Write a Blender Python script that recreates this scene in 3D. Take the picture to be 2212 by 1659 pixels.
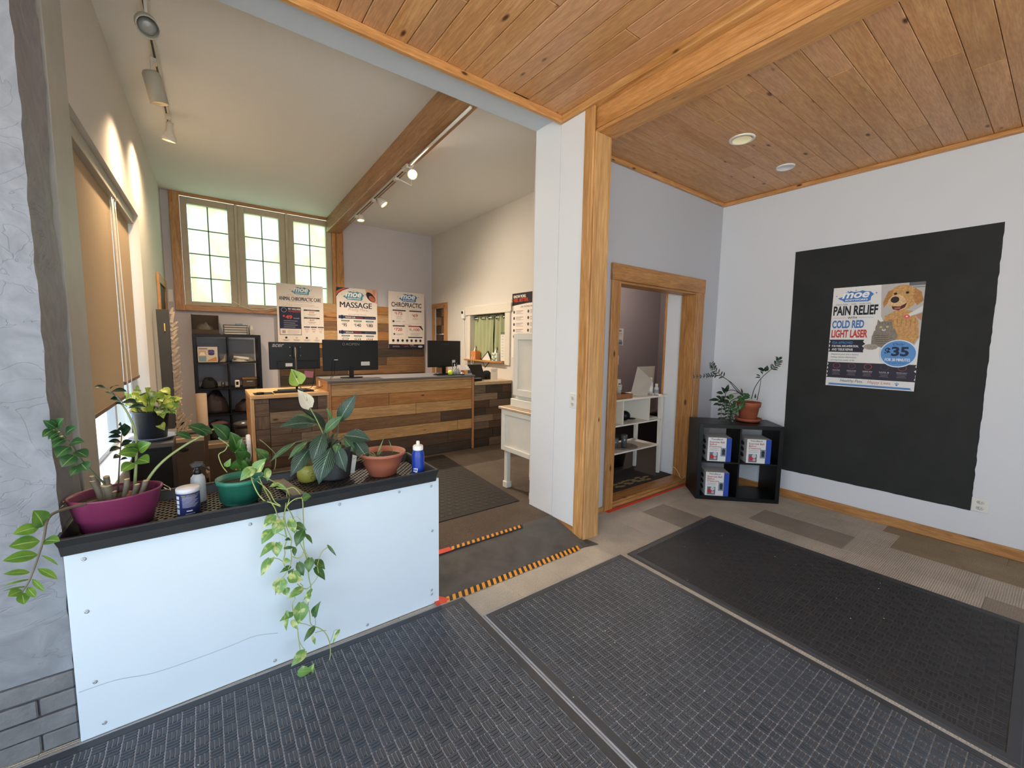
import bpy, math, random
from mathutils import Vector, Matrix
random.seed(7)
V = Vector
sc = bpy.context.scene
COL = sc.collection
for o in list(bpy.data.objects): bpy.data.objects.remove(o)

# ---------------------------------------------------------------- camera
FPX, YAW, PITCH, ROLL, CAMZ = 897.3, 0.63967, 0.09880, 0.015076, 1.5
cf = V((math.sin(YAW)*math.cos(PITCH), math.cos(YAW)*math.cos(PITCH), -math.sin(PITCH)))
cr0 = V((math.cos(YAW), -math.sin(YAW), 0)); cu0 = cr0.cross(cf)
cr = cr0*math.cos(ROLL)+cu0*math.sin(ROLL); cu = cu0*math.cos(ROLL)-cr0*math.sin(ROLL)
cam = bpy.data.cameras.new('camera'); camo = bpy.data.objects.new('camera', cam); COL.objects.link(camo)
cam.sensor_width = 36; cam.lens = FPX/2212*36; cam.clip_start = .02
camo.matrix_world = Matrix(((cr.x, cu.x, -cf.x, 0), (cr.y, cu.y, -cf.y, 0), (cr.z, cu.z, -cf.z, CAMZ), (0, 0, 0, 1)))
sc.camera = camo
def at(x, y, ax, v):
    """the point where the sight line of photo pixel (x, y) meets the plane ax = v"""
    d = cf+cr*((x-1106)/FPX)-cu*((y-829.5)/FPX)
    if ax == 'n': return V((0, 0, CAMZ))+d*(v/(d.x*.914+d.y*.4057))   # upright plane facing the corner shelf, v metres away
    i = 'xyz'.index(ax)
    return V((0, 0, CAMZ))+d*((v-(CAMZ if i == 2 else 0))/d[i])

# ---------------------------------------------------------------- colour management, world, lights
sc.view_settings.view_transform = 'Standard'; sc.view_settings.look = 'None'
sc.view_settings.exposure = 1.1; sc.view_settings.gamma = 1; sc.view_settings.use_curve_mapping = False
try:
    sc.cycles.use_denoising = True; sc.cycles.max_bounces = 10; sc.cycles.diffuse_bounces = 8
    sc.cycles.glossy_bounces = 3; sc.cycles.transmission_bounces = 5; sc.cycles.transparent_max_bounces = 8
    sc.cycles.caustics_reflective = False; sc.cycles.caustics_refractive = False
    sc.cycles.sample_clamp_indirect = 6
except Exception: pass
w = bpy.data.worlds.new('sky'); sc.world = w; w.use_nodes = True
wn = w.node_tree; bg = wn.nodes['Background']; bg.inputs[1].default_value = 2.1
tc = wn.nodes.new('ShaderNodeTexCoord'); sx = wn.nodes.new('ShaderNodeSeparateXYZ'); rp = wn.nodes.new('ShaderNodeValToRGB')
wn.links.new(tc.outputs['Generated'], sx.inputs[0]); wn.links.new(sx.outputs[2], rp.inputs[0]); wn.links.new(rp.outputs[0], bg.inputs[0])
rp.color_ramp.elements[0].position = 0.0; rp.color_ramp.elements[0].color = (.76, .89, 1, 1)
rp.color_ramp.elements[1].position = 1.0; rp.color_ramp.elements[1].color = (.5, .74, 1, 1)
def area(name, loc, rot, sx_, sy_, power=0, col=(1, 1, 1), portal=False):
    l = bpy.data.lights.new(name, 'AREA'); l.shape = 'RECTANGLE'; l.size = sx_; l.size_y = sy_; l.energy = power; l.color = col
    if portal: l.cycles.is_portal = True
    o = bpy.data.objects.new(name, l); COL.objects.link(o); o.location = loc; o.rotation_euler = rot; return o
sun = bpy.data.lights.new('sun', 'SUN'); sun.energy = 9; sun.angle = .02; sun.color = (1, .98, .96)
suno = bpy.data.objects.new('sun', sun); COL.objects.link(suno); suno.rotation_euler = V((-.10, .40, -.91)).to_track_quat('-Z', 'Y').to_euler()
# daylight enters through the shop front behind the camera: portals guide the sky light
area('portal_front', (.3, -2.34, 1.5), (math.pi/2, 0, 0), 3.4, 2.7, portal=True)
area('portal_side', (-2.24, -.35, 1.5), (math.pi/2, 0, -math.pi/2), 3.7, 2.75, portal=True)
area('portal_reception', (-.62, 3.86, 1.65), (math.pi/2, 0, -math.pi/2), 2.1, 1.9, portal=True)
def spot(loc, aim, power, col=(1, .84, .66), size=2.5, blend=1., r=.05):
    l = bpy.data.lights.new('track_bulb', 'SPOT'); l.energy = power*4.3; l.color = col; l.spot_size = size; l.spot_blend = blend; l.shadow_soft_size = r
    o = bpy.data.objects.new('track_bulb', l); COL.objects.link(o); o.location = loc
    o.rotation_euler = (V(aim)-V(loc)).to_track_quat('-Z', 'Y').to_euler(); return o

# ---------------------------------------------------------------- helpers
def lin(h):
    if not isinstance(h, str): return tuple(h)+(1,)
    return tuple((lambda c: c/12.92 if c <= .04045 else ((c+.055)/1.055)**2.4)(int(h[i:i+2], 16)/255) for i in (0, 2, 4))+(1,)
MATS = {}
def nodes(name):
    m = bpy.data.materials.new(name); m.use_nodes = True; nt = m.node_tree
    return m, nt, nt.nodes['Principled BSDF']
def mixc(nt, fac, a, b, mode='MIX'):
    n = nt.nodes.new('ShaderNodeMix'); n.data_type = 'RGBA'; n.blend_type = mode
    for s, v in ((0, fac), (6, a), (7, b)):
        if hasattr(v, 'is_linked') or isinstance(v, bpy.types.NodeSocket): nt.links.new(v, n.inputs[s])
        else: n.inputs[s].default_value = v
    return n.outputs[2]
def coords(nt, scale=(1, 1, 1), out='Object', rnd=True):
    t = nt.nodes.new('ShaderNodeTexCoord'); mp = nt.nodes.new('ShaderNodeMapping'); mp.inputs['Scale'].default_value = scale
    src = t.outputs[out]
    if rnd:
        oi = nt.nodes.new('ShaderNodeObjectInfo'); ma = nt.nodes.new('ShaderNodeMath'); ma.operation = 'MULTIPLY'; ma.inputs[1].default_value = 37.
        nt.links.new(oi.outputs['Random'], ma.inputs[0]); va = nt.nodes.new('ShaderNodeVectorMath'); va.operation = 'ADD'
        nt.links.new(src, va.inputs[0]); nt.links.new(ma.outputs[0], va.inputs[1]); src = va.outputs[0]
    nt.links.new(src, mp.inputs[0]); return mp.outputs[0]
def noise(nt, vec, scale, detail=3, dist=0, rough=.5):
    n = nt.nodes.new('ShaderNodeTexNoise'); n.inputs['Scale'].default_value = scale; n.inputs['Detail'].default_value = detail
    n.inputs['Distortion'].default_value = dist; n.inputs['Roughness'].default_value = rough; nt.links.new(vec, n.inputs['Vector']); return n.outputs[0]
def ramp(nt, fac, stops):
    r = nt.nodes.new('ShaderNodeValToRGB'); nt.links.new(fac, r.inputs[0]); e = r.color_ramp.elements
    while len(e) < len(stops): e.new(.5)
    for k, (p, c) in enumerate(stops): e[k].position = p; e[k].color = lin(c) if isinstance(c, str) else ((c, c, c, 1) if isinstance(c, (int, float)) else c)
    return r.outputs[0]
def bump(nt, b, h, strength, dist=.01):
    n = nt.nodes.new('ShaderNodeBump'); n.inputs['Strength'].default_value = strength; n.inputs['Distance'].default_value = dist
    nt.links.new(h, n.inputs['Height']); nt.links.new(n.outputs[0], b.inputs['Normal'])
def M(name, col, rough=.5, metal=0, spec=.5, nz=0, nscale=8, bp=0, bscale=80, emis=None, es=0, trans=0, coat=0, bdist=.004):
    if name in MATS: return MATS[name]
    m, nt, b = nodes(name); b.inputs['Base Color'].default_value = lin(col); b.inputs['Roughness'].default_value = rough
    b.inputs['Metallic'].default_value = metal; b.inputs['Specular IOR Level'].default_value = spec
    if trans: b.inputs['Transmission Weight'].default_value = trans
    if coat: b.inputs['Coat Weight'].default_value = coat
    if emis: b.inputs['Emission Color'].default_value = lin(emis); b.inputs['Emission Strength'].default_value = es
    v = coords(nt) if (nz or bp) else None
    if nz:
        f = ramp(nt, noise(nt, v, nscale, 4), [(.3, 0), (.7, 1)])
        c = lin(col); nt.links.new(mixc(nt, f, tuple(x*(1-nz) for x in c[:3])+(1,), tuple(min(1, x*(1+nz)) for x in c[:3])+(1,)), b.inputs['Base Color'])
    if bp: bump(nt, b, noise(nt, v, bscale, 3), bp, bdist)
    MATS[name] = m; return m
def WOOD(name, c1, c2, axis=0, knots=.0, rough=.45, var=.3, fine=1., dark=None, coat=0):
    key = name+'xyz'[axis]
    if key in MATS: return MATS[key]
    m, nt, b = nodes(key); b.inputs['Roughness'].default_value = rough; b.inputs['Coat Weight'].default_value = coat
    s = [1, 1, 1]; s[axis] = .09; v = coords(nt, s)
    g = noise(nt, v, 26*fine, 4, 1.2, .6); f = ramp(nt, g, [(.32, 0), (.68, 1)])
    c = mixc(nt, f, lin(c2), lin(c1))
    g2 = noise(nt, v, 150*fine, 2); f2 = ramp(nt, g2, [(.35, .82), (.65, 1.04)]); c = mixc(nt, 1., c, f2, 'MULTIPLY')
    if knots:
        s2 = [7.5, 7.5, 7.5]; s2[axis] = 3.0; v2 = coords(nt, s2)
        vo = nt.nodes.new('ShaderNodeTexVoronoi'); vo.inputs['Scale'].default_value = 1; vo.voronoi_dimensions = '3D'; nt.links.new(v2, vo.inputs['Vector'])
        kf = ramp(nt, vo.outputs['Distance'], [(.05*knots, 1), (.12*knots, 0)])
        c = mixc(nt, kf, c, lin(dark or '4A2A14'))
    oi = nt.nodes.new('ShaderNodeObjectInfo'); mr = nt.nodes.new('ShaderNodeMapRange'); mr.inputs[3].default_value = 1-var/2; mr.inputs[4].default_value = 1+var/2
    nt.links.new(oi.outputs['Random'], mr.inputs[0]); hs = nt.nodes.new('ShaderNodeHueSaturation'); nt.links.new(mr.outputs[0], hs.inputs['Value']); nt.links.new(c, hs.inputs['Color'])
    nt.links.new(hs.outputs[0], b.inputs['Base Color']); bump(nt, b, g2, .15, .002)
    MATS[key] = m; return m

ORG = {}
class MB:
    def __init__(s, T=None): s.v = []; s.f = []; s.m = []; s.uv = {}; s.T = T; s.mi = 0; s.sm = False; s.s = []
    def add(s, vs, fs, mi=None, smooth=None, uv=None):
        n = len(s.v)
        s.v += [(s.T @ V(p)) if s.T else V(p) for p in vs]
        for f in fs: s.f.append(tuple(i+n for i in f)); s.m.append(s.mi if mi is None else mi); s.s.append(s.sm if smooth is None else smooth)
        if uv:
            for k, c in enumerate(uv): s.uv[n+k] = c
        return s
    def box(s, x0, y0, z0, x1, y1, z1, mi=None):
        if x0 > x1: x0, x1 = x1, x0
        if y0 > y1: y0, y1 = y1, y0
        if z0 > z1: z0, z1 = z1, z0
        return s.add([(x, y, z) for z in (z0, z1) for y in (y0, y1) for x in (x0, x1)],
                     [(0, 2, 3, 1), (4, 5, 7, 6), (0, 1, 5, 4), (2, 6, 7, 3), (0, 4, 6, 2), (1, 3, 7, 5)], mi, False)
    def prism(s, base, off, mi=None, smooth=False):
        n = len(base); off = V(off); b = [V(p) for p in base]; t = [p+off for p in b]
        nr = V((0, 0, 0))
        for i in range(n): nr += (b[i]-b[0]).cross(b[(i+1) % n]-b[0])
        fl = nr.dot(off) > 0
        fs = [tuple(range(n))[::-1] if fl else tuple(range(n)), tuple(range(n, 2*n)) if fl else tuple(range(n, 2*n))[::-1]]
        for i in range(n):
            j = (i+1) % n; q = (i, j, j+n, i+n); fs.append(q if fl else q[::-1])
        return s.add(b+t, fs, mi, smooth)
    def tube(s, pts, r, n=8, mi=None, caps=True):
        pts = [V(p) for p in pts]; R = r if isinstance(r, (list, tuple)) else [r]*len(pts)
        if len(R) != len(pts): R = [R[0]+(R[-1]-R[0])*i/(len(pts)-1) for i in range(len(pts))]
        vs = []; up = None
        for i, p in enumerate(pts):
            d = (pts[min(i+1, len(pts)-1)]-pts[max(i-1, 0)]); d = d.normalized() if d.length > 1e-9 else V((0, 0, 1))
            if up is None: up = V((0, 0, 1)) if abs(d.z) < .9 else V((1, 0, 0))
            a = d.cross(up).normalized(); bb = d.cross(a).normalized(); up = -bb if -bb.dot(up) > 0 else bb
            a = d.cross(up).normalized(); bb = up-d*up.dot(d); bb.normalize()
            for k in range(n):
                t = 2*math.pi*k/n; vs.append(p+(a*math.cos(t)+bb*math.sin(t))*R[i])
        fs = []
        for i in range(len(pts)-1):
            for k in range(n): fs.append((i*n+k, i*n+(k+1) % n, (i+1)*n+(k+1) % n, (i+1)*n+k))
        if caps: fs += [tuple(range(n))[::-1], tuple((len(pts)-1)*n+k for k in range(n))]
        return s.add(vs, fs, mi, True)
    def lathe(s, prof, c, n=20, mi=None, T=None, sx=1, sy=1, caps=True):
        vs = []; c = V(c)
        for (r, z) in prof:
            for k in range(n):
                t = 2*math.pi*k/n; p = V((r*math.cos(t)*sx, r*math.sin(t)*sy, z)); vs.append(c+(T @ p if T else p))
        fs = [(i*n+k, i*n+(k+1) % n, (i+1)*n+(k+1) % n, (i+1)*n+k) for i in range(len(prof)-1) for k in range(n)]
        if caps and prof[0][0] > 1e-6: fs.append(tuple(range(n))[::-1])
        return s.add(vs, fs, mi, True)
    def ball(s, c, r, n=12, mi=None, sz=1.):
        return s.lathe([(r*math.sin(math.pi*i/(n//2+1))+1e-7, -r*sz*math.cos(math.pi*i/(n//2+1))) for i in range(n//2+2)], c, n, mi)
    def quad(s, a, b, c, d, mi=None): return s.add([a, b, c, d], [(0, 1, 2, 3)], mi, False)
    def build(s, name, mats, parent=None, bevel=0, label=None, cat=None, group=None, kind=None, origin=None, seg=1):
        if not isinstance(mats, (list, tuple)): mats = [mats]
        if origin is None:
            xs = [p.x for p in s.v]; ys = [p.y for p in s.v]; zs = [p.z for p in s.v]
            origin = V(((min(xs)+max(xs))/2, (min(ys)+max(ys))/2, min(zs)))
        origin = V(origin)
        me = bpy.data.meshes.new(name); me.from_pydata([tuple(p-origin) for p in s.v], [], s.f); 
        for m in mats: me.materials.append(m)
        me.polygons.foreach_set('material_index', s.m); me.polygons.foreach_set('use_smooth', s.s)
        if s.uv:
            ul = me.uv_layers.new(name='UVMap')
            for lp in me.loops: ul.data[lp.index].uv = s.uv.get(lp.vertex_index, (0, 0))
        me.update()
        o = bpy.data.objects.new(name, me); COL.objects.link(o)
        po = ORG[parent.name] if parent else V((0, 0, 0))
        o.location = origin-po; o.parent = parent; ORG[o.name] = origin
        if bevel:
            bm = o.modifiers.new('bevel', 'BEVEL'); bm.width = bevel; bm.segments = seg; bm.limit_method = 'ANGLE'; bm.angle_limit = .7
        return tag(o, label, cat, group, kind)
def tag(o, label=None, cat=None, group=None, kind=None):
    if label: o['label'] = label
    if cat: o['category'] = cat
    if group: o['group'] = group
    if kind: o['kind'] = kind
    return o
def empty(name, loc, label=None, cat=None, group=None, kind=None):
    o = bpy.data.objects.new(name, None); COL.objects.link(o); o.location = loc; o.empty_display_size = .1; ORG[o.name] = V(loc)
    return tag(o, label, cat, group, kind)
def box(name, mat, x0, y0, z0, x1, y1, z1, parent=None, bevel=0, **k):
    return MB(k.pop('T', None)).box(x0, y0, z0, x1, y1, z1).build(name, mat, parent, bevel, **k)
ST = dict(kind='structure')

# text as thin flat mesh ------------------------------------------------
_tc = {}
def textmesh(s, bold=0, shear=0):
    k = (s, bold, shear)
    if k in _tc: return _tc[k]
    cu_ = bpy.data.curves.new('t', 'FONT'); cu_.body = s; cu_.resolution_u = 4; cu_.offset = bold; cu_.shear = shear; cu_.fill_mode = 'FRONT'
    o = bpy.data.objects.new('t', cu_); COL.objects.link(o); dg = bpy.context.evaluated_depsgraph_get(); dg.update()
    me = o.evaluated_get(dg).to_mesh(); vs = [v.co.copy() for v in me.vertices]; fs = [tuple(p.vertices) for p in me.polygons]
    o.evaluated_get(dg).to_mesh_clear(); bpy.data.objects.remove(o); bpy.data.curves.remove(cu_)
    x0 = min(v.x for v in vs); x1 = max(v.x for v in vs); y0 = min(v.y for v in vs); y1 = max(v.y for v in vs)
    r = ([((v.x-x0)/(x1-x0), (v.y-y0)/(y1-y0)) for v in vs], fs, (x1-x0)/(y1-y0)); _tc[k] = r; return r
def ink(h): return M('ink_'+h, h, .55, spec=.3, nz=.22 if h in ('C99A62', 'B5824C', 'DCB88A', '8A8074', 'A39A8E') else 0, nscale=70)
class Print:
    """flat print on a sheet; u to the right, v down, both 0..1"""
    def __init__(s, o, u, v, eps=.0004, lay=1): s.o = V(o); s.u = V(u); s.v = V(v); s.n = s.v.cross(s.u).normalized(); s.mb = MB(); s.mats = []; s.k = lay; s.eps = eps; s.c = 0
    def P(s, u, v): return s.o+s.u*u+s.v*v+s.n*(s.eps*s.k+s.c*1.6e-5)
    def mi(s, c):
        s.c += 1; m = ink(c)
        if m not in s.mats: s.mats.append(m)
        return s.mats.index(m)
    def poly(s, pts, c):
        m = s.mi(c); s.mb.add([s.P(*p) for p in pts][::-1], [tuple(range(len(pts)))], m, False); return s
    def rect(s, u0, v0, u1, v1, c): return s.poly([(u0, v0), (u1, v0), (u1, v1), (u0, v1)], c)
    def ell(s, u, v, ru, rv, c, n=20, a=0, a0=0, a1=2*math.pi): return s.poly([(u+ru*math.cos(a0+(a1-a0)*i/n)*math.cos(a)-rv*math.sin(a0+(a1-a0)*i/n)*math.sin(a), v+rv*math.sin(a0+(a1-a0)*i/n)*math.cos(a)+ru*math.cos(a0+(a1-a0)*i/n)*math.sin(a)) for i in range(n)], c)
    def ring(s, u, v, ru, rv, c, bgc, w=.15): s.ell(u, v, ru, rv, c); s.k += 1; s.ell(u, v, ru*(1-w), rv*(1-w), bgc); s.k -= 1; return s
    def up(s, d=1): s.k += d; return s
    def text(s, t, u, v, w, h, c, bold=0, shear=0):
        """t fitted in the box with its top left corner at (u, v)"""
        asp = textmesh(t, bold, shear)[2]
        if w is None: w = h*s.v.length*asp/s.u.length
        sq = asp/(w*s.u.length/(h*s.v.length))   # narrow lettering gets heavier strokes
        shifts = (0,)
        if bold > 0 and 'M' in t: shifts = (-.0045*bold/.03, .0045*bold/.03); bold = 0   # two strikes instead of a thickened outline
        elif bold > 0: bold = round(min(.04, bold*.8+max(0, sq-1)*.012), 3)
        vs, fs, asp = textmesh(t, bold, shear)
        for du in shifts:
            m = s.mi(c); s.mb.add([s.P(u+a*w+du*min(1, h/.08), v+(1-b)*h) for a, b in vs], fs, m, False)
        return s
    def ctext(s, t, uc, v, w, h, c, bold=0, shear=0):
        if w is None: w = h*s.v.length*textmesh(t, bold, shear)[2]/s.u.length
        return s.text(t, uc-w/2, v, w, h, c, bold, shear)
    def done(s, name, parent, **k): return s.mb.build(name, s.mats, parent, **k)
def logo(p, u, v, w, h, c):
    """the shop's mark: slanted lower-case word on a splash with dots"""
    p.poly([(u+.06*w, v+.72*h), (u+.0*w, v+.62*h), (u+.14*w, v+.48*h), (u+.2*w, v+.16*h), (u+.3*w, v+.1*h), (u+.36*w, v+.0*h), (u+.44*w, v+.1*h), (u+.6*w, v+.08*h), (u+.68*w, v+.0*h), (u+.76*w, v+.1*h), (u+.9*w, v+.14*h), (u+1*w, v+.4*h), (u+.93*w, v+.6*h), (u+.92*w, v+.92*h), (u+.86*w, v+h), (u+.2*w, v+.97*h), (u+.12*w, v+.78*h)], c)
    for a, b, r in ((-.04, .4, .018), (.5, -.04, .018), (1.06, .3, .022), (.28, .03, .02)): p.ell(u+a*w, v+b*h, r*w, r*w*p.u.length/p.v.length, c, 8)
    p.up().text('moe', u+.12*w, v+.16*h, .76*w, .5*h, 'F4F4F2', .035, .25)
    p.text('BODYWORKS', u+.22*w, v+.74*h, .62*w, .15*h, 'F4F4F2', .03, .1); p.up(-1)
def sheet(name, a, uvec, vvec, th, col, **k):
    """thin board: a top-left corner, uvec right, vvec down"""
    a = V(a); u = V(uvec); v = V(vvec); n = v.cross(u).normalized()
    e = empty(name, a+v+u*.5, **k)
    MB().prism([a, a+u, a+u+v, a+v], -n*th).build('board', ink(col), e)
    return e, Print(a, u, v)

# leaves and stems ------------------------------------------------------
CAMP = V((0, 0, CAMZ))
PROF = {'zz': [0, .45, .8, .97, 1, .92, .72, .4, .0], 'heart': [.3, .86, 1, .97, .86, .68, .46, .22, .0], 'lily': [0.05, .45, .8, .98, 1, .88, .62, .28, .0], 'blade': [.6, .9, 1, 1, .9, .8, .6, .35, 0.]}
def leaf(mb, b, t, w, kind='zz', up=.5, droop=.12, fold=.25, side=0, mi=0):
    b = V(b); t = V(t); d = t-b; L = d.length; d.normalize()
    n = (CAMP-b).normalized()*.75+V((0, 0, 1))*up+V((side, -abs(side)*.3, 0)); n = (n-d*n.dot(d)).normalized(); sd = d.cross(n)
    pf = PROF[kind]; vs = []; uv = []
    for i, p in enumerate(pf):
        s = i/(len(pf)-1); c = b+d*L*s+n*(4*s*(1-s)*droop*L)
        if kind == 'heart' and i == 0: c = c-d*L*.03
        ww = w*.5*p
        vs += [c-sd*ww+n*ww*fold, c, c+sd*ww+n*ww*fold]; uv += [(0, s), (.5, s), (1, s)]
        if kind == 'heart' and i == 0: vs[0] = vs[0]-d*L*.06; vs[2] = vs[2]-d*L*.06
    fs = []
    for i in range(len(pf)-1):
        a = i*3; fs += [(a, a+1, a+4, a+3), (a+1, a+2, a+5, a+4)]
    mb.add(vs, fs, mi, True, uv); return mb
def LEAFMAT(name, c1, c2, c3, rough=.35, mode='zz'):
    m, nt, b = nodes(name); b.inputs['Roughness'].default_value = rough; b.inputs['Specular IOR Level'].default_value = .6
    t = nt.nodes.new('ShaderNodeTexCoord'); sp = nt.nodes.new('ShaderNodeSeparateXYZ'); nt.links.new(t.outputs['UV'], sp.inputs[0])
    ab = nt.nodes.new('ShaderNodeMath'); ab.operation = 'SUBTRACT'; ab.inputs[1].default_value = .5; nt.links.new(sp.outputs[0], ab.inputs[0])
    ab2 = nt.nodes.new('ShaderNodeMath'); ab2.operation = 'ABSOLUTE'; nt.links.new(ab.outputs[0], ab2.inputs[0])
    rib = ramp(nt, ab2.outputs[0], [(.0, 1), (.045, 0)])
    v = coords(nt, (1, 1, 1), 'Object'); nz = noise(nt, v, 26 if mode == 'pothos' else 14, 4, .8)
    c = mixc(nt, ramp(nt, nz, [(.35, 0), (.62, 1)] if mode != 'pothos' else [(.5, 0), (.62, 1)]), lin(c1), lin(c2))
    if mode == 'lily':
        m1 = nt.nodes.new('ShaderNodeMath'); m1.operation = 'MULTIPLY_ADD'; nt.links.new(ab2.outputs[0], m1.inputs[0]); m1.inputs[1].default_value = -.9; nt.links.new(sp.outputs[1], m1.inputs[2])
        m2 = nt.nodes.new('ShaderNodeMath'); m2.operation = 'MULTIPLY'; m2.inputs[1].default_value = 62; nt.links.new(m1.outputs[0], m2.inputs[0])
        m3 = nt.nodes.new('ShaderNodeMath'); m3.operation = 'SINE'; nt.links.new(m2.outputs[0], m3.inputs[0])
        c = mixc(nt, ramp(nt, m3.outputs[0], [(.45, 0), (1., .38)]), c, lin(c3)); bump(nt, b, m3.outputs[0], .35, .002)
    c = mixc(nt, rib, c, lin(c3)); nt.links.new(c, b.inputs['Base Color'])
    tr = nt.nodes.new('ShaderNodeBsdfTranslucent'); nt.links.new(c, tr.inputs[0]); mx = nt.nodes.new('ShaderNodeMixShader'); mx.inputs[0].default_value = .22
    out = nt.nodes['Material Output']; nt.links.new(b.outputs[0], mx.inputs[1]); nt.links.new(tr.outputs[0], mx.inputs[2]); nt.links.new(mx.outputs[0], out.inputs[0])
    MATS[name] = m; return m
def smooth_line(pts, n=4):
    out = []
    for i in range(len(pts)-1):
        p0 = pts[max(i-1, 0)]; p1 = pts[i]; p2 = pts[i+1]; p3 = pts[min(i+2, len(pts)-1)]
        for k in range(n):
            t = k/n; out.append(.5*((2*p1)+(p2-p0)*t+(2*p0-5*p1+4*p2-p3)*t*t+(-p0+3*p1-3*p2+p3)*t**3))
    out.append(pts[-1]); return out
def crop(ox, oy, s): return lambda x, y: (ox+x/s, oy+y/s)
AX = 'y'
def path(cr_, pts, y0, y1=None):
    """photo points -> a curved line whose distance runs from plane Y=y0 to Y=y1"""
    y1 = y0 if y1 is None else y1; n = len(pts)-1
    return smooth_line([at(*cr_(*p), AX, y0+(y1-y0)*i/max(n, 1)) for i, p in enumerate(pts)])
def leaves(cr_, lst, root, mat, kind, y0, px, name='leaf', dy=.03, **kw):
    """lst of (bx, by, tx, ty, width[, Y offset]); px = metres per crop pixel"""
    for q in lst:
        bx, by, tx, ty, wd = q[:5]; off = q[5] if len(q) > 5 else 0
        Y = y0+off; leaf(MB(), at(*cr_(bx, by), AX, Y), at(*cr_(tx, ty), AX, Y-dy), wd*px, kind, side=random.uniform(-.35, .35), **kw).build(name, mat, root)
# ---------------------------------------------------------------- materials of the setting
PAINT = M('wall_paint', 'D8DBDF', .75, spec=.25, bp=.12, bscale=160)
PAINTW = M('white_board_paint', 'E2E6EA', .5, spec=.3, bp=.06, bscale=30)
CEILW = M('ceiling_paint', 'E2E2DF', .85, spec=.2, bp=.35, bscale=120)
LILAC = M('back_wall_paint', 'C8C4C8', .75, spec=.25, bp=.1, bscale=140)
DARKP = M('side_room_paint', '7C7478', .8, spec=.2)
GREYP = M('grey_trim_paint', 'A9ABA6', .5, nz=.06, bp=.1)
BLACK = M('black_paint', '2A2C2B', .75, spec=.3, nz=.15, nscale=5)
def plaster_mat():
    m, nt, b = nodes('trowelled_plaster'); b.inputs['Roughness'].default_value = .6
    v = coords(nt, (1, 1, 1), 'Object', False)
    n1 = noise(nt, v, 7, 4, 2.2); n2 = noise(nt, v, 45, 4, .5)
    w_ = nt.nodes.new('ShaderNodeTexNoise'); w_.inputs['Scale'].default_value = 3.3; w_.inputs['Detail'].default_value = 3; w_.inputs['Distortion'].default_value = 2.8; nt.links.new(v, w_.inputs['Vector'])
    cr1 = ramp(nt, w_.outputs[0], [(.493, 1), (.5, .62), (.507, 1)])
    mm = nt.nodes.new('ShaderNodeMath'); mm.operation = 'MULTIPLY_ADD'; nt.links.new(n2, mm.inputs[0]); mm.inputs[1].default_value = .25; nt.links.new(cr1, mm.inputs[2])
    m3 = nt.nodes.new('ShaderNodeMath'); m3.operation = 'MULTIPLY_ADD'; nt.links.new(n1, m3.inputs[0]); m3.inputs[1].default_value = .5; nt.links.new(mm.outputs[0], m3.inputs[2])
    nt.links.new(mixc(nt, ramp(nt, n1, [(.3, 0), (.7, 1)]), lin('777B82'), lin('8C9098')), b.inputs['Base Color'])
    bump(nt, b, m3.outputs[0], .45, .010); return m
PLASTER = plaster_mat()
def carpet(name, c1, c2, rib=0, ax=1, var=.0, sc_=240, ribs=90):
    m, nt, b = nodes(name); b.inputs['Roughness'].default_value = .95; b.inputs['Specular IOR Level'].default_value = .1
    v = coords(nt, (1, 1, 1), 'Object', False); g = noise(nt, v, sc_, 3); f = ramp(nt, g, [(.35, 0), (.65, 1)])
    big = ramp(nt, noise(nt, v, 3.2, 4), [(.3, .86), (.7, 1.1)])
    c = mixc(nt, 1., mixc(nt, f, lin(c1), lin(c2)), big, 'MULTIPLY')
    if var:
        oi = nt.nodes.new('ShaderNodeObjectInfo'); mr = nt.nodes.new('ShaderNodeMapRange'); mr.inputs[3].default_value = 1-var/2; mr.inputs[4].default_value = 1+var/2
        nt.links.new(oi.outputs['Random'], mr.inputs[0]); hs = nt.nodes.new('ShaderNodeHueSaturation'); nt.links.new(mr.outputs[0], hs.inputs['Value']); nt.links.new(c, hs.inputs['Color']); c = hs.outputs[0]
    nt.links.new(c, b.inputs['Base Color']); h = g
    if rib:
        wv = nt.nodes.new('ShaderNodeTexWave'); wv.bands_direction = 'XY'[ax]; wv.inputs['Scale'].default_value = ribs/6.283*2; wv.inputs['Distortion'].default_value = 1.2; nt.links.new(v, wv.inputs['Vector'])
        mm = nt.nodes.new('ShaderNodeMath'); mm.operation = 'MULTIPLY_ADD'; nt.links.new(wv.outputs[1], mm.inputs[0]); mm.inputs[1].default_value = rib; nt.links.new(g, mm.inputs[2]); h = mm.outputs[0]
    bump(nt, b, h, .6, .004); return m
CARPA = carpet('carpet_taupe', 'C9C4B8', 'A7A296', .8, 1, .1)
CARPB = carpet('carpet_dark_taupe', 'A39D93', '857F76', .2, 1, .16)
CARPC = carpet('carpet_ribbed', 'A89B85', '84785F', 1.5, 0, .05, ribs=60)
CARPR = carpet('carpet_brown', '6F665E', '4A423C', .3, 0)
PINE = [WOOD('pine_plank', 'D2A06C', 'BB8450', a, 1.0, .42, .2) for a in range(3)]
PINEL = [WOOD('pine_plank_pale', 'D2A074', 'C49064', a, .9, .42, .16) for a in range(3)]
FIR = [WOOD('fir_trim', 'D8A066', 'BA8046', a, .8, .4, .12) for a in range(3)]
FIRG = [WOOD('fir_coarse', 'D9A76C', 'A8743C', a, .8, .45, .08, fine=.55) for a in range(3)]
AMBER = [WOOD('amber_trim', 'C8945A', 'A06C3A', a, 1.1, .4, .12) for a in range(3)]

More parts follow.
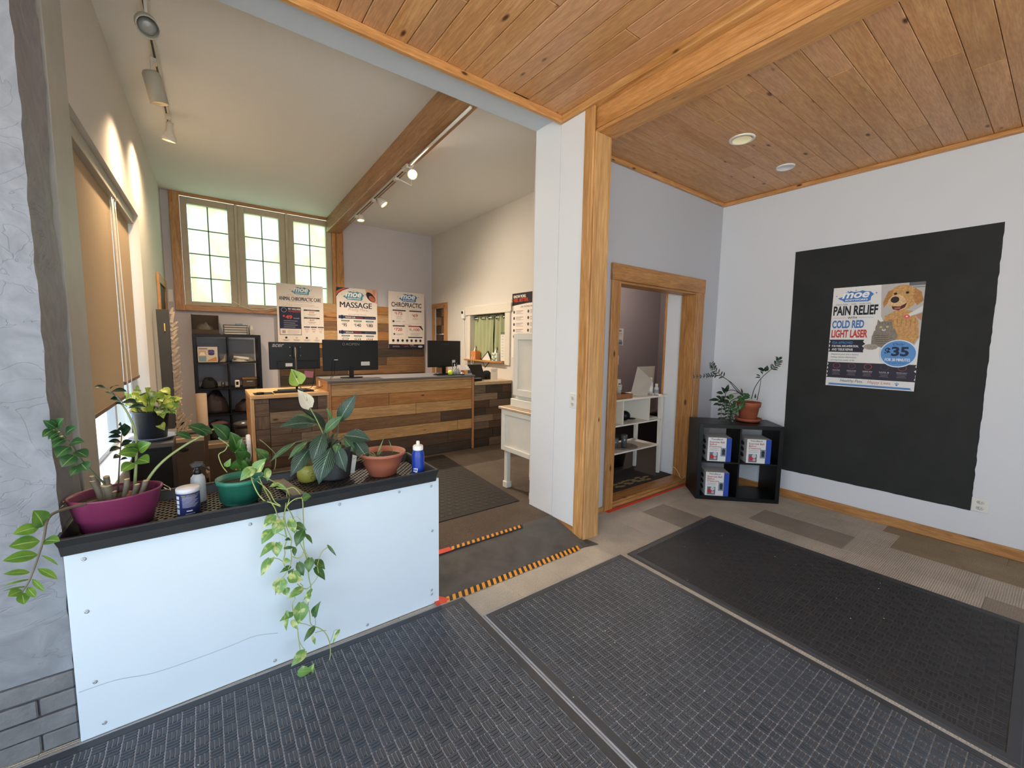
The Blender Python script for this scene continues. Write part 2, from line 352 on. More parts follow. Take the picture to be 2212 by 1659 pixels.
# ---------------------------------------------------------------- floors
fl = box('floor', M('floor_base', '5A544C', .9), -2.35, -2.45, -.12, 4.75, 2.46, -.012, **ST)
random.seed(3); xx = -2.2; k = 0
while xx < 4.62:
    x1 = min(xx+.332, 4.629); yy = -2.3-random.uniform(0, .5)
    while yy < 2.455:
        y1 = yy+.664; a, b = max(yy, -2.3), min(y1, 2.455)
        if x1-xx > .05 and b-a > .05:
            r = random.random(); mt = CARPB if r < .2 else CARPA
            if xx > 3.9 and a < .55: mt = CARPC
            box('carpet_tile', mt, xx, a, -.012, x1-.0015, b-.0015, 0, fl)
        yy = y1
    xx += .332; k += 1
f2 = box('floor', CARPR, -.62, 2.452, -.12, 2.72, 7.4, .085, **ST); box('floor', CARPR, 2.72, 3.25, -.12, 3.62, 7.4, .085, **ST)
f3 = box('floor', M('side_floor', '3A3431', .9, nz=.2, nscale=120), 2.81, 2.56, -.12, 6.6, 4.6, .05, **ST)
# ramp of black rubber with hazard tape
RUB = M('worn_rubber', '4B4A49', .62, nz=.25, nscale=9, bp=.3, bscale=120)
rt = empty('threshold_ramp', (1.1, 2.25, 0), 'worn black rubber ramp up to the reception floor beside the wooden post', 'ramp')
MB().prism([(1.033, 2.03, 0), (1.033, 2.075, .012), (1.033, 2.415, .084), (1.033, 2.455, .088), (1.033, 2.455, 0)], (1.215, 0, 0)).build('ramp_body', RUB, rt)
MB().prism([(2.2, 2.03, .001), (2.32, 2.0, .001), (2.3, 2.1, .004), (2.2, 2.1, .014)], (0, 0, .004)).build('ramp_flap', RUB, rt)
def hazard(y0, y1, z0, z1, xa, xb):
    mb = MB(); x = xa; k = 0; s = .041
    while x < xb:
        mb.add([(x, y0, z0), (x+s/2, y0, z0), (x+s/2+.018, y1, z1), (x+.018, y1, z1)], [(0, 1, 2, 3)], k % 2); x += s/2; k += 1
    mb.build('hazard_tape', [M('tape_orange', 'E29A2E', .5), M('tape_black', '1E1D1C', .5)], rt, label='orange and black striped hazard tape')
hazard(2.018, 2.066, .0032, .0108, 1.06, 2.14)
hazard(2.405, 2.445, .0905, .0915, 1.30, 1.91)
MB().add([(.95, 2.402, .0900), (1.31, 2.40, .0902), (1.30, 2.45, .0922), (.95, 2.452, .0920)], [(0, 1, 2, 3)]).build('red_tape', M('tape_red', 'D8492A', .5), rt, label='plain red tape')
MB().add([(1.0, 2.0, .003), (1.075, 2.02, .003), (1.10, 2.035, .0055), (1.045, 2.09, .0165), (1.0, 2.09, .0165)], [(0, 1, 2, 3, 4)]).build('red_tape', M('tape_red', 'D8492A', .5), rt)

# ---------------------------------------------------------------- walls of the entry
wr = box('wall_right', PAINT, 4.63, -2.45, -.1, 4.78, 2.6, 3.3, **ST)
mb = MB(); mb.box(2.44, 2.41, -.05, 2.925, 2.55, 3.3); mb.box(4.175, 2.41, -.05, 4.63, 2.55, 3.3); mb.box(2.925, 2.41, 2.05, 4.175, 2.55, 3.3)
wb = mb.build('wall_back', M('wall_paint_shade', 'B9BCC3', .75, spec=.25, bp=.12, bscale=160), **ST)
# partition between entry and reception, boards on its left face
wp = box('wall_partition', PAINT, 2.262, 2.2, -.05, 2.44, 2.745, 3.5, **ST)
box('wall_board', PAINTW, 2.25, 2.452, .086, 2.262, 2.745, 3.3, wp, .001)
box('wall_board', PAINTW, 2.249, 2.2, .084, 2.262, 2.4475, 3.2, wp, .001)
box('skirting', AMBER[1], 2.251, 2.2, 0, 2.262, 2.44, .083, wp)
wh = box('wall_header', M('header_paint', 'C6D0DA', .7, spec=.25), -.5, 2.45, 3.205, 2.25, 2.745, 3.6, **ST)
# front and side of the shop front (behind the camera)
mb = MB(); mb.box(-2.35, -2.45, -.1, 4.78, -2.3, .12); mb.box(-2.35, -2.45, 2.86, 4.78, -2.3, 3.3); mb.box(-2.35, -2.45, .12, -1.42, -2.3, 2.86); mb.box(2.0, -2.45, .12, 4.78, -2.3, 2.86)
for x in (-.3, .85): mb.box(x-.04, -2.42, .12, x+.04, -2.33, 2.86)
mb.build('wall_front', PAINT, **ST)
mb = MB(); mb.box(-2.35, -2.3, -.1, -2.2, 2.6, .12); mb.box(-2.35, -2.3, 2.86, -2.2, 2.6, 3.3); mb.box(-2.35, -2.3, .12, -2.2, -2.2, 2.86); mb.box(-2.35, 1.5, .12, -2.2, 2.6, 2.86)
mb.box(-2.31, -.74, .12, -2.24, -.66, 2.86)
mb.build('wall_side', PAINT, **ST)
# plaster pillar on its brick foot
wpl = MB(); N = 26
mb = MB(); nx, nz = 44, 90
random.seed(5)
def pn(x, z): return .0008*math.sin(9*z+3*x)+.0009*math.sin(31*z+1.3)+.0008*math.sin(41*x+57*z)
vs = [(-2.2+1.762*i/nx+(pn(0, .28+3.0*j/nz)*1.6 if i == nx else 0), 2.098+pn(-2.2+1.762*i/nx, .28+3.0*j/nz)*.5, .28+3.0*j/nz) for j in range(nz+1) for i in range(nx+1)]
fs = [(j*(nx+1)+i, j*(nx+1)+i+1, (j+1)*(nx+1)+i+1, (j+1)*(nx+1)+i) for j in range(nz) for i in range(nx)]
mb.add(vs, fs, 0, True)
ed = [vs[j*(nx+1)+nx] for j in range(nz+1)]; m_ = 6
vs2 = [(p[0]-.004*(k > 0)-.006*math.sin(7*p[2]+k), p[1]+(2.435-p[1])*k/m_, p[2]) if k else p for p in ed for k in range(m_+1)]
mb.add(vs2, [(j*(m_+1)+k, j*(m_+1)+k+1, (j+1)*(m_+1)+k+1, (j+1)*(m_+1)+k) for j in range(nz) for k in range(m_)], 0, True)
mb.box(-2.2, 2.12, .0, -.47, 2.435, 3.3); mb.box(-2.2, 2.435, 0, -.53, 2.6, 3.3)
pil = mb.build('wall_pillar', PLASTER, **ST)
BRK = M('painted_brick', '6F7072', .7, nz=.18, nscale=14, bp=.6, bscale=60, bdist=.006)
random.seed(11)
for r in range(4):
    x = -.437-(.0 if r % 2 else .095)
    xs = [-.437, x] if not r % 2 else [-.437]
    while xs[-1] > -2.15: xs.append(xs[-1]-.197)
    for a, b in zip(xs, xs[1:]):
        z = .001+r*.0695; j = random.uniform(-.003, .003)
        box('brick', BRK, b+.004, 2.088+j, z+.002, a-.001 if a < -.44 else a, 2.2, z+.0655, pil, .004)
box('mortar', M('mortar', '55565A', .9, bp=.5), -2.2, 2.1, 0, -.443, 2.2, .277, pil)

# ---------------------------------------------------------------- reception walls
def sk(y): return -.44+(y-2.47)*.0175      # face of the left wall, slightly out of square
def skbox(mb, y0, y1, z0, z1, t=.24):
    return mb.prism([(sk(y0), y0, z0), (sk(y1), y1, z0), (sk(y1)-t, y1, z0), (sk(y0)-t, y0, z0)], (0, 0, z1-z0))
WY0, WY1, WZ0, WZ1 = 2.8, 4.95, .70, 2.55
mb = MB(); skbox(mb, 2.5, WY0, 0, 3.6); skbox(mb, WY1, 7.4, 0, 3.6); skbox(mb, WY0, WY1, 0, WZ0); skbox(mb, WY0, WY1, WZ1, 3.6)
wl = mb.build('wall_left', M('left_wall_paint', 'CDCAC4', .55, spec=.3, bp=.1, bscale=60), **ST)
mb = MB(); mb.prism([(sk(2.5)-.06, 2.475, .0), (sk(2.5)+.004, 2.475, .0), (sk(2.78)+.004, 2.78, 0), (sk(2.78)-.06, 2.78, 0)], (0, 0, 3.3))
mb.build('trim_jamb', GREYP, **ST, bevel=.003)
mb = MB(); mb.box(-.62, 7.25, 0, -.19, 7.42, 3.6); mb.box(1.86, 7.25, 0, 3.7, 7.42, 3.6); mb.box(-.19, 7.25, 0, 1.86, 7.42, 1.95)
wk = mb.build('wall_far', LILAC, **ST)
# right wall of the reception with the serving window and a door opening
mb = MB(); RX = 3.49
for (y0, y1, z0, z1) in ((3.26, 4.86, 0, 3.6), (5.82, 6.72, 0, 3.6), (4.86, 5.82, 0, 1.23), (4.86, 5.82, 1.93, 3.6), (6.72, 7.12, 2.1, 3.6), (7.12, 7.25, 0, 3.6)): mb.box(RX, y0, z0, RX+.14, y1, z1)
mb.box(2.72, 2.6, 0, 2.8, 3.33, 3.6); mb.box(2.8, 3.25, 0, 3.49, 3.33, 3.6); mb.box(2.445, 2.6, 0, 2.72, 2.745, 3.6)
wrr = mb.build('wall_reception', M('warm_wall_paint', 'CFC9C0', .75, spec=.25, bp=.1, bscale=120), **ST)
box('ceiling', CEILW, -.7, 2.745, 3.42, 3.7, 7.42, 3.6, **ST)
# low dark room seen through the doorway
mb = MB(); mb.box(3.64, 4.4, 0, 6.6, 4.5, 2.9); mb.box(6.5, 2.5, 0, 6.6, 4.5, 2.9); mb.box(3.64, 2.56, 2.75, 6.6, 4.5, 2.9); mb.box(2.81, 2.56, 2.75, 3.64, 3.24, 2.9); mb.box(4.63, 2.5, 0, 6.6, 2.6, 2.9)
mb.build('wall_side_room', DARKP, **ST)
mb = MB().box(4.185, 2.551, 0, 4.3, 2.74, 2.75); mb.build('wall_stub', PAINTW, **ST)
box('trim_stub', FIR[2], 4.18, 2.741, .05, 4.3, 2.765, 2.7, **ST)

# ---------------------------------------------------------------- plank ceilings
ZL, ZR = 3.19, 3.03
ce = box('ceiling', M('ceiling_back', '6B4526', .9), -2.35, -2.45, ZL+.016, 2.3, 2.46, ZL+.15, **ST)
random.seed(21); x = .639-.127*22
while x < 2.26:
    yy = -2.3-random.uniform(0, 1.5)
    while yy < 2.45:
        y1 = yy+random.uniform(.9, 2.6); a, b = max(yy, -2.3), min(y1, 2.452); x1 = min(x+.127, 2.27)
        if b-a > .04 and x1-x > .02: box('plank', random.choice([PINE[1], PINE[1], PINEL[1]]), x+.0018, a+.0015, ZL, x1-.0018, b-.0015, ZL+.015, ce, .0035)
        yy = y1
    x += .127
ce2 = box('ceiling', M('ceiling_back', '6B4526', .9), 2.3, -2.45, ZR+.016, 4.75, 2.46, ZR+.2, **ST)
y = 1.234-.127*27
while y < 2.40:
    xx = 2.3-random.uniform(0, 1.2)
    while xx < 4.63:
        x1 = xx+random.uniform(1.1, 2.9); a, b = max(xx, 2.3), min(x1, 4.629); y1 = min(y+.127, 2.41)
        if b-a > .04 and y1-y > .02: box('plank', random.choice([PINE[0], PINE[0], PINE[0], PINEL[0]]), a+.0012, y+.0012, ZR, b-.0012, y1-.0012, ZR+.015, ce2, .0025)
        xx = x1
    y += .127
# ceiling trims
box('trim_ceiling', FIR[1], 4.585, -2.3, 2.998, 4.629, 2.405, ZR, **ST, bevel=.004)
box('trim_ceiling', FIR[0], 2.44, 2.375, 2.998, 4.585, 2.409, ZR, **ST, bevel=.004)
box('trim_ceiling', FIR[0], -2.2, 2.418, 3.138, 2.248, 2.452, ZL, **ST, bevel=.004)
# long beam between the two ceilings, boxed with boards and a bead
bm_ = empty('ceiling_beam', (2.35, 0, 2.97), kind='structure')
box('beam_core', FIR[1], 2.30, -2.3, 2.972, 2.455, 2.409, 3.2, bm_, .004)
box('beam_board', FIR[1], 2.282, -2.3, 3.0, 2.30, 2.185, 3.139, bm_, .003)
box('beam_bead', FIR[1], 2.276, -2.3, 2.97, 2.30, 2.185, 2.994, bm_, .004)
box('beam_top_trim', FIRG[1], 2.225, -2.3, 3.139, 2.30, 2.452, ZL, bm_, .004)
# the post
po = empty('corner_post', (2.34, 2.15, 0), kind='structure')
box('post_side_board', FIRG[2], 2.243, 2.112, 0, 2.262, 2.2, 3.139, po, .003)
box('post_front_board', WOOD('post_grain', 'D8AC74', 'B07E48', 2, .6, .45, .02, fine=.42), 2.2635, 2.104, 0, 2.428, 2.122, 2.972, po, .003)
box('post_core', FIRG[2], 2.2635, 2.122, 0, 2.425, 2.2, 2.972, po)
box('post_right_board', FIRG[2], 2.425, 2.12, 0, 2.44, 2.42, 2.972, po, .002)
# black painted rectangle on the right wall, edges brushed by hand
random.seed(9); pts = []
def wob(a, b, n, amp): return [V(a).lerp(V(b), i/n)+V((0, random.uniform(-amp, amp), random.uniform(-amp, amp))) for i in range(n)]
c4 = [(4.629, 1.678, 2.41), (4.629, .371, 2.409), (4.629, .36, .284), (4.629, 1.65, .274)]
pts = wob(c4[0], c4[1], 10, .0005)+wob(c4[1], c4[2], 60, .0026)+wob(c4[2], c4[3], 30, .002)+wob(c4[3], c4[0], 20, .0008)
MB().prism(pts, (-.0015, 0, 0)).build('trim_painted_panel', BLACK, **ST)
bb = box('baseboard_right', AMBER[1], 4.612, -2.3, 0, 4.629, 2.4, .082, **ST, bevel=.003)
box('baseboard_back', AMBER[0], 4.315, 2.394, 0, 4.612, 2.409, .082, **ST, bevel=.003)
box('baseboard_back', AMBER[0], 2.44, 2.39, 0, 2.825, 2.409, .045, **ST, bevel=.003)

# ---------------------------------------------------------------- doorway with cased opening
d1 = empty('door_1', (3.55, 2.41, 0), kind='structure')
box('casing', AMBER[2], 2.828, 2.385, 0, 2.925, 2.409, 2.05, d1, .003)
box('casing', AMBER[2], 4.195, 2.385, 0, 4.31, 2.409, 2.05, d1, .003)
box('head_casing', AMBER[0], 2.822, 2.38, 2.05, 4.312, 2.409, 2.19, d1, .003)
box('jamb', AMBER[2], 4.160, 2.39, .0, 4.195, 2.50, 2.05, d1, .002)
box('jamb', AMBER[2], 4.165, 2.503, .0, 4.185, 2.56, 2.05, d1, .002)
box('jamb', AMBER[2], 2.925, 2.39, .0, 2.945, 2.56, 2.05, d1, .002)
box('head_jamb', AMBER[0], 2.945, 2.40, 2.03, 4.165, 2.56, 2.05, d1, .002)
box('door_sill', AMBER[0], 2.945, 2.40, .0, 4.165, 2.56, .058, d1, .006)
box('sill_nosing', AMBER[0], 2.945, 2.385, .012, 4.165, 2.40, .040, d1, .003)
MB().prism([(2.84, 2.345, .001), (4.2, 2.36, .001), (4.2, 2.386, .004), (2.84, 2.384, .004)], (0, 0, .0012)).build('red_tape', M('tape_red', 'D8492A', .5), d1, label='red floor tape')
# ---------------------------------------------------------------- far windows
GL = None
def frosted():
    m, nt, b = nodes('frosted_glass'); out = nt.nodes['Material Output']
    v = coords(nt, (1, 1, 1), 'Object', True); f = ramp(nt, noise(nt, v, 3.0, 5, .6), [(.35, 0), (.7, 1)])
    c = mixc(nt, f, lin('D8DFBA'), lin('D9E5DC'))
    tr = nt.nodes.new('ShaderNodeBsdfTranslucent'); nt.links.new(c, tr.inputs[0])
    bump(nt, b, noise(nt, v, 160, 2), .4, .002); b.inputs['Base Color'].default_value = (.55, .58, .55, 1); b.inputs['Roughness'].default_value = .25
    mx = nt.nodes.new('ShaderNodeMixShader'); mx.inputs[0].default_value = .93; nt.links.new(b.outputs[0], mx.inputs[1]); nt.links.new(tr.outputs[0], mx.inputs[2]); nt.links.new(mx.outputs[0], out.inputs[0]); return m
GL = frosted(); FRM = M('window_frame_paint', 'B9AE96', .55, nz=.06, bp=.1); LEAD = M('lead_bar', '6A6C68', .5)
box('trim_1', AMBER[2], -.268, 7.20, 1.87, -.16, 7.25, 3.42, **ST, bevel=.004)
box('trim_2', AMBER[0], -.16, 7.20, 1.87, 1.80, 7.25, 1.95, **ST, bevel=.004)
box('trim_3', AMBER[0], -.16, 7.21, 3.385, 1.80, 7.25, 3.42, **ST, bevel=.003)
box('trim_4', AMBER[2], 1.80, 7.20, 1.87, 1.91, 7.25, 3.25, **ST, bevel=.004)
box('trim_5', FIR[2], 1.745, 7.23, 1.95, 1.80, 7.33, 3.385, **ST, bevel=.003)
for n, (x0, x1, ox0, ox1) in enumerate(((-.085, .365, -.16, .445), (.565, 1.0, .48, 1.085), (1.2, 1.66, 1.12, 1.745))):
    wi = empty('window_%d' % (n+1), ((x0+x1)/2, 7.3, 1.96), kind='structure')
    z0, z1 = 2.005, 3.30
    mb = MB(); mb.box(ox0, 7.27, 1.95, x0, 7.35, 3.385); mb.box(x1, 7.27, 1.95, ox1, 7.35, 3.385); mb.box(x0, 7.27, 1.95, x1, 7.35, z0); mb.box(x0, 7.27, z1, x1, 7.35, 3.385)
    mb.build('window_frame', FRM, wi, .003)
    if n < 2: box('mullion', FRM, ox1, 7.245, 1.95, ox1+.035, 7.36, 3.385, wi, .004)
    pw = (x1-x0)/2; ph = (z1-z0)/4
    for i in range(2):
        for j in range(4):
            box('pane', GL, x0+i*pw+.004, 7.315, z0+j*ph+.004, x0+(i+1)*pw-.004, 7.319, z0+(j+1)*ph-.004, wi)
    box('lead_bar', LEAD, (x0+x1)/2-.006, 7.306, z0, (x0+x1)/2+.006, 7.322, z1, wi)
    for j in range(1, 4): box('lead_bar', LEAD, x0, 7.306, z0+j*ph-.006, x1, 7.322, z0+j*ph+.006, wi)
# window in the left wall: white frame, clear glass, two roller blinds
w4 = empty('window_4', (-.5, 3.87, WZ0), kind='structure'); WHT = M('white_vinyl', 'DDE2E6', .35)
def X(y, d=0): return sk(y)-d
def fb(name, mat, y0, y1, z0, z1, d0, d1, par, bev=.002): return MB().prism([(X(y0, d0), y0, z0), (X(y1, d0), y1, z0), (X(y1, d1), y1, z0), (X(y0, d1), y0, z0)], (0, 0, z1-z0)).build(name, mat, par, bev)
for (a, b, c, d) in ((WY0, WY1, WZ0, WZ0+.05), (WY0, WY1, WZ1-.05, WZ1), (WY0, WY0+.06, WZ0, WZ1), (WY1-.05, WY1, WZ0, WZ1), (4.12, 4.18, WZ0, WZ1)): fb('window_frame', WHT, a, b, c, d, .12, .17, w4)
GLASS = M('clear_glass', 'FFFFFF', .02, trans=1); 
mg, ntg, bgp = nodes('window_glass'); tb = ntg.nodes.new('ShaderNodeBsdfTransparent'); gb = ntg.nodes.new('ShaderNodeBsdfGlossy'); gb.inputs['Roughness'].default_value = .03
mxg = ntg.nodes.new('ShaderNodeMixShader'); mxg.inputs[0].default_value = .06; ntg.links.new(tb.outputs[0], mxg.inputs[1]); ntg.links.new(gb.outputs[0], mxg.inputs[2]); ntg.links.new(mxg.outputs[0], ntg.nodes['Material Output'].inputs[0])
for a, b in ((WY0+.06, 4.12), (4.18, WY1-.05)): fb('pane', mg, a, b, WZ0+.05, WZ1-.05, .145, .149, w4, 0)
fb('window_sill', WHT, WY0, WY1, WZ0, WZ0+.02, -.02, .12, w4)
BL = M('blind_fabric', 'B3A48C', .85, bp=.1, bscale=200)
mbl, ntb, bb_ = nodes('blind_fabric_thin'); bb_.inputs['Base Color'].default_value = lin('B09F86'); bb_.inputs['Roughness'].default_value = .85
trb = ntb.nodes.new('ShaderNodeBsdfTranslucent'); trb.inputs[0].default_value = lin('C9A67E'); mxb = ntb.nodes.new('ShaderNodeMixShader'); mxb.inputs[0].default_value = .22
ntb.links.new(bb_.outputs[0], mxb.inputs[1]); ntb.links.new(trb.outputs[0], mxb.inputs[2]); ntb.links.new(mxb.outputs[0], ntb.nodes['Material Output'].inputs[0])
for (a, b, zb, lab) in ((WY0+.03, 4.13, 1.07, 'tan roller blind pulled down over the near half of the left window'), (4.17, 4.90, 1.165, 'tan roller blind over the far half of the left window, ending slightly higher')):
    r = empty('roller_blind', (X(a, .05), (a+b)/2, zb), lab, 'blind', 'roller blinds')
    fb('blind_sheet', mbl, a, b, zb, 2.49, .066, .068, r, 0); fb('bottom_rail', M('rail_brown', '6B5648', .6), a, b, zb-.02, zb+.005, .06, .075, r)
    fb('head_rail', M('head_rail', 'A9A598', .5), a-.01, b+.01, 2.465, 2.548, .03, .10, r)
r = empty('blind_cord', (X(4.1, -.01), 4.08, 1.0), 'thin white pull cords hanging between the two tan blinds', 'cord')
for y, y2, z in ((4.06, 4.02, .98), (4.13, 4.22, .93), (4.01, 4.0, 1.05)):
    MB().tube(smooth_line([V((X(y, .04), y, 2.47)), V((X(y, .035), (y+y2)/2, 1.7)), V((X(y2, .03), y2, z))], 6), .0035, 6).build('cord', M('cord_white', 'E8E6DE', .6), r)
MB().ball((X(4.02, .03), 4.02, .97), .014, 8, sz=1.6).build('cord_tassel', M('cord_white', 'E8E6DE', .6), r)

# reception ceiling beam
rb = empty('ceiling_beam', (1.65, 5, 3.2), kind='structure')
MB().prism([(1.533, 2.74, 3.205), (1.70, 2.74, 3.205), (1.865, 7.24, 3.205), (1.665, 7.24, 3.205)], (0, 0, .214)).build('beam_core', WOOD('old_beam', 'B08254', '8E6238', 1, .8, .5, .05, coat=.2), rb, .006)

# wood-clad dado on the far wall
OAKS = {'l': WOOD('oak_pale', 'C79E6A', 'A98050', 0, .8, .5, .14), 't': WOOD('oak_tan', 'B98248', '96632F', 0, .8, .5, .14), 'm': WOOD('board_mid', '8F6A46', '6C4C30', 0, .9, .6, .2), 'd': WOOD('board_dark', '5B4330', '3F2D20', 0, .7, .6, .2), 'g': WOOD('board_grey', '7C6A5A', '55463A', 0, .9, .7, .2), 'k': WOOD('board_black', '473A30', '2E251F', 0, .7, .7, .2), 'G': WOOD('board_greypale', '97836C', '6F5F50', 0, .9, .7, .16)}
OAKZ = {k: WOOD('v'+k, a, b, 2, .8, .6, .16) for k, a, b in (('l', 'C99A5E', 'AC7C42'), ('g', '7C6A5A', '55463A'), ('d', '5B4330', '3F2D20'))}
def clad(root, x0, x1, yf, t, z_edges, rows, gap=.003):
    for r, (zt, zb) in enumerate(zip(z_edges, z_edges[1:])):
        sp = rows[r]; n = len(sp)//2; xs = [x0]+[x0+(x1-x0)*sp[2*i+1] for i in range(n)]+[x1]; cs = [sp[2*i] for i in range(n)]+[sp[-1]]
        for a, b, c in zip(xs, xs[1:], cs): box('plank', OAKS[c], a+gap/2, yf-random.uniform(0, .003), zb+gap/2, b-gap/2, yf+t, zt-gap/2, root, .002)
cd = empty('plank_dado', (2.1, 7.22, .085), kind='structure', )
cd.name = 'trim_plank_dado'; ORG[cd.name] = V((2.1, 7.22, .085))
ze = [2.09, 1.945, 1.80, 1.655, 1.51, 1.365, 1.22, 1.075, .93, .785, .64, .495, .35, .205, .087]
clad(cd, .935, 3.315, 7.212, .036, ze, [('l', .45, 't'), ('t', .62, 'l'), ('m', .4, 'm'), ('l', .52, 't', .8, 'm'), ('t', .3, 'l', .62, 'd'), ('d', .55, 'k', .9, 'd'), ('m', .3, 'd', .7, 'm'), ('d', .42, 'm'), ('k', .6, 'd'), ('m', .4, 'k'), ('d', .5, 'm'), ('k', .7, 'd'), ('m', .3, 'd'), ('k', .5, 'k')])
# cased opening in the reception's right wall, dark plank wall beyond
d2 = empty('door_2', (RX, 6.92, .085), kind='structure')
box('casing', AMBER[2], RX-.025, 6.62, .085, RX-.001, 6.72, 2.1, d2, .003)
box('casing', AMBER[2], RX-.025, 7.12, .085, RX-.001, 7.2, 2.1, d2, .003)
box('head_casing', AMBER[1], RX-.025, 6.62, 2.1, RX-.001, 7.2, 2.19, d2, .003)
random.seed(4)
for i in range(13):
    z = .09+i*.155
    for a, b in ((6.73, 6.9), (6.9, 7.11)): box('plank', OAKS[random.choice('dkmdg')], RX+.02, a+.002, z+.002, RX+.1, b-.002, z+.152, d2, .002)
sheet('taped_note', (RX-.027, 6.72, 1.50), (0, -.13, 0), (0, 0, -.2), .001, 'D8D2CA', label='small white sheet taped to the wooden door frame in the far corner', cat='paper')
# serving window with green curtains
w5 = empty('window_5', (RX, 5.34, 1.2), kind='structure')
CRM = M('cream_trim', 'D5CEBF', .5)
box('window_frame', CRM, RX-.02, 5.82, 1.18, RX-.001, 5.90, 1.93, w5, .003)
box('window_frame', CRM, RX-.02, 4.74, 1.18, RX-.001, 4.86, 1.93, w5, .003)
box('window_frame', CRM, RX-.03, 4.72, 1.93, RX-.001, 5.96, 2.06, w5, .003)
box('window_frame', CRM, RX-.034, 4.695, 1.95, RX-.03, 4.715, 2.10, w5)
box('window_sill', AMBER[1], RX-.07, 4.86, 1.205, RX+.13, 5.93, 1.23, w5, .003)
box('backing', M('window_shade', '8F9A7E', .9), RX+.13, 4.86, 1.23, RX+.139, 5.82, 1.93, w5)
CURT = M('sage_curtain', 'A0A57E', .8, bp=.15, bscale=120)
def curtain(ya, yb, yc, lab):
    e = empty('curtain', (RX+.05, (ya+yb)/2, 1.24), lab, 'curtain', 'green curtains'); n = 48; mb = MB(); vs = []
    for j in range(9):
        s = j/8
        for i in range(n+1):
            t = i/n; y = ya+(yb-ya)*t; yl = ya+(yc-ya)*t; y = y+(yl-y)*s**1.5
            vs.append((RX+.055+.022*math.sin(t*math.pi*2*(abs(yb-ya)/.105))*(1-.25*s)+.006*math.sin(t*9+s*5), y, 1.91-.67*s))
    mb.add(vs, [(j*(n+1)+i, j*(n+1)+i+1, (j+1)*(n+1)+i+1, (j+1)*(n+1)+i) for j in range(8) for i in range(n)], 0, True); mb.build('curtain_cloth', CURT, e)
    k = round(abs(yb-ya)/.175)
    for i in range(k):
        y = ya+(yb-ya)*(i+.5)/k
        MB(Matrix.Translation((RX+.026, y, 1.875)) @ Matrix.Rotation(math.pi/2, 4, 'Y')).lathe([(.028, 0), (.028, .004), (.018, .004), (.018, 0)], (0, 0, 0), 14, caps=False).build('grommet', M('steel', '4A4A46', .3, 1), e)
        MB().tube([(RX+.035, y+.018, 1.875), (RX+.035, y-.06, 1.875)], .009, 8).build('rod_gap', M('rod_white', 'E9E6DE', .4), e)
curtain(5.82, 5.24, 5.27, 'sage green curtain, left panel of the serving window'); curtain(5.23, 4.86, 4.92, 'sage green curtain, right panel of the serving window')

# ---------------------------------------------------------------- track lights
TW = M('track_white', 'CFC9BD', .4); BULB = M('bulb_glow', 'FFE2B0', .4, emis='FFD08A', es=9); BULBD = M('bulb_dim', '8E8C88', .3)
def head(pos, aim, lab, lit=1, cyl=True, L=.16, r=.05, power=22, stem=(0, 0, .09), col=(1, .84, .66)):
    pos = V(pos); d = (V(aim)-pos).normalized(); e = empty('track_lamp', pos, lab, 'lamp', 'track lamps')
    T = Matrix.Translation(pos) @ d.to_track_quat('Z', 'Y').to_matrix().to_4x4()
    if cyl: MB(T).lathe([(.001, -L/2), (r*.8, -L/2), (r, -L/2+.02), (r, L/2), (r*.9, L/2), (r*.88, L/2-.05), (r*.5, L/2-.08), (.001, L/2-.082)], (0, 0, 0), 24).build('lamp_shade', M('lamp_grey', 'ABA596', .45), e)
    else: MB(T).lathe([(.001, -L/2), (r*.52, -L/2), (r*.5, -L*.1), (r*.62, L*.05), (r, L*.32), (r, L/2), (r*.93, L/2), (r*.9, L*.36), (r*.4, 0), (.001, 0)], (0, 0, 0), 24).build('lamp_shade', M('lamp_white', 'DAD3C8', .4), e)
    bz = L/2-(.055 if cyl else .018)
    MB(T).lathe([(.001, bz-.03), (r*.45, bz-.03), (r*.78, bz-.004), (r*.74, bz+.004), (r*.4, bz+.01), (.001, bz+.012)], (0, 0, 0), 20).build('bulb', BULB if lit else BULBD, e)
    st_ = pos+V(stem); back = pos-d*L*.3
    MB().tube([back, V((back.x, back.y, st_.z-.03)), st_], .008, 8).build('lamp_arm', TW, e); MB().box(st_.x-.018, st_.y-.03, st_.z-.03, st_.x+.018, st_.y+.03, st_.z).build('adapter', TW, e, .003)
    if lit: spot(pos+d*(L/2+.012), V(aim), power, col)
tr1 = empty('lighting_track', (-.17, 4.2, 3.38), 'white lighting track on the reception ceiling beside the left wall', 'track')
TX = lambda y: -.178+(y-3.4)*.017
MB().prism([(TX(2.9)-.018, 2.9, 3.40), (TX(2.9)+.018, 2.9, 3.40), (TX(5.25)+.018, 5.25, 3.40), (TX(5.25)-.018, 5.25, 3.40)], (0, 0, .019)).build('track_rail', TW, tr1)
MB().prism([(TX(2.9)-.006, 2.9, 3.397), (TX(2.9)+.006, 2.9, 3.397), (TX(5.25)+.006, 5.25, 3.397), (TX(5.25)-.006, 5.25, 3.397)], (0, 0, .003)).build('track_slot', M('track_slot', '3A3834', .6), tr1)
p1 = at(318, 55, 'y', 3.12); p2 = at(335, 190, 'y', 3.92); p3 = at(366, 285, 'y', 4.85)
head(p1, (0.1, 0.6, 1.5), 'grey cylinder track lamp nearest the camera, its dark rim turned to the viewer', 0, True, .17, .052, stem=(0, .1, 3.40-p1.z))
head(p2, p2+V((.2, .15, -1)), 'grey cylinder track lamp glowing downward, middle one by the left wall', 1, True, .19, .052, 19, col=(1, .70, .42), stem=(0, .02, 3.40-p2.z))
head(p3, p3+V((-.1, .2, -1)), 'small bright track lamp farthest along the left wall', 1, False, .15, .05, 14, col=(1, .70, .42), stem=(0, -.05, 3.40-p3.z))
bx = lambda y: 1.533+.085+(y-2.74)*.036
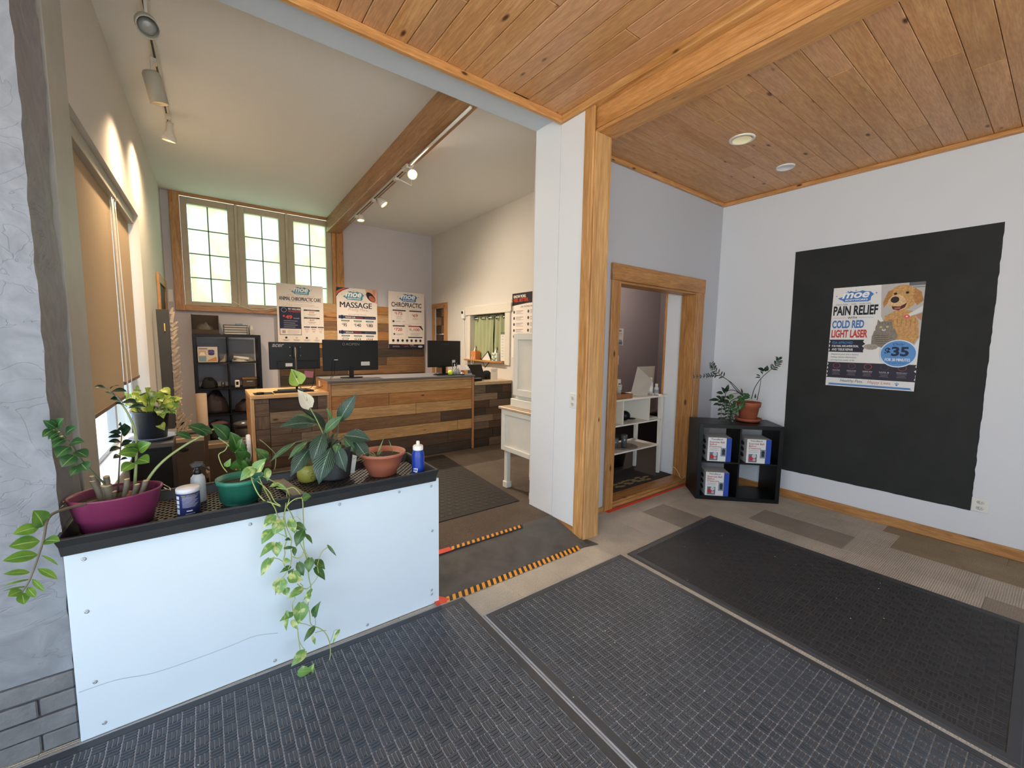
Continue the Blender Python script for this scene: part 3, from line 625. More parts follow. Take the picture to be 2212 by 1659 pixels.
tr2 = empty('lighting_track', (1.7, 5, 3.19), 'white lighting track and conduit fixed under the wooden reception beam', 'track')
MB().tube([(bx(2.75)+.02, 2.75, 3.19), (bx(4.0)+.02, 4.0, 3.19)], .012, 8).build('conduit', TW, tr2)
MB().box(bx(4.05)-.01, 3.98, 3.165, bx(4.05)+.05, 4.1, 3.204).build('feed_box', TW, tr2, .004)
MB().prism([(bx(4.1)+.002, 4.1, 3.185), (bx(4.1)+.038, 4.1, 3.185), (bx(6.3)+.038, 6.3, 3.185), (bx(6.3)+.002, 6.3, 3.185)], (0, 0, .019)).build('track_rail', TW, tr2)
MB().prism([(bx(4.1)+.014, 4.1, 3.182), (bx(4.1)+.026, 4.1, 3.182), (bx(6.3)+.026, 6.3, 3.182), (bx(6.3)+.014, 6.3, 3.182)], (0, 0, .003)).build('track_slot', M('track_slot', '3A3834', .6), tr2)
def onbeam(px, py, y): return at(px, py, 'y', y)
q1 = at(889, 374, 'y', 4.35); head(q1, (1.2, 1.2, 1.2), 'lit track lamp on the beam shining straight at the viewer', 1, False, .12, .052, 4, stem=(bx(4.35)+.02-q1.x, 0, 3.187-q1.z))
q2 = at(820, 430, 'y', 5.15); head(q2, q2+V((.45, -.25, -.6)), 'white flared track lamp on the beam tilted to the right', 1, False, .17, .05, 13, stem=(bx(5.15)+.02-q2.x, 0, 3.187-q2.z))
q3 = at(778, 463, 'y', 5.95); head(q3, q3+V((.05, -.1, -1)), 'white flared track lamp at the far end of the beam', 1, False, .17, .05, 38, stem=(bx(5.95)+.02-q3.x, 0, 3.187-q3.z))
# recessed lights in the plank ceiling
def can(x, y, r, lab, deep):
    e = empty('recessed_light', (x, y, ZR-.01), lab, 'ceiling light'); W = M('can_white', 'E6E2D6', .45)
    if deep:
        MB().lathe([(r, 0), (r, -.006), (r*.8, -.010), (r*.76, 0), (r*.72, .006), (r*.6, .012)], (x, y, ZR), 32, caps=False).build('trim_ring', W, e)
        MB().lathe([(r*.74, .001), (r*.6, .008), (.001, .009)], (x, y, ZR-.0105), 24, caps=False).build('lens', M('can_lens', 'E8DFBE', .4, emis='E8D9A0', es=.12), e)
    else:
        MB().lathe([(.001, -.008), (r*.9, -.008), (r*.93, -.012), (r, -.008), (r, 0)], (x, y, ZR), 32).build('cover_plate', M('can_cover', 'E6E7EA', .45), e)
can(3.284, 1.603, .088, 'round recessed ceiling light with a cream baffle, nearer the beam', 1)
can(4.065, 1.602, .07, 'flat white round cover plate on the plank ceiling near the right wall', 0)

# ---------------------------------------------------------------- outside
box('ground', M('outside_ground', 'A19E8C', .95, nz=.3, nscale=2), -25, 2.7, -.5, 25, 30, -.3, kind='structure')
box('bounce_pavement', M('bounce_paving', 'C9C3B8', .9, nz=.06, nscale=2), -25, -30, -.5, 25, 2.7, -.14, kind='structure')  # unseen pale paving, added to bounce sunlight up into the rooms
# unseen lamp and point light added to brighten the dark side room
e = empty('fill_lamp', (4.9, 3.4, 2.7), 'small round lamp added out of view to brighten the side room', 'lamp'); MB().lathe([(.001, -.06), (.08, -.055), (.1, -.03), (.1, 0)], (4.9, 3.4, 2.749), 20).build('fill_lamp_glass', M('fill_lamp_glass', 'EDE6D6', .4, emis='FFE6C4', es=1), e)
l = bpy.data.lights.new('side_room_fill', 'POINT'); l.energy = 30; l.color = (1, .85, .7); l.shadow_soft_size = .1; o = bpy.data.objects.new('side_room_fill', l); COL.objects.link(o); o.location = (4.9, 3.4, 2.6)
# ---------------------------------------------------------------- rubber floor mats
MATB = M('mat_rubber', '3A3E44', .55, nz=.12, nscale=6, bp=.3, bscale=300, bdist=.001); MATG = M('mat_groove', 'A0A6AE', .85, nz=.2, nscale=5)
MATT = M('mat_tread', '454B53', .5, nz=.15, nscale=5, bp=.4, bscale=400, bdist=.001); MATT2 = M('mat_tread_dark', '2A2C30', .6, nz=.15, nscale=5); MATG2 = M('mat_groove_dark', '45474A', .85, nz=.2, nscale=5)
def mat_(c, lab, z=0., tm=None, gm=None, hgt=.0036):
    """c: four corners (left-near, right-near, right-far, left-far) on the floor"""
    c = [V((p[0], p[1], 0)) for p in c]; W = ((c[1]-c[0]).length+(c[2]-c[3]).length)/2; H = ((c[3]-c[0]).length+(c[2]-c[1]).length)/2
    Q = lambda u, v, zz: (c[0]*(1-u)*(1-v)+c[1]*u*(1-v)+c[2]*u*v+c[3]*(1-u)*v)+V((0, 0, z+zz))
    e = empty('rubber_mat', sum(c, V())/4+V((0, 0, z)), lab, 'mat', 'black rubber entrance mats')
    bw, bh = .046/W, .046/H
    MB().prism([Q(0, 0, .0), Q(1, 0, .0), Q(1, 1, .0), Q(0, 1, .0)], (0, 0, .0065)).build('mat_base', gm or MATG, e)
    rim = MB(); r0 = [(0, 0), (1, 0), (1, 1), (0, 1)]; r1 = [(.012/W, .012/H), (1-.012/W, .012/H), (1-.012/W, 1-.012/H), (.012/W, 1-.012/H)]; r2 = [(bw, bh), (1-bw, bh), (1-bw, 1-bh), (bw, 1-bh)]
    vs = [Q(u, v, .001) for u, v in r0]+[Q(u, v, .0092) for u, v in r1]+[Q(u, v, .0092) for u, v in r2]+[Q(u, v, .006) for u, v in r2]
    rim.add(vs, [(k*4+i, k*4+(i+1) % 4, (k+1)*4+(i+1) % 4, (k+1)*4+i) for k in range(3) for i in range(4)], 0, False); rim.build('border', MATB, e)
    nu = int((W-.096)/.0422); nv = int((H-.096)/.0422); cu_, cv = (1-2*bw-.004/W)/nu, (1-2*bh-.004/H)/nv
    mb = MB(); vs = []; fs = []
    oct_ = [(-1, -.62), (-.6, -1), (.6, -1), (1, -.62), (1, .62), (.6, 1), (-.6, 1), (-1, .62)]
    for i in range(nu):
        for j in range(nv):
            u0 = bw+.002/W+i*cu_; v0 = bh+.002/H+j*cv
            for k in range(3):
                if (i+j) % 2: uc, vc, hu, hv = u0+cu_*.5, v0+cv*(k+.5)/3, cu_*.46, cv*.128; o8 = [(a, b) for a, b in oct_]; o8 = [(1 if a == 1 else -1 if a == -1 else (.86 if a > 0 else -.86), b) for a, b in oct_]
                else: uc, vc, hu, hv = u0+cu_*(k+.5)/3, v0+cv*.5, cu_*.128, cv*.46; o8 = [(a, 1 if b == 1 else -1 if b == -1 else (.86 if b > 0 else -.86)) for a, b in oct_]
                n = len(vs)
                vs += [Q(uc+hu*a, vc+hv*b, .0064) for a, b in o8]+[Q(uc+hu*a*.86, vc+hv*b*(.95), .0068+hgt) for a, b in o8]
                fs.append(tuple(n+8+q for q in range(8))); fs += [(n+q, n+(q+1) % 8, n+8+(q+1) % 8, n+8+q) for q in range(8)]
    mb.add(vs, fs, 0, False); mb.build('basketweave_tread', tm or MATT, e, kind='stuff')
mat_([(-.70, .66), (1.156, .66), (1.167, 2.022), (-.70, 2.061)], 'black rubber basketweave mat lying along the white plant box')
mat_([(1.150, -.03), (2.262, -.03), (2.337, 1.809), (1.174, 1.809)], 'black rubber basketweave mat in the middle, next to the ramp')
mat_([(2.284, -.03), (3.56, .0), (3.535, 1.788), (2.379, 1.78)], 'darker flatter rubber mat on the right, closest to the black wall panel', tm=MATT2, gm=MATG2, hgt=.0012)
# thin dark mat on the reception floor
e = empty('reception_mat', (1.6, 3.7, .085), 'thin dark brown rubber mat in front of the reception desk', 'mat')
MB().prism([(.3, 2.85, .0855), (2.224, 2.85, .0855), (2.36, 4.60, .0855), (.3, 4.60, .0855)], (0, 0, .006)).build('mat_base', M('mat_brown', '1E1A18', .7, bp=.2), e)
mb = MB()
for i in range(27):
    for j in range(24):
        x = .36+i*.071+(j % 2)*.035; y = 2.93+j*.069
        if x < 2.16+(y-2.85)*.07: mb.prism([(x-.026, y, .0913), (x, y-.02, .0913), (x+.026, y, .0913), (x, y+.02, .0913)], (0, 0, .002))
mb.build('mat_lozenges', M('mat_brown_lozenge', '272220', .6), e, kind='stuff')
random.seed(8); mb = MB()
for i in range(46):
    x, y = random.uniform(-.2, 3.4), random.uniform(.3, 1.75); r = random.uniform(.0015, .0035); mb.ball((x, y, .0105+r*.5), r, 6, sz=.6)
mb.build('floor_crumbs', M('crumb', 'C9C4B8', .8), label='tiny pale crumbs scattered over the entrance mats', cat='crumbs', kind='stuff')

# ---------------------------------------------------------------- plant box with its black tray
pb = empty('planter_box', (.3, 2.25, 0), 'low box with a white front panel holding a long black plant tray', 'planter')
box('front_panel', M('panel_white', 'D3E0EA', .4, spec=.35, nz=.015, nscale=3), -.43, 2.062, .004, 1.031, 2.075, .738, pb, .001)
box('side_panel', M('panel_grey', 'A9AEB2', .6), 1.018, 2.077, .0, 1.030, 2.44, .736, pb)
box('side_panel', M('panel_grey', 'A9AEB2', .6), -.428, 2.077, .0, -.416, 2.44, .736, pb)
box('back_panel', WOOD('box_back', '6B4A30', '4A3220', 0), -.428, 2.428, .09, 1.03, 2.44, .736, pb)
SC = M('screw', 'B9BEC2', .35, .6)
for x, z in ((-.38, .70), (-.385, .50), (-.38, .22), (-.365, .045), (.13, .70), (.50, .705), (.985, .70), (.99, .44), (.985, .09), (.2, .03), (.62, .03), (.8, .705), (.985, .065)):
    MB(Matrix.Translation((x, 2.0615, z)) @ Matrix.Rotation(math.pi/2, 4, 'X')).lathe([(.0075, 0), (.0062, .002), (.003, .0028), (.001, .001)], (0, 0, 0), 10).build('screw', SC, pb)
# scuff line on the panel
SCF = M('scuff', 'A9B4BD', .6)
mb = MB(); pts = [at(*p, 'y', 2.0613) for p in ((170, 1497), (250, 1470), (330, 1455), (420, 1425), (500, 1395), (550, 1375), (600, 1368))]; pts = smooth_line(pts, 5)
for a, b in zip(pts, pts[1:]): mb.add([a, b, b+V((0, 0, .003)), a+V((0, 0, .003))], [(0, 1, 2, 3)])
mb.build('scuff_mark', SCF, pb)
# black tray with lattice insert
TRB = M('tray_black', '26282B', .4, bp=.1, nz=.1); RIMZ, TFZ = .802, .762; X0, X1, Y0, Y1 = -.442, 1.012, 2.02, 2.45
mb = MB(); out = [(X0, Y0), (X1, Y0), (X1, Y1), (X0, Y1)]; rings = [(.012, .735), (.008, .770), (0, .797), (0, RIMZ), (.012, RIMZ), (.016, .795), (.032, .748)]
vs = []
for ins, z in rings: vs += [(X0+ins, Y0+ins, z), (X1-ins, Y0+ins, z), (X1-ins, Y1-ins, z), (X0+ins, Y1-ins, z)]
fs = [(k*4+i, k*4+(i+1) % 4, (k+1)*4+(i+1) % 4, (k+1)*4+i) for k in range(len(rings)-1) for i in range(4)]+[tuple((len(rings)-1)*4+i for i in range(4)), (3, 2, 1, 0)]
tr = mb.add(vs, fs, 0, False).build('tray', TRB, pb, .0015, label='black plastic tray')
lt = MB(); a = .028
for d in (1, -1):
    for k in range(-18, 60):
        xs = X0+.03+k*a*1.05; p = []
        for i in range(2):
            y = Y0+.035 if i == 0 else Y1-.035; x = xs+(y-Y0)*d*.9+(0 if d > 0 else .34)
            p.append((x, y))
        (xa, ya), (xb, yb) = p
        def cl(x, y, x2, y2):
            lo, hi = X0+.036, X1-.036
            t0, t1 = 0, 1
            if x2 != x:
                ta, tb_ = (lo-x)/(x2-x), (hi-x)/(x2-x)
                if ta > tb_: ta, tb_ = tb_, ta
                t0, t1 = max(0, ta), min(1, tb_)
            return None if t1-t0 < .03 else (x+(x2-x)*t0, y+(y2-y)*t0, x+(x2-x)*t1, y+(y2-y)*t1)
        c = cl(xa, ya, xb, yb)
        if c:
            A_, B_ = V((c[0], c[1], 0)), V((c[2], c[3], 0)); n = (B_-A_).cross(V((0, 0, 1))).normalized()*.0035
            lt.prism([A_-n+V((0, 0, .749)), B_-n+V((0, 0, .749)), B_+n+V((0, 0, .749)), A_+n+V((0, 0, .749))], (0, 0, .012 if d > 0 else .0115))
lt.build('tray_lattice', M('lattice_brown', '3A3230', .45), tr, kind='stuff')
# weathered slat lying across the tray
T = Matrix.Translation((.305, 2.235, .775)) @ Matrix.Rotation(.12, 4, 'Z') @ Matrix.Rotation(-.06, 4, 'X')
box('wood_slat', WOOD('weathered_slat', '8C8378', '5E564D', 1), -.028, -.21, -.008, .028, .21, .008, bevel=.002, label='weathered grey wooden slat lying across the tray beside the yellow cup', cat='slat', T=T)

# ---------------------------------------------------------------- plants
ZZL = LEAFMAT('zz_leaf', '3F6B3C', '2E5632', '8FB070', .28); ZZL2 = LEAFMAT('zz_leaf_bright', '78A03F', '527F33', 'B7CC7E', .3); ZZD = LEAFMAT('zz_leaf_dark', '24402A', '1B3020', '5D7C58', .3)
POL = LEAFMAT('pothos_leaf', '6E9A50', 'C9D089', '9DBB68', .38, 'pothos'); POD = LEAFMAT('pothos_leaf_dark', '3E6232', '5C7E3E', '7E9E52', .38, 'pothos')
LIL = LEAFMAT('lily_leaf', '2A4938', '1B3526', '84A38F', .33, 'lily'); LIL2 = LEAFMAT('lily_leaf_light', '4C7A45', '2F5A36', 'A4C08A', .33, 'lily')
STG = M('stem_green', '8C9A63', .5, nz=.15, nscale=20); STD = M('stem_dark', '5B6148', .5); STP = M('stem_pothos', 'A3B06A', .45, nz=.1); STB = M('stem_brownish', '6F6656', .6, nz=.2); SOIL = M('soil', '2E241E', .95, nz=.4, nscale=60, bp=1, bscale=60, bdist=.01)
cA = crop(0, 780, 3.95); cB = crop(340, 780, 3.568); cC = crop(0, 1100, 2.967); cD = crop(580, 780, 5.925); cE = crop(440, 960, 8.296); cF = crop(540, 1100, 8.295); cG = crop(560, 1280, 8.295); cH = crop(200, 780, 5.532); cK = crop(1480, 760, 9.217)
def pot(root, c, prof, mat, soil=None, n=32, sx=1, sy=1, T=None, name='pot'):
    MB().lathe(prof, c, n, T=T, sx=sx, sy=sy).build(name, mat, root)
    if soil: MB().lathe([(.0005, soil[1]+.006), (soil[0]*.6, soil[1]+.004), (soil[0], soil[1])], c, n, T=T, sx=sx, sy=sy).build('soil', SOIL, root)

# 1 magenta tub with the big cut-back ZZ plant
random.seed(31)
tb_ = empty('zz_plant', (-.285, 2.19, .76), 'zz plant with arching stems and cut stumps in an oval magenta tub', 'plant')
MAG = M('magenta_plastic', '762E52', .35, nz=.05); RZ = Matrix.Rotation(.12, 3, 'Z'); tc0 = (-.298, 2.19, .762)
pot(tb_, tc0, [(.097, 0), (.106, .004), (.114, .045), (.120, .05), (.135, .122), (.140, .13), (.141, .136), (.136, .137), (.130, .126), (.109, .02), (.001, .018)], MAG, (.127, .105), 40, 1.0, .80, RZ, 'oval_tub')
for sgn in (-1, 1):
    c = V(tc0)+RZ @ V((sgn*.140, 0, .125)); d = RZ @ V((sgn, 0, 0)); t = RZ @ V((0, 1, 0))
    MB().tube([c-t*.03, c-t*.022+d*.022-V((0, 0, .02)), c+t*.022+d*.022-V((0, 0, .02)), c+t*.03], .0016, 6).build('wire_handle', M('wire', 'C9C2B4', .3, .8), tb_)
m1 = 1/3.95*.0026
def stem(root, cr_, pts, y0, y1, r0, r1, mat, n=7): return MB().tube(path(cr_, pts, y0, y1), [r0+(r1-r0)*i/(max(1, (len(pts)-1)*4)) for i in range((len(pts)-1)*4+1)], n).build('stem', mat, root)
stem(tb_, cA, [(900, 1100), (890, 1045), (830, 990), (700, 850), (620, 730), (480, 570), (375, 505)], 2.2, 2.05, .0045, .0018, STD)
leaves(cA, [(480, 575, 365, 505, 42), (500, 580, 545, 485, 60), (565, 630, 660, 560, 52), (460, 580, 360, 650, 42), (515, 600, 410, 670, 38), (545, 635, 435, 690, 34), (575, 660, 440, 745, 40), (595, 710, 720, 690, 55), (600, 730, 480, 825, 72), (640, 770, 750, 825, 62), (645, 800, 525, 905, 72), (692, 870, 748, 935, 62), (690, 895, 600, 980, 46), (490, 560, 420, 500, 40)], tb_, ZZL, 'zz', 2.075, m1)
stem(tb_, cA, [(1150, 1090), (1150, 1050), (1160, 900), (1165, 720), (1140, 560), (1070, 410), (1000, 330), (930, 250)], 2.24, 2.2, .0065, .002, STG)
leaves(cA, [(930, 250, 800, 225, 48), (940, 240, 1020, 210, 20), (950, 262, 1085, 262, 40), (1000, 330, 895, 265, 44), (1050, 352, 940, 325, 58), (1040, 352, 1172, 368, 56), (1080, 392, 980, 365, 44), (1090, 405, 1252, 396, 44), (1180, 745, 1052, 735, 56)], tb_, ZZD, 'zz', 2.2, m1, up=1.3)
leaves(cA, [(1182, 765, 1292, 697, 76), (1175, 785, 1008, 795, 80), (1178, 765, 1065, 722, 60), (1170, 840, 1275, 868, 80), (1148, 870, 1030, 943, 64)], tb_, ZZL2, 'zz', 2.2, m1)
stem(tb_, cA, [(1008, 1110), (1020, 860), (1030, 740), (1042, 590)], 2.28, 2.28, .003, .0015, STB)
leaves(cA, [(1035, 612, 928, 612, 32), (1035, 640, 918, 652, 28), (1030, 690, 922, 690, 34), (1030, 738, 932, 772, 40), (1042, 590, 1062, 530, 62), (1045, 630, 1118, 575, 50), (1035, 722, 1135, 680, 42), (1022, 806, 965, 832, 34), (1022, 850, 1090, 832, 28), (1040, 570, 1010, 545, 50)], tb_, ZZD, 'zz', 2.28, m1)
stem(tb_, cA, [(1200, 1120), (1245, 1040), (1320, 930), (1420, 830), (1560, 730), (1690, 655), (1812, 585), (1930, 560)], 2.2, 2.2, .0062, .0035, STG)
stem(tb_, cB, [(470, 590), (540, 640), (590, 690), (640, 760), (655, 830)], 2.2, 2.17, .0035, .002, STG)
m2 = 1/3.568*.0026
leaves(cB, [(265, 600, 132, 553, 42), (390, 570, 232, 498, 76), (545, 612, 418, 488, 84), (425, 555, 330, 520, 40)], tb_, ZZL, 'zz', 2.2, m2)
leaves(cB, [(610, 690, 562, 545, 78), (640, 705, 655, 595, 72), (655, 730, 690, 640, 58), (680, 740, 600, 690, 90), (690, 790, 600, 700, 90), (640, 850, 640, 740, 100), (600, 700, 550, 610, 60), (660, 840, 690, 740, 60)], tb_, ZZL2 if 0 else LEAFMAT('zz_leaf_mid', '3F6A26', '2D5220', '7E9E50', .35), 'zz', 2.18, m2)
pts = [cA(830, 1190), cA(700, 1225), cA(560, 1260), cA(440, 1310), cA(395, 1380), cA(375, 1500)]+[cC(262, 250), cC(200, 430), cC(160, 505), cC(132, 545)]
L_ = smooth_line([at(*p, 'y', 2.13-.19*min(1, i/4)) for i, p in enumerate(pts)]); MB().tube(L_, [.0058-.004*i/len(L_) for i in range(len(L_))], 7).build('stem', STB, tb_)
m3 = 1/2.967*.0024
leaves(cC, [(275, 112, 212, 8, 66), (255, 112, 80, 160, 48), (258, 205, 54, 240, 58), (275, 205, 385, 205, 44), (248, 292, 14, 332, 50), (195, 405, 18, 416, 26), (180, 495, 15, 525, 8), (200, 448, 10, 496, 9), (240, 380, 370, 450, 26), (205, 445, 290, 530, 18), (175, 500, 230, 566, 26), (265, 295, 374, 360, 10), (145, 520, 50, 560, 44), (140, 535, 155, 612, 36)], tb_, ZZL2, 'zz', 1.95, m3, fold=.15, droop=.08)
for q in [(870, 1190, 795, 1020, 34), (940, 1185, 910, 1062, 46), (905, 1080, 905, 985, 30), (1060, 1120, 1082, 1005, 28), (1135, 1130, 1170, 1050, 30), (1200, 1120, 1245, 1018, 30), (850, 1130, 790, 980, 30), (960, 1180, 975, 1110, 26), (890, 1150, 880, 1060, 26)]:
    a, b = at(*cA(q[0], q[1]), 'y', 2.19), at(*cA(q[2], q[3]), 'y', 2.18); mb = MB(); mb.tube([a-V((0, 0, .015)), a.lerp(b, .5)+V((.003, 0, 0)), b], q[4]*.5*m1*1.0, 9, 0, False); r = q[4]*.5*m1
    mb.lathe([(r*1.05, -.001), (r*.9, .001), (.0005, .001)], b, 9, 1); mb.build('cut_stump', [STB, M('stump_cut', 'CBB48E', .7)], tb_)
MB().lathe([(.02, 0), (.018, .012), (.008, .02), (.001, .021)], at(*cA(1100, 1150), 'y', 2.2), 10).build('tuber', M('tuber', '8A5B3C', .6), tb_)

# 2 green pot with pothos
random.seed(5)
gp = empty('pothos_plant', (.112, 2.19, .76), 'green plastic pot of trailing variegated pothos hanging over the white panel', 'plant')
GRN = M('green_plastic', '2F7A66', .42, nz=.1, nscale=12); gc = (.108, 2.2, .762)
mb = MB(); n = 48
pr = [(.062, 0), (.066, .004), (.083, .096), (.091, .098), (.093, .116), (.088, .117), (.079, .02), (.001, .018)]
vs = []
for r, z in pr:
    for k in range(n):
        t = 2*math.pi*k/n; rr = r+(.0015 if (k // 2) % 2 and .003 < z < .099 else 0); vs.append(V(gc)+V((rr*math.cos(t), rr*math.sin(t), z)))
mb.add(vs, [(i*n+k, i*n+(k+1) % n, (i+1)*n+(k+1) % n, (i+1)*n+k) for i in range(len(pr)-1) for k in range(n)]+[tuple(range(n))[::-1]], 0, True); mb.build('pot', GRN, gp)
MB().lathe([(.0005, .088), (.05, .09), (.081, .085)], gc, 32).build('soil', SOIL, gp)
def vine(cr_pts, y0, y1, r=.0022, mat=STP):
    n = len(cr_pts)-1; L = smooth_line([(at(*p, 'y', y0+(y1-y0)*i/n) if at(*p, 'y', 2.01).z > .808 or y0+(y1-y0)*i/n < 2.005 else at(*p, 'y', 2.008)) for i, p in enumerate(cr_pts)]); MB().tube(L, r, 6).build('stem', mat, gp)
e_ = lambda *q: [cE(*p) for p in q]; f_ = lambda *q: [cF(*p) for p in q]; g_ = lambda *q: [cG(*p) for p in q]
vine(e_((850, 590), (900, 730), (980, 890), (1090, 1010), (1200, 1040), (1380, 1110)), 2.12, 1.98, .0026)
vine(e_((985, 570), (1040, 700), (1130, 880), (1220, 1050), (1280, 1150))+f_((500, 130), (560, 200)), 2.15, 1.98, .0024)
vine(e_((870, 600), (1040, 720), (1110, 780), (1190, 870), (1270, 1020), (1370, 1090)), 2.15, 1.98, .0022)
vine(e_((1060, 570), (1200, 640), (1340, 720), (1480, 810), (1490, 900), (1470, 1100), (1440, 1280))+f_((600, 180), (610, 300), (640, 440), (660, 540), (620, 680), (625, 800), (600, 920), (628, 1050)), 2.16, 1.96, .0024)
vine(e_((1300, 780), (1480, 800), (1600, 770), (1700, 850), (1770, 990), (1780, 1200), (1790, 1480))+f_((955, 420), (955, 560), (975, 720), (1040, 870)), 2.1, 1.96, .0022)
vine(f_((600, 60), (650, 300), (715, 470), (745, 560), (730, 700), (745, 850), (720, 1000), (640, 1150), (570, 1240), (480, 1340), (455, 1450)), 1.97, 1.95, .0022)
vine(e_((1490, 800), (1530, 900), (1530, 1000), (1490, 1130), (1560, 1220), (1630, 1400))+f_((800, 290), (890, 590), (960, 740), (1010, 880), (1040, 1100), (1060, 1260), (1090, 1380), (1075, 1500))+g_((870, 240), (900, 350), (910, 500), (925, 565), (980, 605), (1080, 640), (1180, 720), (1250, 860), (1275, 1000), (1270, 1150), (1220, 1290), (1150, 1360), (1030, 1440), (920, 1490)), 2.08, 1.93, .0023)
vine(f_((900, 1330), (940, 1400), (800, 1560))+g_((640, 100), (590, 190), (605, 320), (650, 480), (685, 640), (700, 800), (720, 920), (740, 1100)), 1.96, 1.95)
vine(g_((720, 880), (770, 970), (815, 1020), (820, 1060)), 1.95, 1.94, .0016)
vine(e_((1490, 1110), (1560, 1030), (1660, 970), (1760, 958)), 1.98, 1.97)
vine(f_((1085, 1375), (1180, 1260), (1225, 1150), (1210, 1010), (1240, 880), (1290, 760), (1390, 685)), 1.96, 1.94, .0018)
vine(f_((850, 1340), (940, 1410), (1020, 1425), (1085, 1380)), 1.96, 1.95); vine(f_((765, 850), (860, 880), (930, 840), (955, 770)), 1.96, 1.95)
vine(f_((430, 128), (510, 138), (590, 135)), 1.95, 1.96, .0013); vine(f_((500, 425), (640, 490)), 1.95, 1.96, .0015); vine(f_((335, 900), (420, 875), (510, 890), (590, 940)), 1.95, 1.96, .0016)
vine(f_((780, 160), (840, 135), (910, 200)), 1.95, 1.94, .0013); vine(g_((730, 548), (840, 570), (930, 605)), 1.95, 1.95, .0015); vine(g_((1275, 880), (1320, 760), (1350, 680), (1430, 670)), 1.95, 1.93, .0014); vine(g_((1000, 425), (1010, 570), (980, 600)), 1.94, 1.95, .0015); vine(g_((1000, 720), (1100, 690), (1200, 680)), 1.94, 1.95, .0014)
vine(e_((420, 500), (330, 380), (270, 220), (290, 160), (380, 110), (430, 20)), 2.22, 2.22, .0022); vine(e_((1000, -85), (1080, -30), (1240, 120), (1290, 200), (1290, 330), (1270, 450)), 2.3, 2.3, .002, STG)
m4 = 1/8.296*.0024
leaves(cE, [(930, 470, 1125, 245, 175), (890, 430, 650, 655, 165), (1135, 440, 1140, 662, 108), (400, 390, 486, 252, 84), (1340, 705, 1168, 768, 78), (1350, 1090, 1430, 1160, 70), (1330, 720, 1480, 800, 60)], gp, POL, 'heart', 2.1, m4, dy=.01)
leaves(cE, [(1115, 270, 900, 60, 170, .08), (1780, 960, 1930, 930, 150, -.12)], gp, POD, 'heart', 2.1, m4, dy=.01)
leaves(cF, [(435, 115, 238, 335, 140), (560, 200, 410, 475, 185), (395, 380, 208, 632, 165), (430, 610, 172, 870, 115), (500, 605, 485, 855, 145), (345, 890, 200, 1212, 120), (715, 190, 805, 440, 125), (600, 930, 745, 930, 85), (700, 1200, 948, 1272, 185), (560, 1250, 528, 1535, 205), (500, 1290, 450, 1550, 55), (935, 1420, 652, 1622, 125), (640, 1420, 672, 1550, 115), (1105, 1440, 945, 1645, 58), (1060, 1500, 1040, 1680, 80), (430, 860, 310, 1065, 40)], gp, POL, 'heart', 1.95, m4, dy=.02)
leaves(cF, [(800, 270, 1015, 378, 115), (950, 390, 830, 675, 170), (1000, 460, 1120, 625, 62), (1395, 650, 1552, 845, 45), (1080, 880, 1055, 1135, 150, -.02), (1165, 930, 1345, 1082, 130), (1160, 1060, 1345, 1275, 125), (870, 960, 960, 1200, 120), (720, 1030, 528, 1145, 75), (720, 1180, 790, 1060, 100), (790, 700, 800, 850, 70), (620, 700, 840, 690, 50), (640, 540, 740, 560, 60), (880, 1210, 960, 1150, 60)], gp, POD, 'heart', 1.97, m4, dy=.02)
leaves(cG, [(745, 190, 700, 575, 225), (815, 1055, 568, 1332, 155), (910, 1500, 985, 1262, 190), (700, 1440, 960, 1400, 150), (500, 340, 487, 690, 75), (600, 380, 358, 522, 105), (585, 500, 700, 662, 80), (1435, 675, 1310, 928, 55), (955, 790, 1002, 940, 55)], gp, POL, 'heart', 1.94, m4, dy=.02)
leaves(cG, [(985, 420, 1105, 150, 130), (985, 620, 793, 888, 95)], gp, POD, 'heart', 1.94, m4, dy=.02)
MB().ball(at(*cE(585, 440), 'y', 2.17), .006, 8).build('red_bud', M('bud_red', 'B33A3E', .5), gp)

# 3 peace lily in a black pot
random.seed(12)
pl = empty('peace_lily', (.53, 2.31, .76), 'peace lily with one white and one green flower in a tall matt black pot', 'plant')
pc = (.535, 2.32, .762)
pot(pl, pc, [(.072, 0), (.078, .004), (.086, .012), (.084, .016), (.103, .165), (.104, .175), (.098, .176), (.092, .15), (.001, .148)], M('matt_black', '2C2F33', .5, nz=.05), (.094, .155))
m5 = 1/5.925*.0026
def lstem(pts, y0, y1, r=.003, mat=STD): MB().tube(path(cD, pts, y0, y1), r, 6).build('stem', mat, pl)
for p in ([(760, 1100), (700, 920), (660, 850), (610, 800)], [(790, 1100), (870, 980), (890, 880), (890, 790)], [(770, 1100), (740, 1000), (705, 915)], [(760, 1100), (710, 1060), (690, 930)], [(760, 1130), (620, 1080), (530, 1110)], [(770, 1120), (640, 1020), (500, 1030)], [(770, 1120), (560, 1010), (340, 1040)], [(800, 1130), (800, 1105)], [(800, 1120), (880, 1060), (950, 1000)], [(800, 1110), (860, 1010), (960, 950)], [(800, 1120), (940, 990), (1090, 1000)], [(770, 1090), (775, 800)], [(770, 1100), (740, 990), (720, 880)]): lstem(p, 2.31, 2.29)
lstem([(760, 1100), (690, 910), (600, 720), (520, 585)], 2.29, 2.26, .0032, STG); lstem([(600, 720), (520, 560), (440, 390), (375, 280)], 2.3, 2.28, .0026, STD)
leaves(cD, [(620, 805, 130, 845, 150), (700, 930, 560, 1305, 165, -.04), (530, 1110, 278, 1482, 150, -.02), (800, 1110, 645, 1578, 205, -.085), (870, 1060, 992, 1422, 140, -.08), (960, 955, 1315, 1015, 165), (1085, 995, 1285, 1280, 150), (890, 785, 1128, 410, 145)], pl, LIL, 'lily', 2.28, m5*1.12, dy=.05, droop=.1)
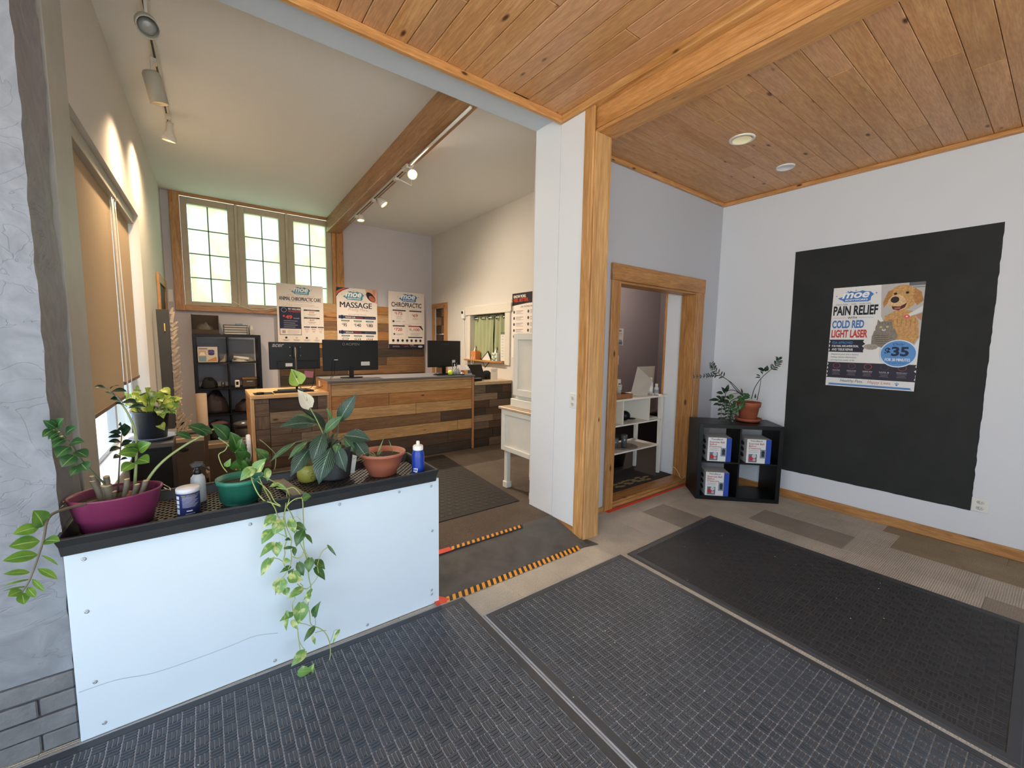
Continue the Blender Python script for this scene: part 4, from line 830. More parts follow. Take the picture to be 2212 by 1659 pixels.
leaves(cD, [(715, 920, 965, 692, 105), (600, 765, 295, 690, 45, .03), (500, 1030, 250, 1262, 70), (345, 1040, 10, 1300, 55), (960, 990, 1112, 1178, 85), (800, 760, 742, 585, 40), (900, 1050, 860, 1180, 90, -.075)], pl, LIL2, 'lily', 2.28, m5*1.1, dy=.03, droop=.12)
leaves(cD, [(740, 880, 405, 612, 125, .08), (760, 1000, 690, 1180, 130, .03), (820, 1000, 900, 1150, 120, .04), (640, 1000, 470, 1190, 90, .05)], pl, LEAFMAT('lily_leaf_dark', '1F3527', '16281D', '476652', .4, 'lily'), 'lily', 2.3, m5, dy=.02)
random.seed(2)
for i in range(26): # short crowded stalks of the crown
    x, y = random.uniform(720, 870), random.uniform(930, 1060); lstem([(x, y+60), (x+random.uniform(-15, 15), y-20)], 2.33+random.uniform(-.03, .03), 2.33, .0035, M('crown_stalk', '7C7F5E', .7) if i % 2 else STD)
leaf(MB(), at(*cD(385, 290), 'y', 2.27), at(*cD(290, 100), 'y', 2.26), 190*m5, 'heart', fold=.35, droop=.0).build('green_spathe', LEAFMAT('spathe_green', 'A9C25A', '7FA33C', 'DDE3A6', .35), pl, label='pale green flower hood')
leaf(MB(), at(*cD(522, 588), 'y', 2.25), at(*cD(372, 365), 'y', 2.24), 165*m5, 'heart', fold=.35, droop=.0).build('white_spathe', LEAFMAT('spathe_white', 'E4DFCD', 'D8D4BE', 'EFEBDD', .45), pl, label='white flower hood')
MB().tube([at(*cD(362, 215), 'y', 2.235), at(*cD(318, 130), 'y', 2.225)], .0035, 8).build('spadix', M('spadix_green', '6D8A3E', .7), pl)
MB().tube([at(*cD(490, 505), 'y', 2.215), at(*cD(468, 425), 'y', 2.205)], .0034, 8).build('spadix', M('spadix_cream', 'D9CFA0', .7), pl)
a = at(*cD(1050, 1440), 'y', 2.27); MB().prism([a, at(*cD(1100, 1430), 'y', 2.27), at(*cD(1132, 1212), 'y', 2.25), at(*cD(1076, 1198), 'y', 2.25)], (0, .001, 0)).build('plant_tag', M('tag_white', 'C9C7C3', .5), pl)

# 4 brown bowl with thin spider plant
random.seed(14)
bw_ = empty('spider_plant', (.775, 2.24, .76), 'small sparse spider plant in a wide terracotta-coloured plastic bowl', 'plant')
TER = M('terracotta_plastic', 'A3604A', .45, nz=.08); bc = (.775, 2.24, .762)
pot(bw_, bc, [(.070, 0), (.074, .004), (.074, .012), (.099, .06), (.115, .112), (.125, .114), (.127, .127), (.121, .130), (.107, .10), (.001, .095)], TER, (.110, .100))
o = V(bc)+V((-.035, -.01, .095))
for i in range(22):
    a = random.uniform(0, 6.28); L = random.uniform(.07, .15); up = random.uniform(.3, 1.3)
    d = V((math.cos(a), math.sin(a)*.8, 0)); P = [o+d*L*t+V((0, 0, L*(up*t-.9*up*t*t))) for t in [0, .25, .5, .75, 1]]
    mb = MB(); s = d.cross(V((0, 0, 1))); vs = []
    for k, p in enumerate(P): q = .0028*(1-k/4.6); vs += [p-s*q, p+s*q+V((0, 0, .001))]
    mb.add(vs, [(2*k, 2*k+1, 2*k+3, 2*k+2) for k in range(4)], 0, True); mb.build('leaf', M('spider_leaf', random.choice(['8A8F62', 'A09A74']), .5) if i % 2 else M('spider_leaf_green', '6F7F4E', .5), bw_)
for tp in ((1690, 738, 1745, 598), (1700, 740, 1750, 580), (1815, 720, 1780, 600)): leaf(MB(), at(*cB(tp[0], tp[1]), 'y', 2.23), at(*cB(tp[2], tp[3]), 'y', 2.22), .006, 'blade').build('leaf', M('spider_leaf_green', '6F7F4E', .5), bw_)

# loose things in the tray
e = empty('yellow_cup', (.405, 2.36, .762), 'yellow-green ceramic cup with a black sprig, between pothos and peace lily', 'cup')
YC = (.41, 2.335, .762)
MB().lathe([(.034, 0), (.042, .006), (.049, .03), (.0505, .092), (.048, .093)], YC, 32).build('cup_body', M('yellow_glaze', 'B9B455', .35, nz=.06), e); MB().lathe([(.048, .0928), (.045, .03), (.001, .02)], YC, 32, caps=False).build('cup_inside', M('yellow_glaze_shaded', '857A38', .5), e)  # shade inside the cup is painted in as a darker glaze
mb = MB()
for a, b in (((535, 1490), (575, 1475)), ((540, 1500), (560, 1512)), ((515, 1425), (535, 1440)), ((520, 1455), (515, 1465)), ((548, 1448), (575, 1440)), ((505, 1430), (512, 1445)), ((525, 1410), (533, 1418))):
    mb.tube([at(*cD(*a), 'y', 2.285), at(*cD(*b), 'y', 2.287)], .0011, 5)
mb.build('sprig_drawing', M('ink_black', '1A1A18', .6), e)
e = empty('drink_bottle', (.93, 2.1, .762), 'blue squeeze bottle with a white cap standing at the right end of the tray', 'bottle')
bc = (.925, 2.10, .762); BLU = M('blue_plastic', '183A9C', .35, nz=.03)
MB().lathe([(.031, 0), (.034, .004), (.034, .060), (.0335, .085), (.034, .110), (.033, .125), (.027, .142), (.026, .147), (.001, .147)], bc, 32).build('bottle_body', BLU, e)
MB().lathe([(.0275, .146), (.028, .149), (.028, .166), (.024, .172), (.010, .174), (.0095, .192), (.007, .195), (.001, .195)], bc, 28).build('cap', M('cap_white', 'EDEBE4', .4), e)
vt = (CAMP-V(bc)); vt.z = 0; vt.normalize(); sd = V((-vt.y, vt.x, 0))
mb = MB()
def onb(a, z, r=.0345): t = -.32+a/.034; return V(bc)+V((0, 0, z))+vt*r*math.cos(t)+sd*r*math.sin(t)*1
for (a0, a1, z0, z1, m_) in ((-.012, .012, .030, .050, 0),):
    vs = [onb(a0+(a1-a0)*i/8-.006, z0+(-.003 if i > 4 else 0)) for i in range(9)]+[onb(a0+(a1-a0)*i/8-.003, z1+(.002 if i == 4 else 0)) for i in range(9)]; mb.add(vs, [(i, i+1, i+10, i+9) for i in range(8)], 0, True)
vs_, fs_, _ = textmesh('moe', .04, .2); mb.add([onb(-.016+.02*p, .035+.011*q, .0349) for p, q in vs_], fs_, 1); mb.build('logo_patch', [ink('E8ECF2'), ink('1F3FA8')], e)
e = empty('powder_tub', (-.075, 2.17, .762), 'navy tub with a white lid and printed label, standing by the magenta tub', 'tub')
cc = (-.078, 2.165, .762); NV = M('navy_label', '2A3566', .35)
MB().lathe([(.038, 0), (.040, .003), (.040, .099)], cc, 36).build('tub_body', NV, e); MB().lathe([(.0415, .098), (.0415, .112), (.039, .116), (.001, .117)], cc, 36).build('lid', M('lid_white', 'D9DBE2', .4), e)
vt2 = (CAMP-V(cc)); vt2.z = 0; vt2.normalize(); sd2 = V((-vt2.y, vt2.x, 0)); mb = MB()
def onc(a, z, r=.0403): return V(cc)+V((0, 0, z))+vt2*r*math.cos(a)+sd2*r*math.sin(a)
def band(a0, a1, z0, z1, mi, r=.0403): mb.add([onc(a0+(a1-a0)*i/6, z0, r) for i in range(7)]+[onc(a0+(a1-a0)*i/6, z1, r) for i in range(7)], [(i, i+1, i+8, i+7) for i in range(6)], mi, True)
sg = 1 if at(*cA(1600, 1200), 'y', 2.1).x > at(*cA(1540, 1200), 'y', 2.1).x and sd2.x > 0 else -1
for (z0, z1) in ((.075, .088), (.055, .070), (.038, .051), (.012, .033)): band(sg*-1.25, sg*-.85, z0, z1, 0)
band(sg*-.6, sg*1.1, .088, .0895, 1)
for k in range(9): band(sg*-.55, sg*(.9-.15*(k % 3)), .082-k*.0052, .0832-k*.0052, 0)
band(sg*-.2, sg*.3, .022, .027, 0); band(sg*-.3, sg*.5, .012, .0135, 0); mb.build('label_print', [ink('D5D8E4'), ink('C9B84A')], e)
e = empty('spray_bottle', (-.03, 2.30, .762), 'translucent white spray bottle with a black trigger head behind the navy tub', 'bottle')
sc_ = V((-.045, 2.31, .762))
MB().lathe([(.026, 0), (.028, .004), (.028, .09), (.026, .112), (.016, .126), (.014, .13), (.001, .13)], sc_, 28).build('bottle_body', M('cloudy_plastic', 'BFC6CC', .35, spec=.5), e)
K = M('black_plastic', '1D1C1C', .4); mb = MB(); h = sc_+V((0, 0, .13)); mb.lathe([(.0155, -.004), (.0155, .014), (.010, .02), (.010, .03), (.001, .031)], h, 16)
mb.prism([h+V((-.02, -.008, .028)), h+V((-.026, -.008, .044)), h+V((-.008, -.008, .054)), h+V((.022, -.008, .050)), h+V((.026, -.008, .040)), h+V((.012, -.008, .030))], (0, .016, 0)); mb.build('spray_head', K, e, .002)
MB().tube([h+V((.010, 0, .036)), h+V((.026, 0, .030)), h+V((.034, 0, .016)), h+V((.044, 0, .006))], [.006, .0045, .004, .003], 8).build('trigger', K, e)

# 5 pothos in a black pot on the side table by the window
random.seed(6)
tbz = .80
st = empty('side_table', (-.3, 3.82, .085), 'small black side table under the window, carrying a pothos on a saucer', 'table')
TBK = M('table_black', '101114', .45); TBT = M('table_top', '5B554F', .45, nz=.08)
box('table_top', TBT, sk(3.8)+.004, 3.56, tbz-.03, -.188, 4.10, tbz, st, .003); box('table_body', TBK, sk(3.8)+.012, 3.58, .085, -.20, 4.08, tbz-.031, st, .003)
box('drawer_front', TBK, sk(3.8)+.02, 3.572, .45, -.21, 3.579, tbz-.05, st, .002); box('drawer_front', TBK, sk(3.8)+.02, 3.572, .12, -.21, 3.579, .43, st, .002)
p5 = empty('pothos_plant', (-.30, 3.75, tbz), 'bushy yellow-green pothos in a black pot on a pale blue saucer by the window', 'plant')
pc = (-.305, 3.74, tbz)
MB().lathe([(.001, 0), (.10, 0), (.135, .022), (.138, .024), (.132, .024), (.098, .006), (.001, .005)], pc, 36, sx=.95).build('saucer', M('saucer_blue', 'A9B4CC', .3), p5)
pot(p5, (pc[0], pc[1], tbz+.007), [(.072, 0), (.078, .004), (.097, .185), (.101, .187), (.101, .198), (.096, .198), (.09, .17), (.001, .168)], M('pot_black', '17181A', .45), (.093, .18))
PY = LEAFMAT('pothos_leaf_sunny', 'A5BE4E', 'D3DA7A', 'C3D272', .4, 'pothos')
for i in range(52):
    a = random.uniform(0, 6.283); rr = random.uniform(.02, .13); zc = tbz+random.uniform(.19, .36)-(rr*.5 if rr > .1 else 0)
    b = V((pc[0]+rr*math.cos(a)*.8+.02, pc[1]+rr*math.sin(a), zc)); d = V((math.cos(a)+random.uniform(-.5, .5), math.sin(a)*.6-.4, random.uniform(-.6, .6))).normalized()
    t = b+d*random.uniform(.045, .075)
    if t.x < sk(t.y)+.015: t.x = sk(t.y)+.02+.02*random.random()
    if b.x < sk(b.y)+.015: b.x = sk(b.y)+.03
    leaf(MB(), b, t, random.uniform(.04, .06), 'heart', side=random.uniform(-.6, .6)).build('leaf', random.choice([PY, PY, POL, POD]), p5)
    if i % 3 == 0: MB().tube(smooth_line([V((pc[0]+rr*.4*math.cos(a), pc[1]+rr*.4*math.sin(a), tbz+.18)), V((pc[0]+rr*.8*math.cos(a), pc[1]+rr*.8*math.sin(a), (zc+tbz+.2)/2+.03)), b], 3), .0025, 5).build('stem', STD, p5)
for pts in ([(700, 660), (780, 590), (850, 565), (930, 560), (975, 520), (980, 470)], [(680, 670), (760, 640), (820, 600)], [(740, 690), (800, 720), (760, 800), (720, 850)]):
    MB().tube(path(cH, pts, 3.7), .003, 6).build('stem', STD, p5)
m6 = 1/5.532*.0043
leaves(cH, [(900, 560, 935, 465, 60), (850, 500, 975, 470, 50), (810, 520, 780, 480, 60), (830, 595, 850, 690, 60), (790, 740, 860, 830, 70), (700, 540, 780, 430, 70), (650, 480, 540, 440, 110), (690, 440, 700, 370, 80), (660, 370, 620, 315, 70), (640, 560, 720, 610, 90)], p5, PY, 'heart', 3.68, m6)
# small hanging pot seen in the window gap
e = empty('window_pot', (X(4.5, .02), 4.45, .95), 'small blue pot with bright green leaves standing in the window recess', 'plant'); c = V((X(4.55, .05), 4.55, WZ0+.021))
MB().lathe([(.04, 0), (.055, .09), (.056, .10), (.05, .10), (.001, .09)], c+V((0, 0, .12)), 20).build('pot', M('pot_blue', '5C7FC4', .4), e); MB().lathe([(.045, 0), (.045, .119), (.001, .12)], c, 16).build('pot_stand', M('pot_stand', '6B6A68', .5), e)
for i in range(26):
    a = random.uniform(0, 6.28); b = c+V((.03*math.cos(a), .04*math.sin(a), .22+random.uniform(0, .06))); leaf(MB(), b, b+V((.05*math.cos(a), .07*math.sin(a), random.uniform(.0, .07))), .035, 'zz').build('leaf', PY, e)

# 6 zz plant on the corner shelf
random.seed(44)
p6 = empty('zz_plant', (4.33, 1.93, .752), 'zz plant with spreading dark stems in a clay pot on the black corner shelf', 'plant')
kc = V((4.375, 1.895, .754)); CLAY = M('clay', 'A5583A', .75, nz=.12, nscale=14)
MB().lathe([(.09, 0), (.110, .004), (.122, .028), (.123, .033), (.116, .033), (.106, .012), (.001, .011)], kc, 32).build('saucer', CLAY, p6)
pot(p6, kc+V((0, 0, .010)), [(.068, 0), (.074, .002), (.096, .135), (.105, .136), (.109, .178), (.109, .183), (.101, .183), (.096, .16), (.001, .158)], CLAY, (.097, .165))
m7 = 1/9.217*.0046; AX = 'n'; DN = 4.743-1.93
def kst(pts, y=1.93, y1=None, r=.0045): L = path(cK, pts, y+DN, None if y1 is None else y1+DN); MB().tube(L, [r*(1-.6*i/len(L)) for i in range(len(L))], 6).build('stem', STD2, p6); return L
STD2 = M('stem_zz_dark', '3D4231', .5)
def pairs(L, t0, t1, n, ln, wd, mat=ZZD, taper=.4, both=True):
    for i in range(n):
        t = t0+(t1-t0)*i/max(1, n-1); k = min(len(L)-2, int(t*(len(L)-1))); p = L[k].lerp(L[k+1], t*(len(L)-1)-k); d = (L[k+1]-L[k]).normalized(); s = d.cross(CAMP-p).normalized(); l = ln*(1-taper*(i/n))
        for sg_ in ((1, -1) if both else (1 if i % 2 else -1,)):
            leaf(MB(), p, p+(s*sg_*.85+d*.55+V((0, random.uniform(-.3, .3), 0))).normalized()*l*random.uniform(.85, 1.1), wd*l/ln, 'zz', side=random.uniform(-.5, .5)).build('leaf', mat, p6)
L = kst([(1160, 880), (1000, 740), (880, 590), (760, 500), (600, 370), (560, 300), (535, 225)]); pairs(L, .5, .97, 11, .055, .014)
L = kst([(1160, 870), (960, 650), (860, 570), (700, 480), (560, 460), (400, 480), (160, 497)], 1.93, 1.85); pairs(L, .6, .98, 9, .036, .016)
L = kst([(1320, 940), (1380, 730), (1510, 530), (1700, 360), (1850, 220), (1865, 120)]); pairs(L, .62, .98, 9, .05, .016)
kst([(1430, 960), (1480, 740), (1512, 530)])
leaves(cK, [(1575, 385, 1440, 330, 75), (1590, 390, 1640, 270, 85), (1540, 460, 1490, 390, 60), (1500, 500, 1405, 455, 35), (1500, 515, 1390, 512, 28)], p6, ZZD, 'zz', 1.93+DN, m7)
L = kst([(1150, 880), (1000, 775), (880, 765), (805, 830), (790, 950), (740, 1060), (715, 1250), (735, 1400)], 1.9, 1.78); pairs(L, .5, .97, 8, .06, .032, ZZD)
leaves(cK, [(790, 830, 720, 700, 70), (800, 800, 865, 640, 70), (760, 830, 615, 815, 70), (720, 960, 610, 880, 80), (690, 965, 465, 968, 70), (690, 1040, 555, 1060, 60), (790, 960, 810, 1060, 80), (740, 1000, 720, 880, 80)], p6, ZZD, 'zz', 1.82+DN, m7)
L = kst([(1110, 900), (950, 955), (880, 1040), (860, 1150), (855, 1300), (850, 1440)], 1.88, 1.78); pairs(L, .35, .97, 8, .06, .024, ZZD)
kst([(1060, 820), (980, 830), (900, 850), (805, 895)], 1.88, 1.82, .003)
leaves(cK, [(940, 850, 900, 950, 90), (1050, 880, 1120, 950, 90), (1120, 930, 1300, 910, 80), (1040, 960, 1200, 1000, 110), (960, 1050, 1040, 980, 90), (1000, 1050, 900, 1130, 90), (1010, 1120, 980, 1240, 110), (1100, 1080, 1040, 1180, 80), (950, 1160, 900, 1250, 80), (1180, 1000, 1090, 1150, 100), (1230, 880, 1130, 830, 60), (1180, 850, 1300, 880, 60)], p6, ZZL, 'zz', 1.84+DN, m7)
leaves(cK, [(1140, 830, 1110, 720, 30), (1270, 900, 1240, 820, 35), (1390, 930, 1400, 830, 30)], p6, ZZD, 'zz', 1.92+DN, m7)
L = kst([(1150, 1000), (1000, 1200), (910, 1350), (905, 1540)], 1.84, 1.76, .003); pairs(L, .4, .95, 5, .04, .022, ZZD)

AX = 'y'
# ---------------------------------------------------------------- reception desk
random.seed(17); DX0, DXM, DX1, DY, DW = .347, 1.062, 2.862, 4.686, 3.485
ds = empty('reception_desk', (1.9, 4.95, .085), 'long reception desk clad in mixed pale and dark wooden planks, raised in the middle', 'desk')
PL0, PL1, PL2 = [WOOD('counter_pine', 'DDBC8E', 'C79C66', a, .6, .4, .08) for a in range(3)]
OR1 = WOOD('orange_side', 'C08C5C', 'A8744A', 1, .5, .4, .06); OR2 = WOOD('orange_side', 'C08C5C', 'A8744A', 2, .5, .4, .06)
CT = M('counter_grey', '5E5C60', .5, nz=.06)
# low left part
box('counter_top', PL0, DX0, DY-.002, .915, DXM-.002, 5.32, .955, ds, .004)
box('side_trim', PL2, DX0, DY, .087, DX0+.03, DY+.05, .914, ds, .003); box('side_panel', OR1, DX0+.004, DY+.05, .087, DX0+.03, 5.3, .914, ds)
box('desk_carcass', M('carcass', '4A3A2D', .8), DX0+.034, DY+.034, .087, DX1-.03, 5.15, .91, ds)
zc = [.912, .87, .74, .61, .48, .36, .225, .088]
for r, (zt, zb) in enumerate(zip(zc, zc[1:])): box('plank', OAKZ['g'] if r < 4 else OAKZ['d'], DX0+.033, DY+.008, zb+.0015, DX0+.155, DY+.032, zt-.0015, ds, .002) if r % 2 == 0 else box('plank', OAKS['g'], DX0+.033, DY+.008, zb+.0015, DX0+.155, DY+.032, zt-.0015, ds, .002)
rows = [('k', .8, 'g'), ('G', 'x'), ('g', .35, 'g', .68, 'g'), ('g', .5, 'G'), ('g', .6, 'd'), ('d', .4, 'g'), ('g', 'x')]
def rr(sp):
    return sp if sp[-1] != 'x' else (sp[0],)
clad(ds, DX0+.157, DXM-.005, DY+.008, .024, [.912, .775, .665, .545, .43, .315, .20, .088], [rr(s) for s in rows])
# raised middle part
box('counter_side', OR1, DXM-.022, DY+.001, .087, DXM, 5.22, 1.062, ds, .002)
box('counter_front_trim', OR2, DXM, DY-.002, .087, DXM+.018, DY+.03, 1.045, ds, .002)
box('counter_top', CT, DXM-.018, DY-.022, 1.047, DX1+.004, 5.24, 1.072, ds, .003)
box('counter_front_trim', OR2, DX1-.03, DY-.002, .087, DX1, DY+.03, 1.045, ds, .002); box('counter_side', OR1, DX1-.02, DY+.03, .087, DX1, 5.22, 1.046, ds)
box('desk_carcass', M('carcass', '4A3A2D', .8), DXM+.02, DY+.034, .911, DX1-.03, 5.2, 1.046, ds)
clad(ds, DXM+.019, DX1-.031, DY+.006, .026, [1.045, 1.02, .895, .757, .625, .492, .36, .21, .088], [('l',), ('l', .0001, 'l'), ('m', .34, 't'), ('l', .55, 'l'), ('m', .1, 'm', .74, 'd'), ('l', .88, 'l'), ('d', .8, 'd'), ('k', .45, 'k')][0:1]+[('l',), ('t', .36, 't'), ('l', .55, 'l'), ('m', .74, 'd'), ('l', .88, 'l'), ('d', .8, 'd'), ('k', .45, 'k')])
# low right part
box('counter_top', WOOD('worn_top', 'CDBB9E', 'A98F6E', 0, .6, .5, .1), DX1+.006, DY-.002, .93, DW, 5.32, .975, ds, .004)
box('desk_carcass', M('carcass', '4A3A2D', .8), DX1+.006, DY+.036, .087, DW, 5.2, .929, ds)
clad(ds, DX1+.004, DW, DY+.010, .024, [.928, .815, .72, .62, .52, .43, .33, .20, .088], [('g', .3, 'k', .75, 'd'), ('G', .62, 'k'), ('d', .4, 'g'), ('k', .3, 'd'), ('G', .5, 'g'), ('g', .4, 'd'), ('k', .5, 'k'), ('k', .4, 'g')])
MB().prism([(DXM-.023, 5.00, .985), (DXM-.023, 5.06, .985), (DXM-.023, 5.06, 1.045), (DXM-.023, 5.00, 1.045)], (-.004, 0, 0)).build('switch_plate', M('plate_white', 'E4E1DA', .4), ds)

# ---------------------------------------------------------------- monitors
MK = M('monitor_black', '141518', .4, spec=.3); MK2 = M('monitor_dark', '0C0C0E', .4, spec=.3); LOG = ink('8D9094'); LB = ink('C9CBCB')
def screen(x0, x1, z0, z1, y, lab, tilt=0, seed=0):
    e = empty('monitor', ((x0+x1)/2, y, z0), lab, 'monitor'); c = V(((x0+x1)/2, y, (z0+z1)/2)); T = Matrix.Translation(c) @ Matrix.Rotation(tilt, 4, 'Z'); hw, hh = (x1-x0)/2, (z1-z0)/2
    box('screen_back', MK, -hw, -.012, -hh, hw, .01, hh, e, .006, T=T, seg=2); return e, T, hw, hh
# acer-type screen on a pole
e, T, hw, hh = screen(.545, 1.035, 1.185, 1.472, 4.95, 'black monitor seen from behind on a tall pole above the low left counter', .03)
box('lower_cover', MK2, -hw+.07, -.028, -hh+.01, hw-.03, -.011, -hh+.09, e, .004, T=T); box('label_sticker', LB, -.10, -.0295, -hh+.032, -.035, -.0285, -hh+.066, e, T=T)
pr = Print(T @ V((-hw+.03, -.0125, hh-.02)), T.to_3x3() @ V((.11, 0, 0)), T.to_3x3() @ V((0, 0, -.035))); pr.text('acer', 0, 0, 1, .9, '9A9C9F', .02, .3); pr.done('maker_mark', e)
for x, z in ((-.05, .09), (.05, .09), (-.05, .0), (.05, .0)): MB(T @ Matrix.Translation((x, -.013, z)) @ Matrix.Rotation(math.pi/2, 4, 'X')).lathe([(.005, 0), (.004, .002), (.001, .002)], (0, 0, 0), 10).build('mount_screw', SC, e)
px_ = T @ V((.0, -.03, 0)); MB().tube([(px_.x, px_.y, 1.42), (px_.x, px_.y, .97)], .012, 10).build('pole', M('pole_grey', '4A4C50', .35, .5), e); box('stand_base', MK2, px_.x-.17, px_.y-.1, .9555, px_.x+.12, px_.y+.12, .967, e, .004); box('mount_plate', MK2, -.03, -.035, -.02, .03, -.012, .11, e, .003, T=T)
MB().tube(smooth_line([V((.97, 4.92, 1.2)), V((.965, 4.91, 1.1)), V((.94, 4.93, .99)), V((.90, 5.0, .962))], 5), .003, 6).build('cable', MK2, e)
e, T, hw, hh = screen(1.062, 1.678, 1.155, 1.505, 4.95, 'largest black monitor seen from behind, standing on the raised counter', .0)
pr = Print(T @ V((-.10, -.0125, hh-.03)), T.to_3x3() @ V((.19, 0, 0)), T.to_3x3() @ V((0, 0, -.036))); pr.ring(.08, .5, .075, .42, '76797D', '141518', .3); pr.text('AOPEN', .2, .1, .8, .8, '76797D', .005); pr.done('maker_mark', e)
box('label_sticker', LB, .105, -.0135, -.12, .205, -.0125, -.075, e, T=T); box('port_block', ink('B4B6B8'), -.19, -.0135, -.055, -.15, -.0125, -.045, e, T=T)
MB().box(1.34, 4.93, 1.078, 1.39, 4.945, 1.20).build('stand_neck', MK2, e, .003); MB().lathe([(.125, 0), (.128, .003), (.124, .008), (.001, .009)], (1.37, 4.95, 1.0725), 32, sy=.72).build('stand_base', MK2, e)
for x, z in ((-.04, .03), (.06, .03), (-.04, -.07), (.06, -.07)): MB(T @ Matrix.Translation((x, -.013, z)) @ Matrix.Rotation(math.pi/2, 4, 'X')).lathe([(.004, 0), (.003, .0015), (.001, .0015)], (0, 0, 0), 8).build('mount_screw', MK2, e)
for dx in (0, .03): MB().tube(smooth_line([V((1.16+dx, 4.93, 1.27)), V((1.15+dx, 4.925, 1.16)), V((1.13+dx*.5, 4.9, 1.085)), V((1.02, 4.86, .99)), V((.92, 4.86, .962))], 5), .0028, 6).build('cable', MK2, e)
e, T, hw, hh = screen(2.335, 2.86, 1.165, 1.515, 5.02, 'third black monitor, turned away at the right end of the raised counter', .14)
box('label_sticker', LB, .12, -.0135, -.12, .17, -.0125, -.085, e, T=T); MB().box(2.56, 5.0, 1.078, 2.61, 5.02, 1.19).build('stand_neck', MK2, e); MB().lathe([(.11, 0), (.11, .006), (.001, .008)], (2.58, 5.04, 1.0725), 28, sy=.7).build('stand_base', MK2, e)
pr = Print(T @ V((-.08, -.0125, hh-.035)), T.to_3x3() @ V((.14, 0, 0)), T.to_3x3() @ V((0, 0, -.022))); pr.text('AOPEN', .1, 0, .9, 1, '3E4145', 0); pr.done('maker_mark', e)

# small things on the desk
e = empty('keyboard', (.75, 4.86, .9555), 'flat black keyboard on the low left counter', 'keyboard'); box('keyboard_body', MK2, .56, 4.76, .956, .93, 4.88, .968, e, .003)
mb = MB()
for r in range(5):
    for c in range(15): mb.box(.57+c*.0235, 4.768+r*.0215, .968, .57+c*.0235+.019, 4.768+r*.0215+.017, .9715)
mb.build('keys', MK, e, kind='stuff')
tag(box('mouse_mat', MK2, .385, 4.70, .9555, .55, 4.9, .958), 'thin dark mat at the left end of the low counter', 'mat')
e = empty('puck', (.43, 4.735, .958), 'small round black puck at the left edge of the low counter', 'device'); MB().lathe([(.03, 0), (.034, .004), (.034, .016), (.028, .02), (.001, .02)], (.435, 4.735, .9585), 20).build('puck_body', MK2, e); MB().lathe([(.018, 0), (.018, .002), (.001, .002)], (.435, 4.735, .9785), 16).build('puck_top', M('grey_plastic', '6C6E70', .4), e)
tag(MB(Matrix.Translation((.93, 5.02, 1.12)) @ Matrix.Rotation(.12, 4, 'Y')).box(-.045, 0, -.035, .045, .001, .035).build('sticky_note', M('pink_paper', 'C98A9A', .8), None), 'pink sticky note hanging below the left monitor', 'note')
e = empty('tennis_ball', (2.52, 4.72, 1.0725), 'bright green tennis ball on the raised counter', 'ball'); MB().ball((2.535, 4.735, 1.108), .033, 18).build('felt', M('tennis_felt', 'C6DA3E', .9, bp=.3), e)
e = empty('phone_tray', (2.55, 4.80, 1.0725), 'thin black tray under the tennis ball', 'tray'); box('tray_plate', MK2, 2.36, 4.72, 1.0725, 2.70, 4.86, 1.0765, e, .002); box('tray_lip', MK2, 2.36, 4.86, 1.0725, 2.70, 4.865, 1.084, e)
e = empty('pen_cup', (2.62, 4.78, 1.0765), 'clear cup of pens beside the tennis ball', 'cup')
MB().lathe([(.03, 0), (.035, .07), (.033, .07), (.028, .004), (.001, .003)], (2.625, 4.79, 1.077), 18).build('cup_body', M('smoky_plastic', '9AA2A8', .2, spec=.6), e)
for i in range(6): a = i*1.1; MB().tube([(2.625+.012*math.cos(a), 4.79+.012*math.sin(a), 1.085), (2.625+.035*math.cos(a), 4.79+.03*math.sin(a), 1.20+.015*(i % 3))], .0035, 6).build('pen', M('pen_%d' % (i % 3), ('2B2B2E', 'B9BCC0', '3A4C70')[i % 3], .4), e)
e = empty('service_bell', (2.70, 4.72, 1.0725), 'small silver counter bell at the front edge of the raised counter', 'bell'); MB().lathe([(.034, 0), (.034, .008), (.031, .012), (.001, .012)], (2.70, 4.725, 1.0727), 20).build('bell_base', MK2, e); MB().lathe([(.032, .012), (.030, .024), (.020, .036), (.006, .041), (.004, .046), (.001, .047)], (2.70, 4.725, 1.0727), 20).build('bell_dome', M('chrome', 'D8D8D8', .12, 1), e)
e = empty('card_rack', (2.80, 4.80, 1.0725), 'tiered clear rack full of white business cards on the counter corner', 'rack'); ii = ['B34A4A', 'C9923E', '3A4668', 'E7E5E0']
for r in range(4):
    box('rack_tier', M('acrylic_rack', 'B9BEC2', .15, spec=.6), 2.70, 4.74+r*.03, 1.073, 2.86, 4.766+r*.03, 1.088+r*.022, e, .001)
    for c in range(3): MB(Matrix.Translation((2.728+c*.052, 4.75+r*.03, 1.088+r*.022)) @ Matrix.Rotation(-.3, 4, 'X')).box(-.0235, -.002, 0, .0235, .008, .045).build('business_cards', ink(ii[c] if r == 0 else 'E7E5E0'), e)
e = empty('pay_terminal', (3.0, 4.9, .9755), 'black till tablet folded on a stand on the low right counter', 'till')
MB(Matrix.Translation((3.02, 4.95, 1.09)) @ Matrix.Rotation(-.5, 4, 'X')).box(-.14, -.01, -.11, .15, .008, .11).build('tablet', MK2, e, .005); box('stand_block', MK2, 2.93, 4.93, .9755, 3.12, 5.06, 1.06, e, .01); box('receipt_printer', MK, 2.89, 4.78, .9755, 3.05, 4.92, 1.03, e, .008); box('paper_slot', ink('8A8D90'), 2.91, 4.779, 1.01, 3.03, 4.7795, 1.022, e)
MB().lathe([(.075, 0), (.085, .03), (.07, .09), (.035, .12), (.001, .125)], (3.26, 5.0, .9755), 24, sx=1, sy=.8).build('bag', M('black_fabric', '100F10', .9, bp=.5), None, label='slumped black cloth bag beside the till on the right counter', cat='bag')
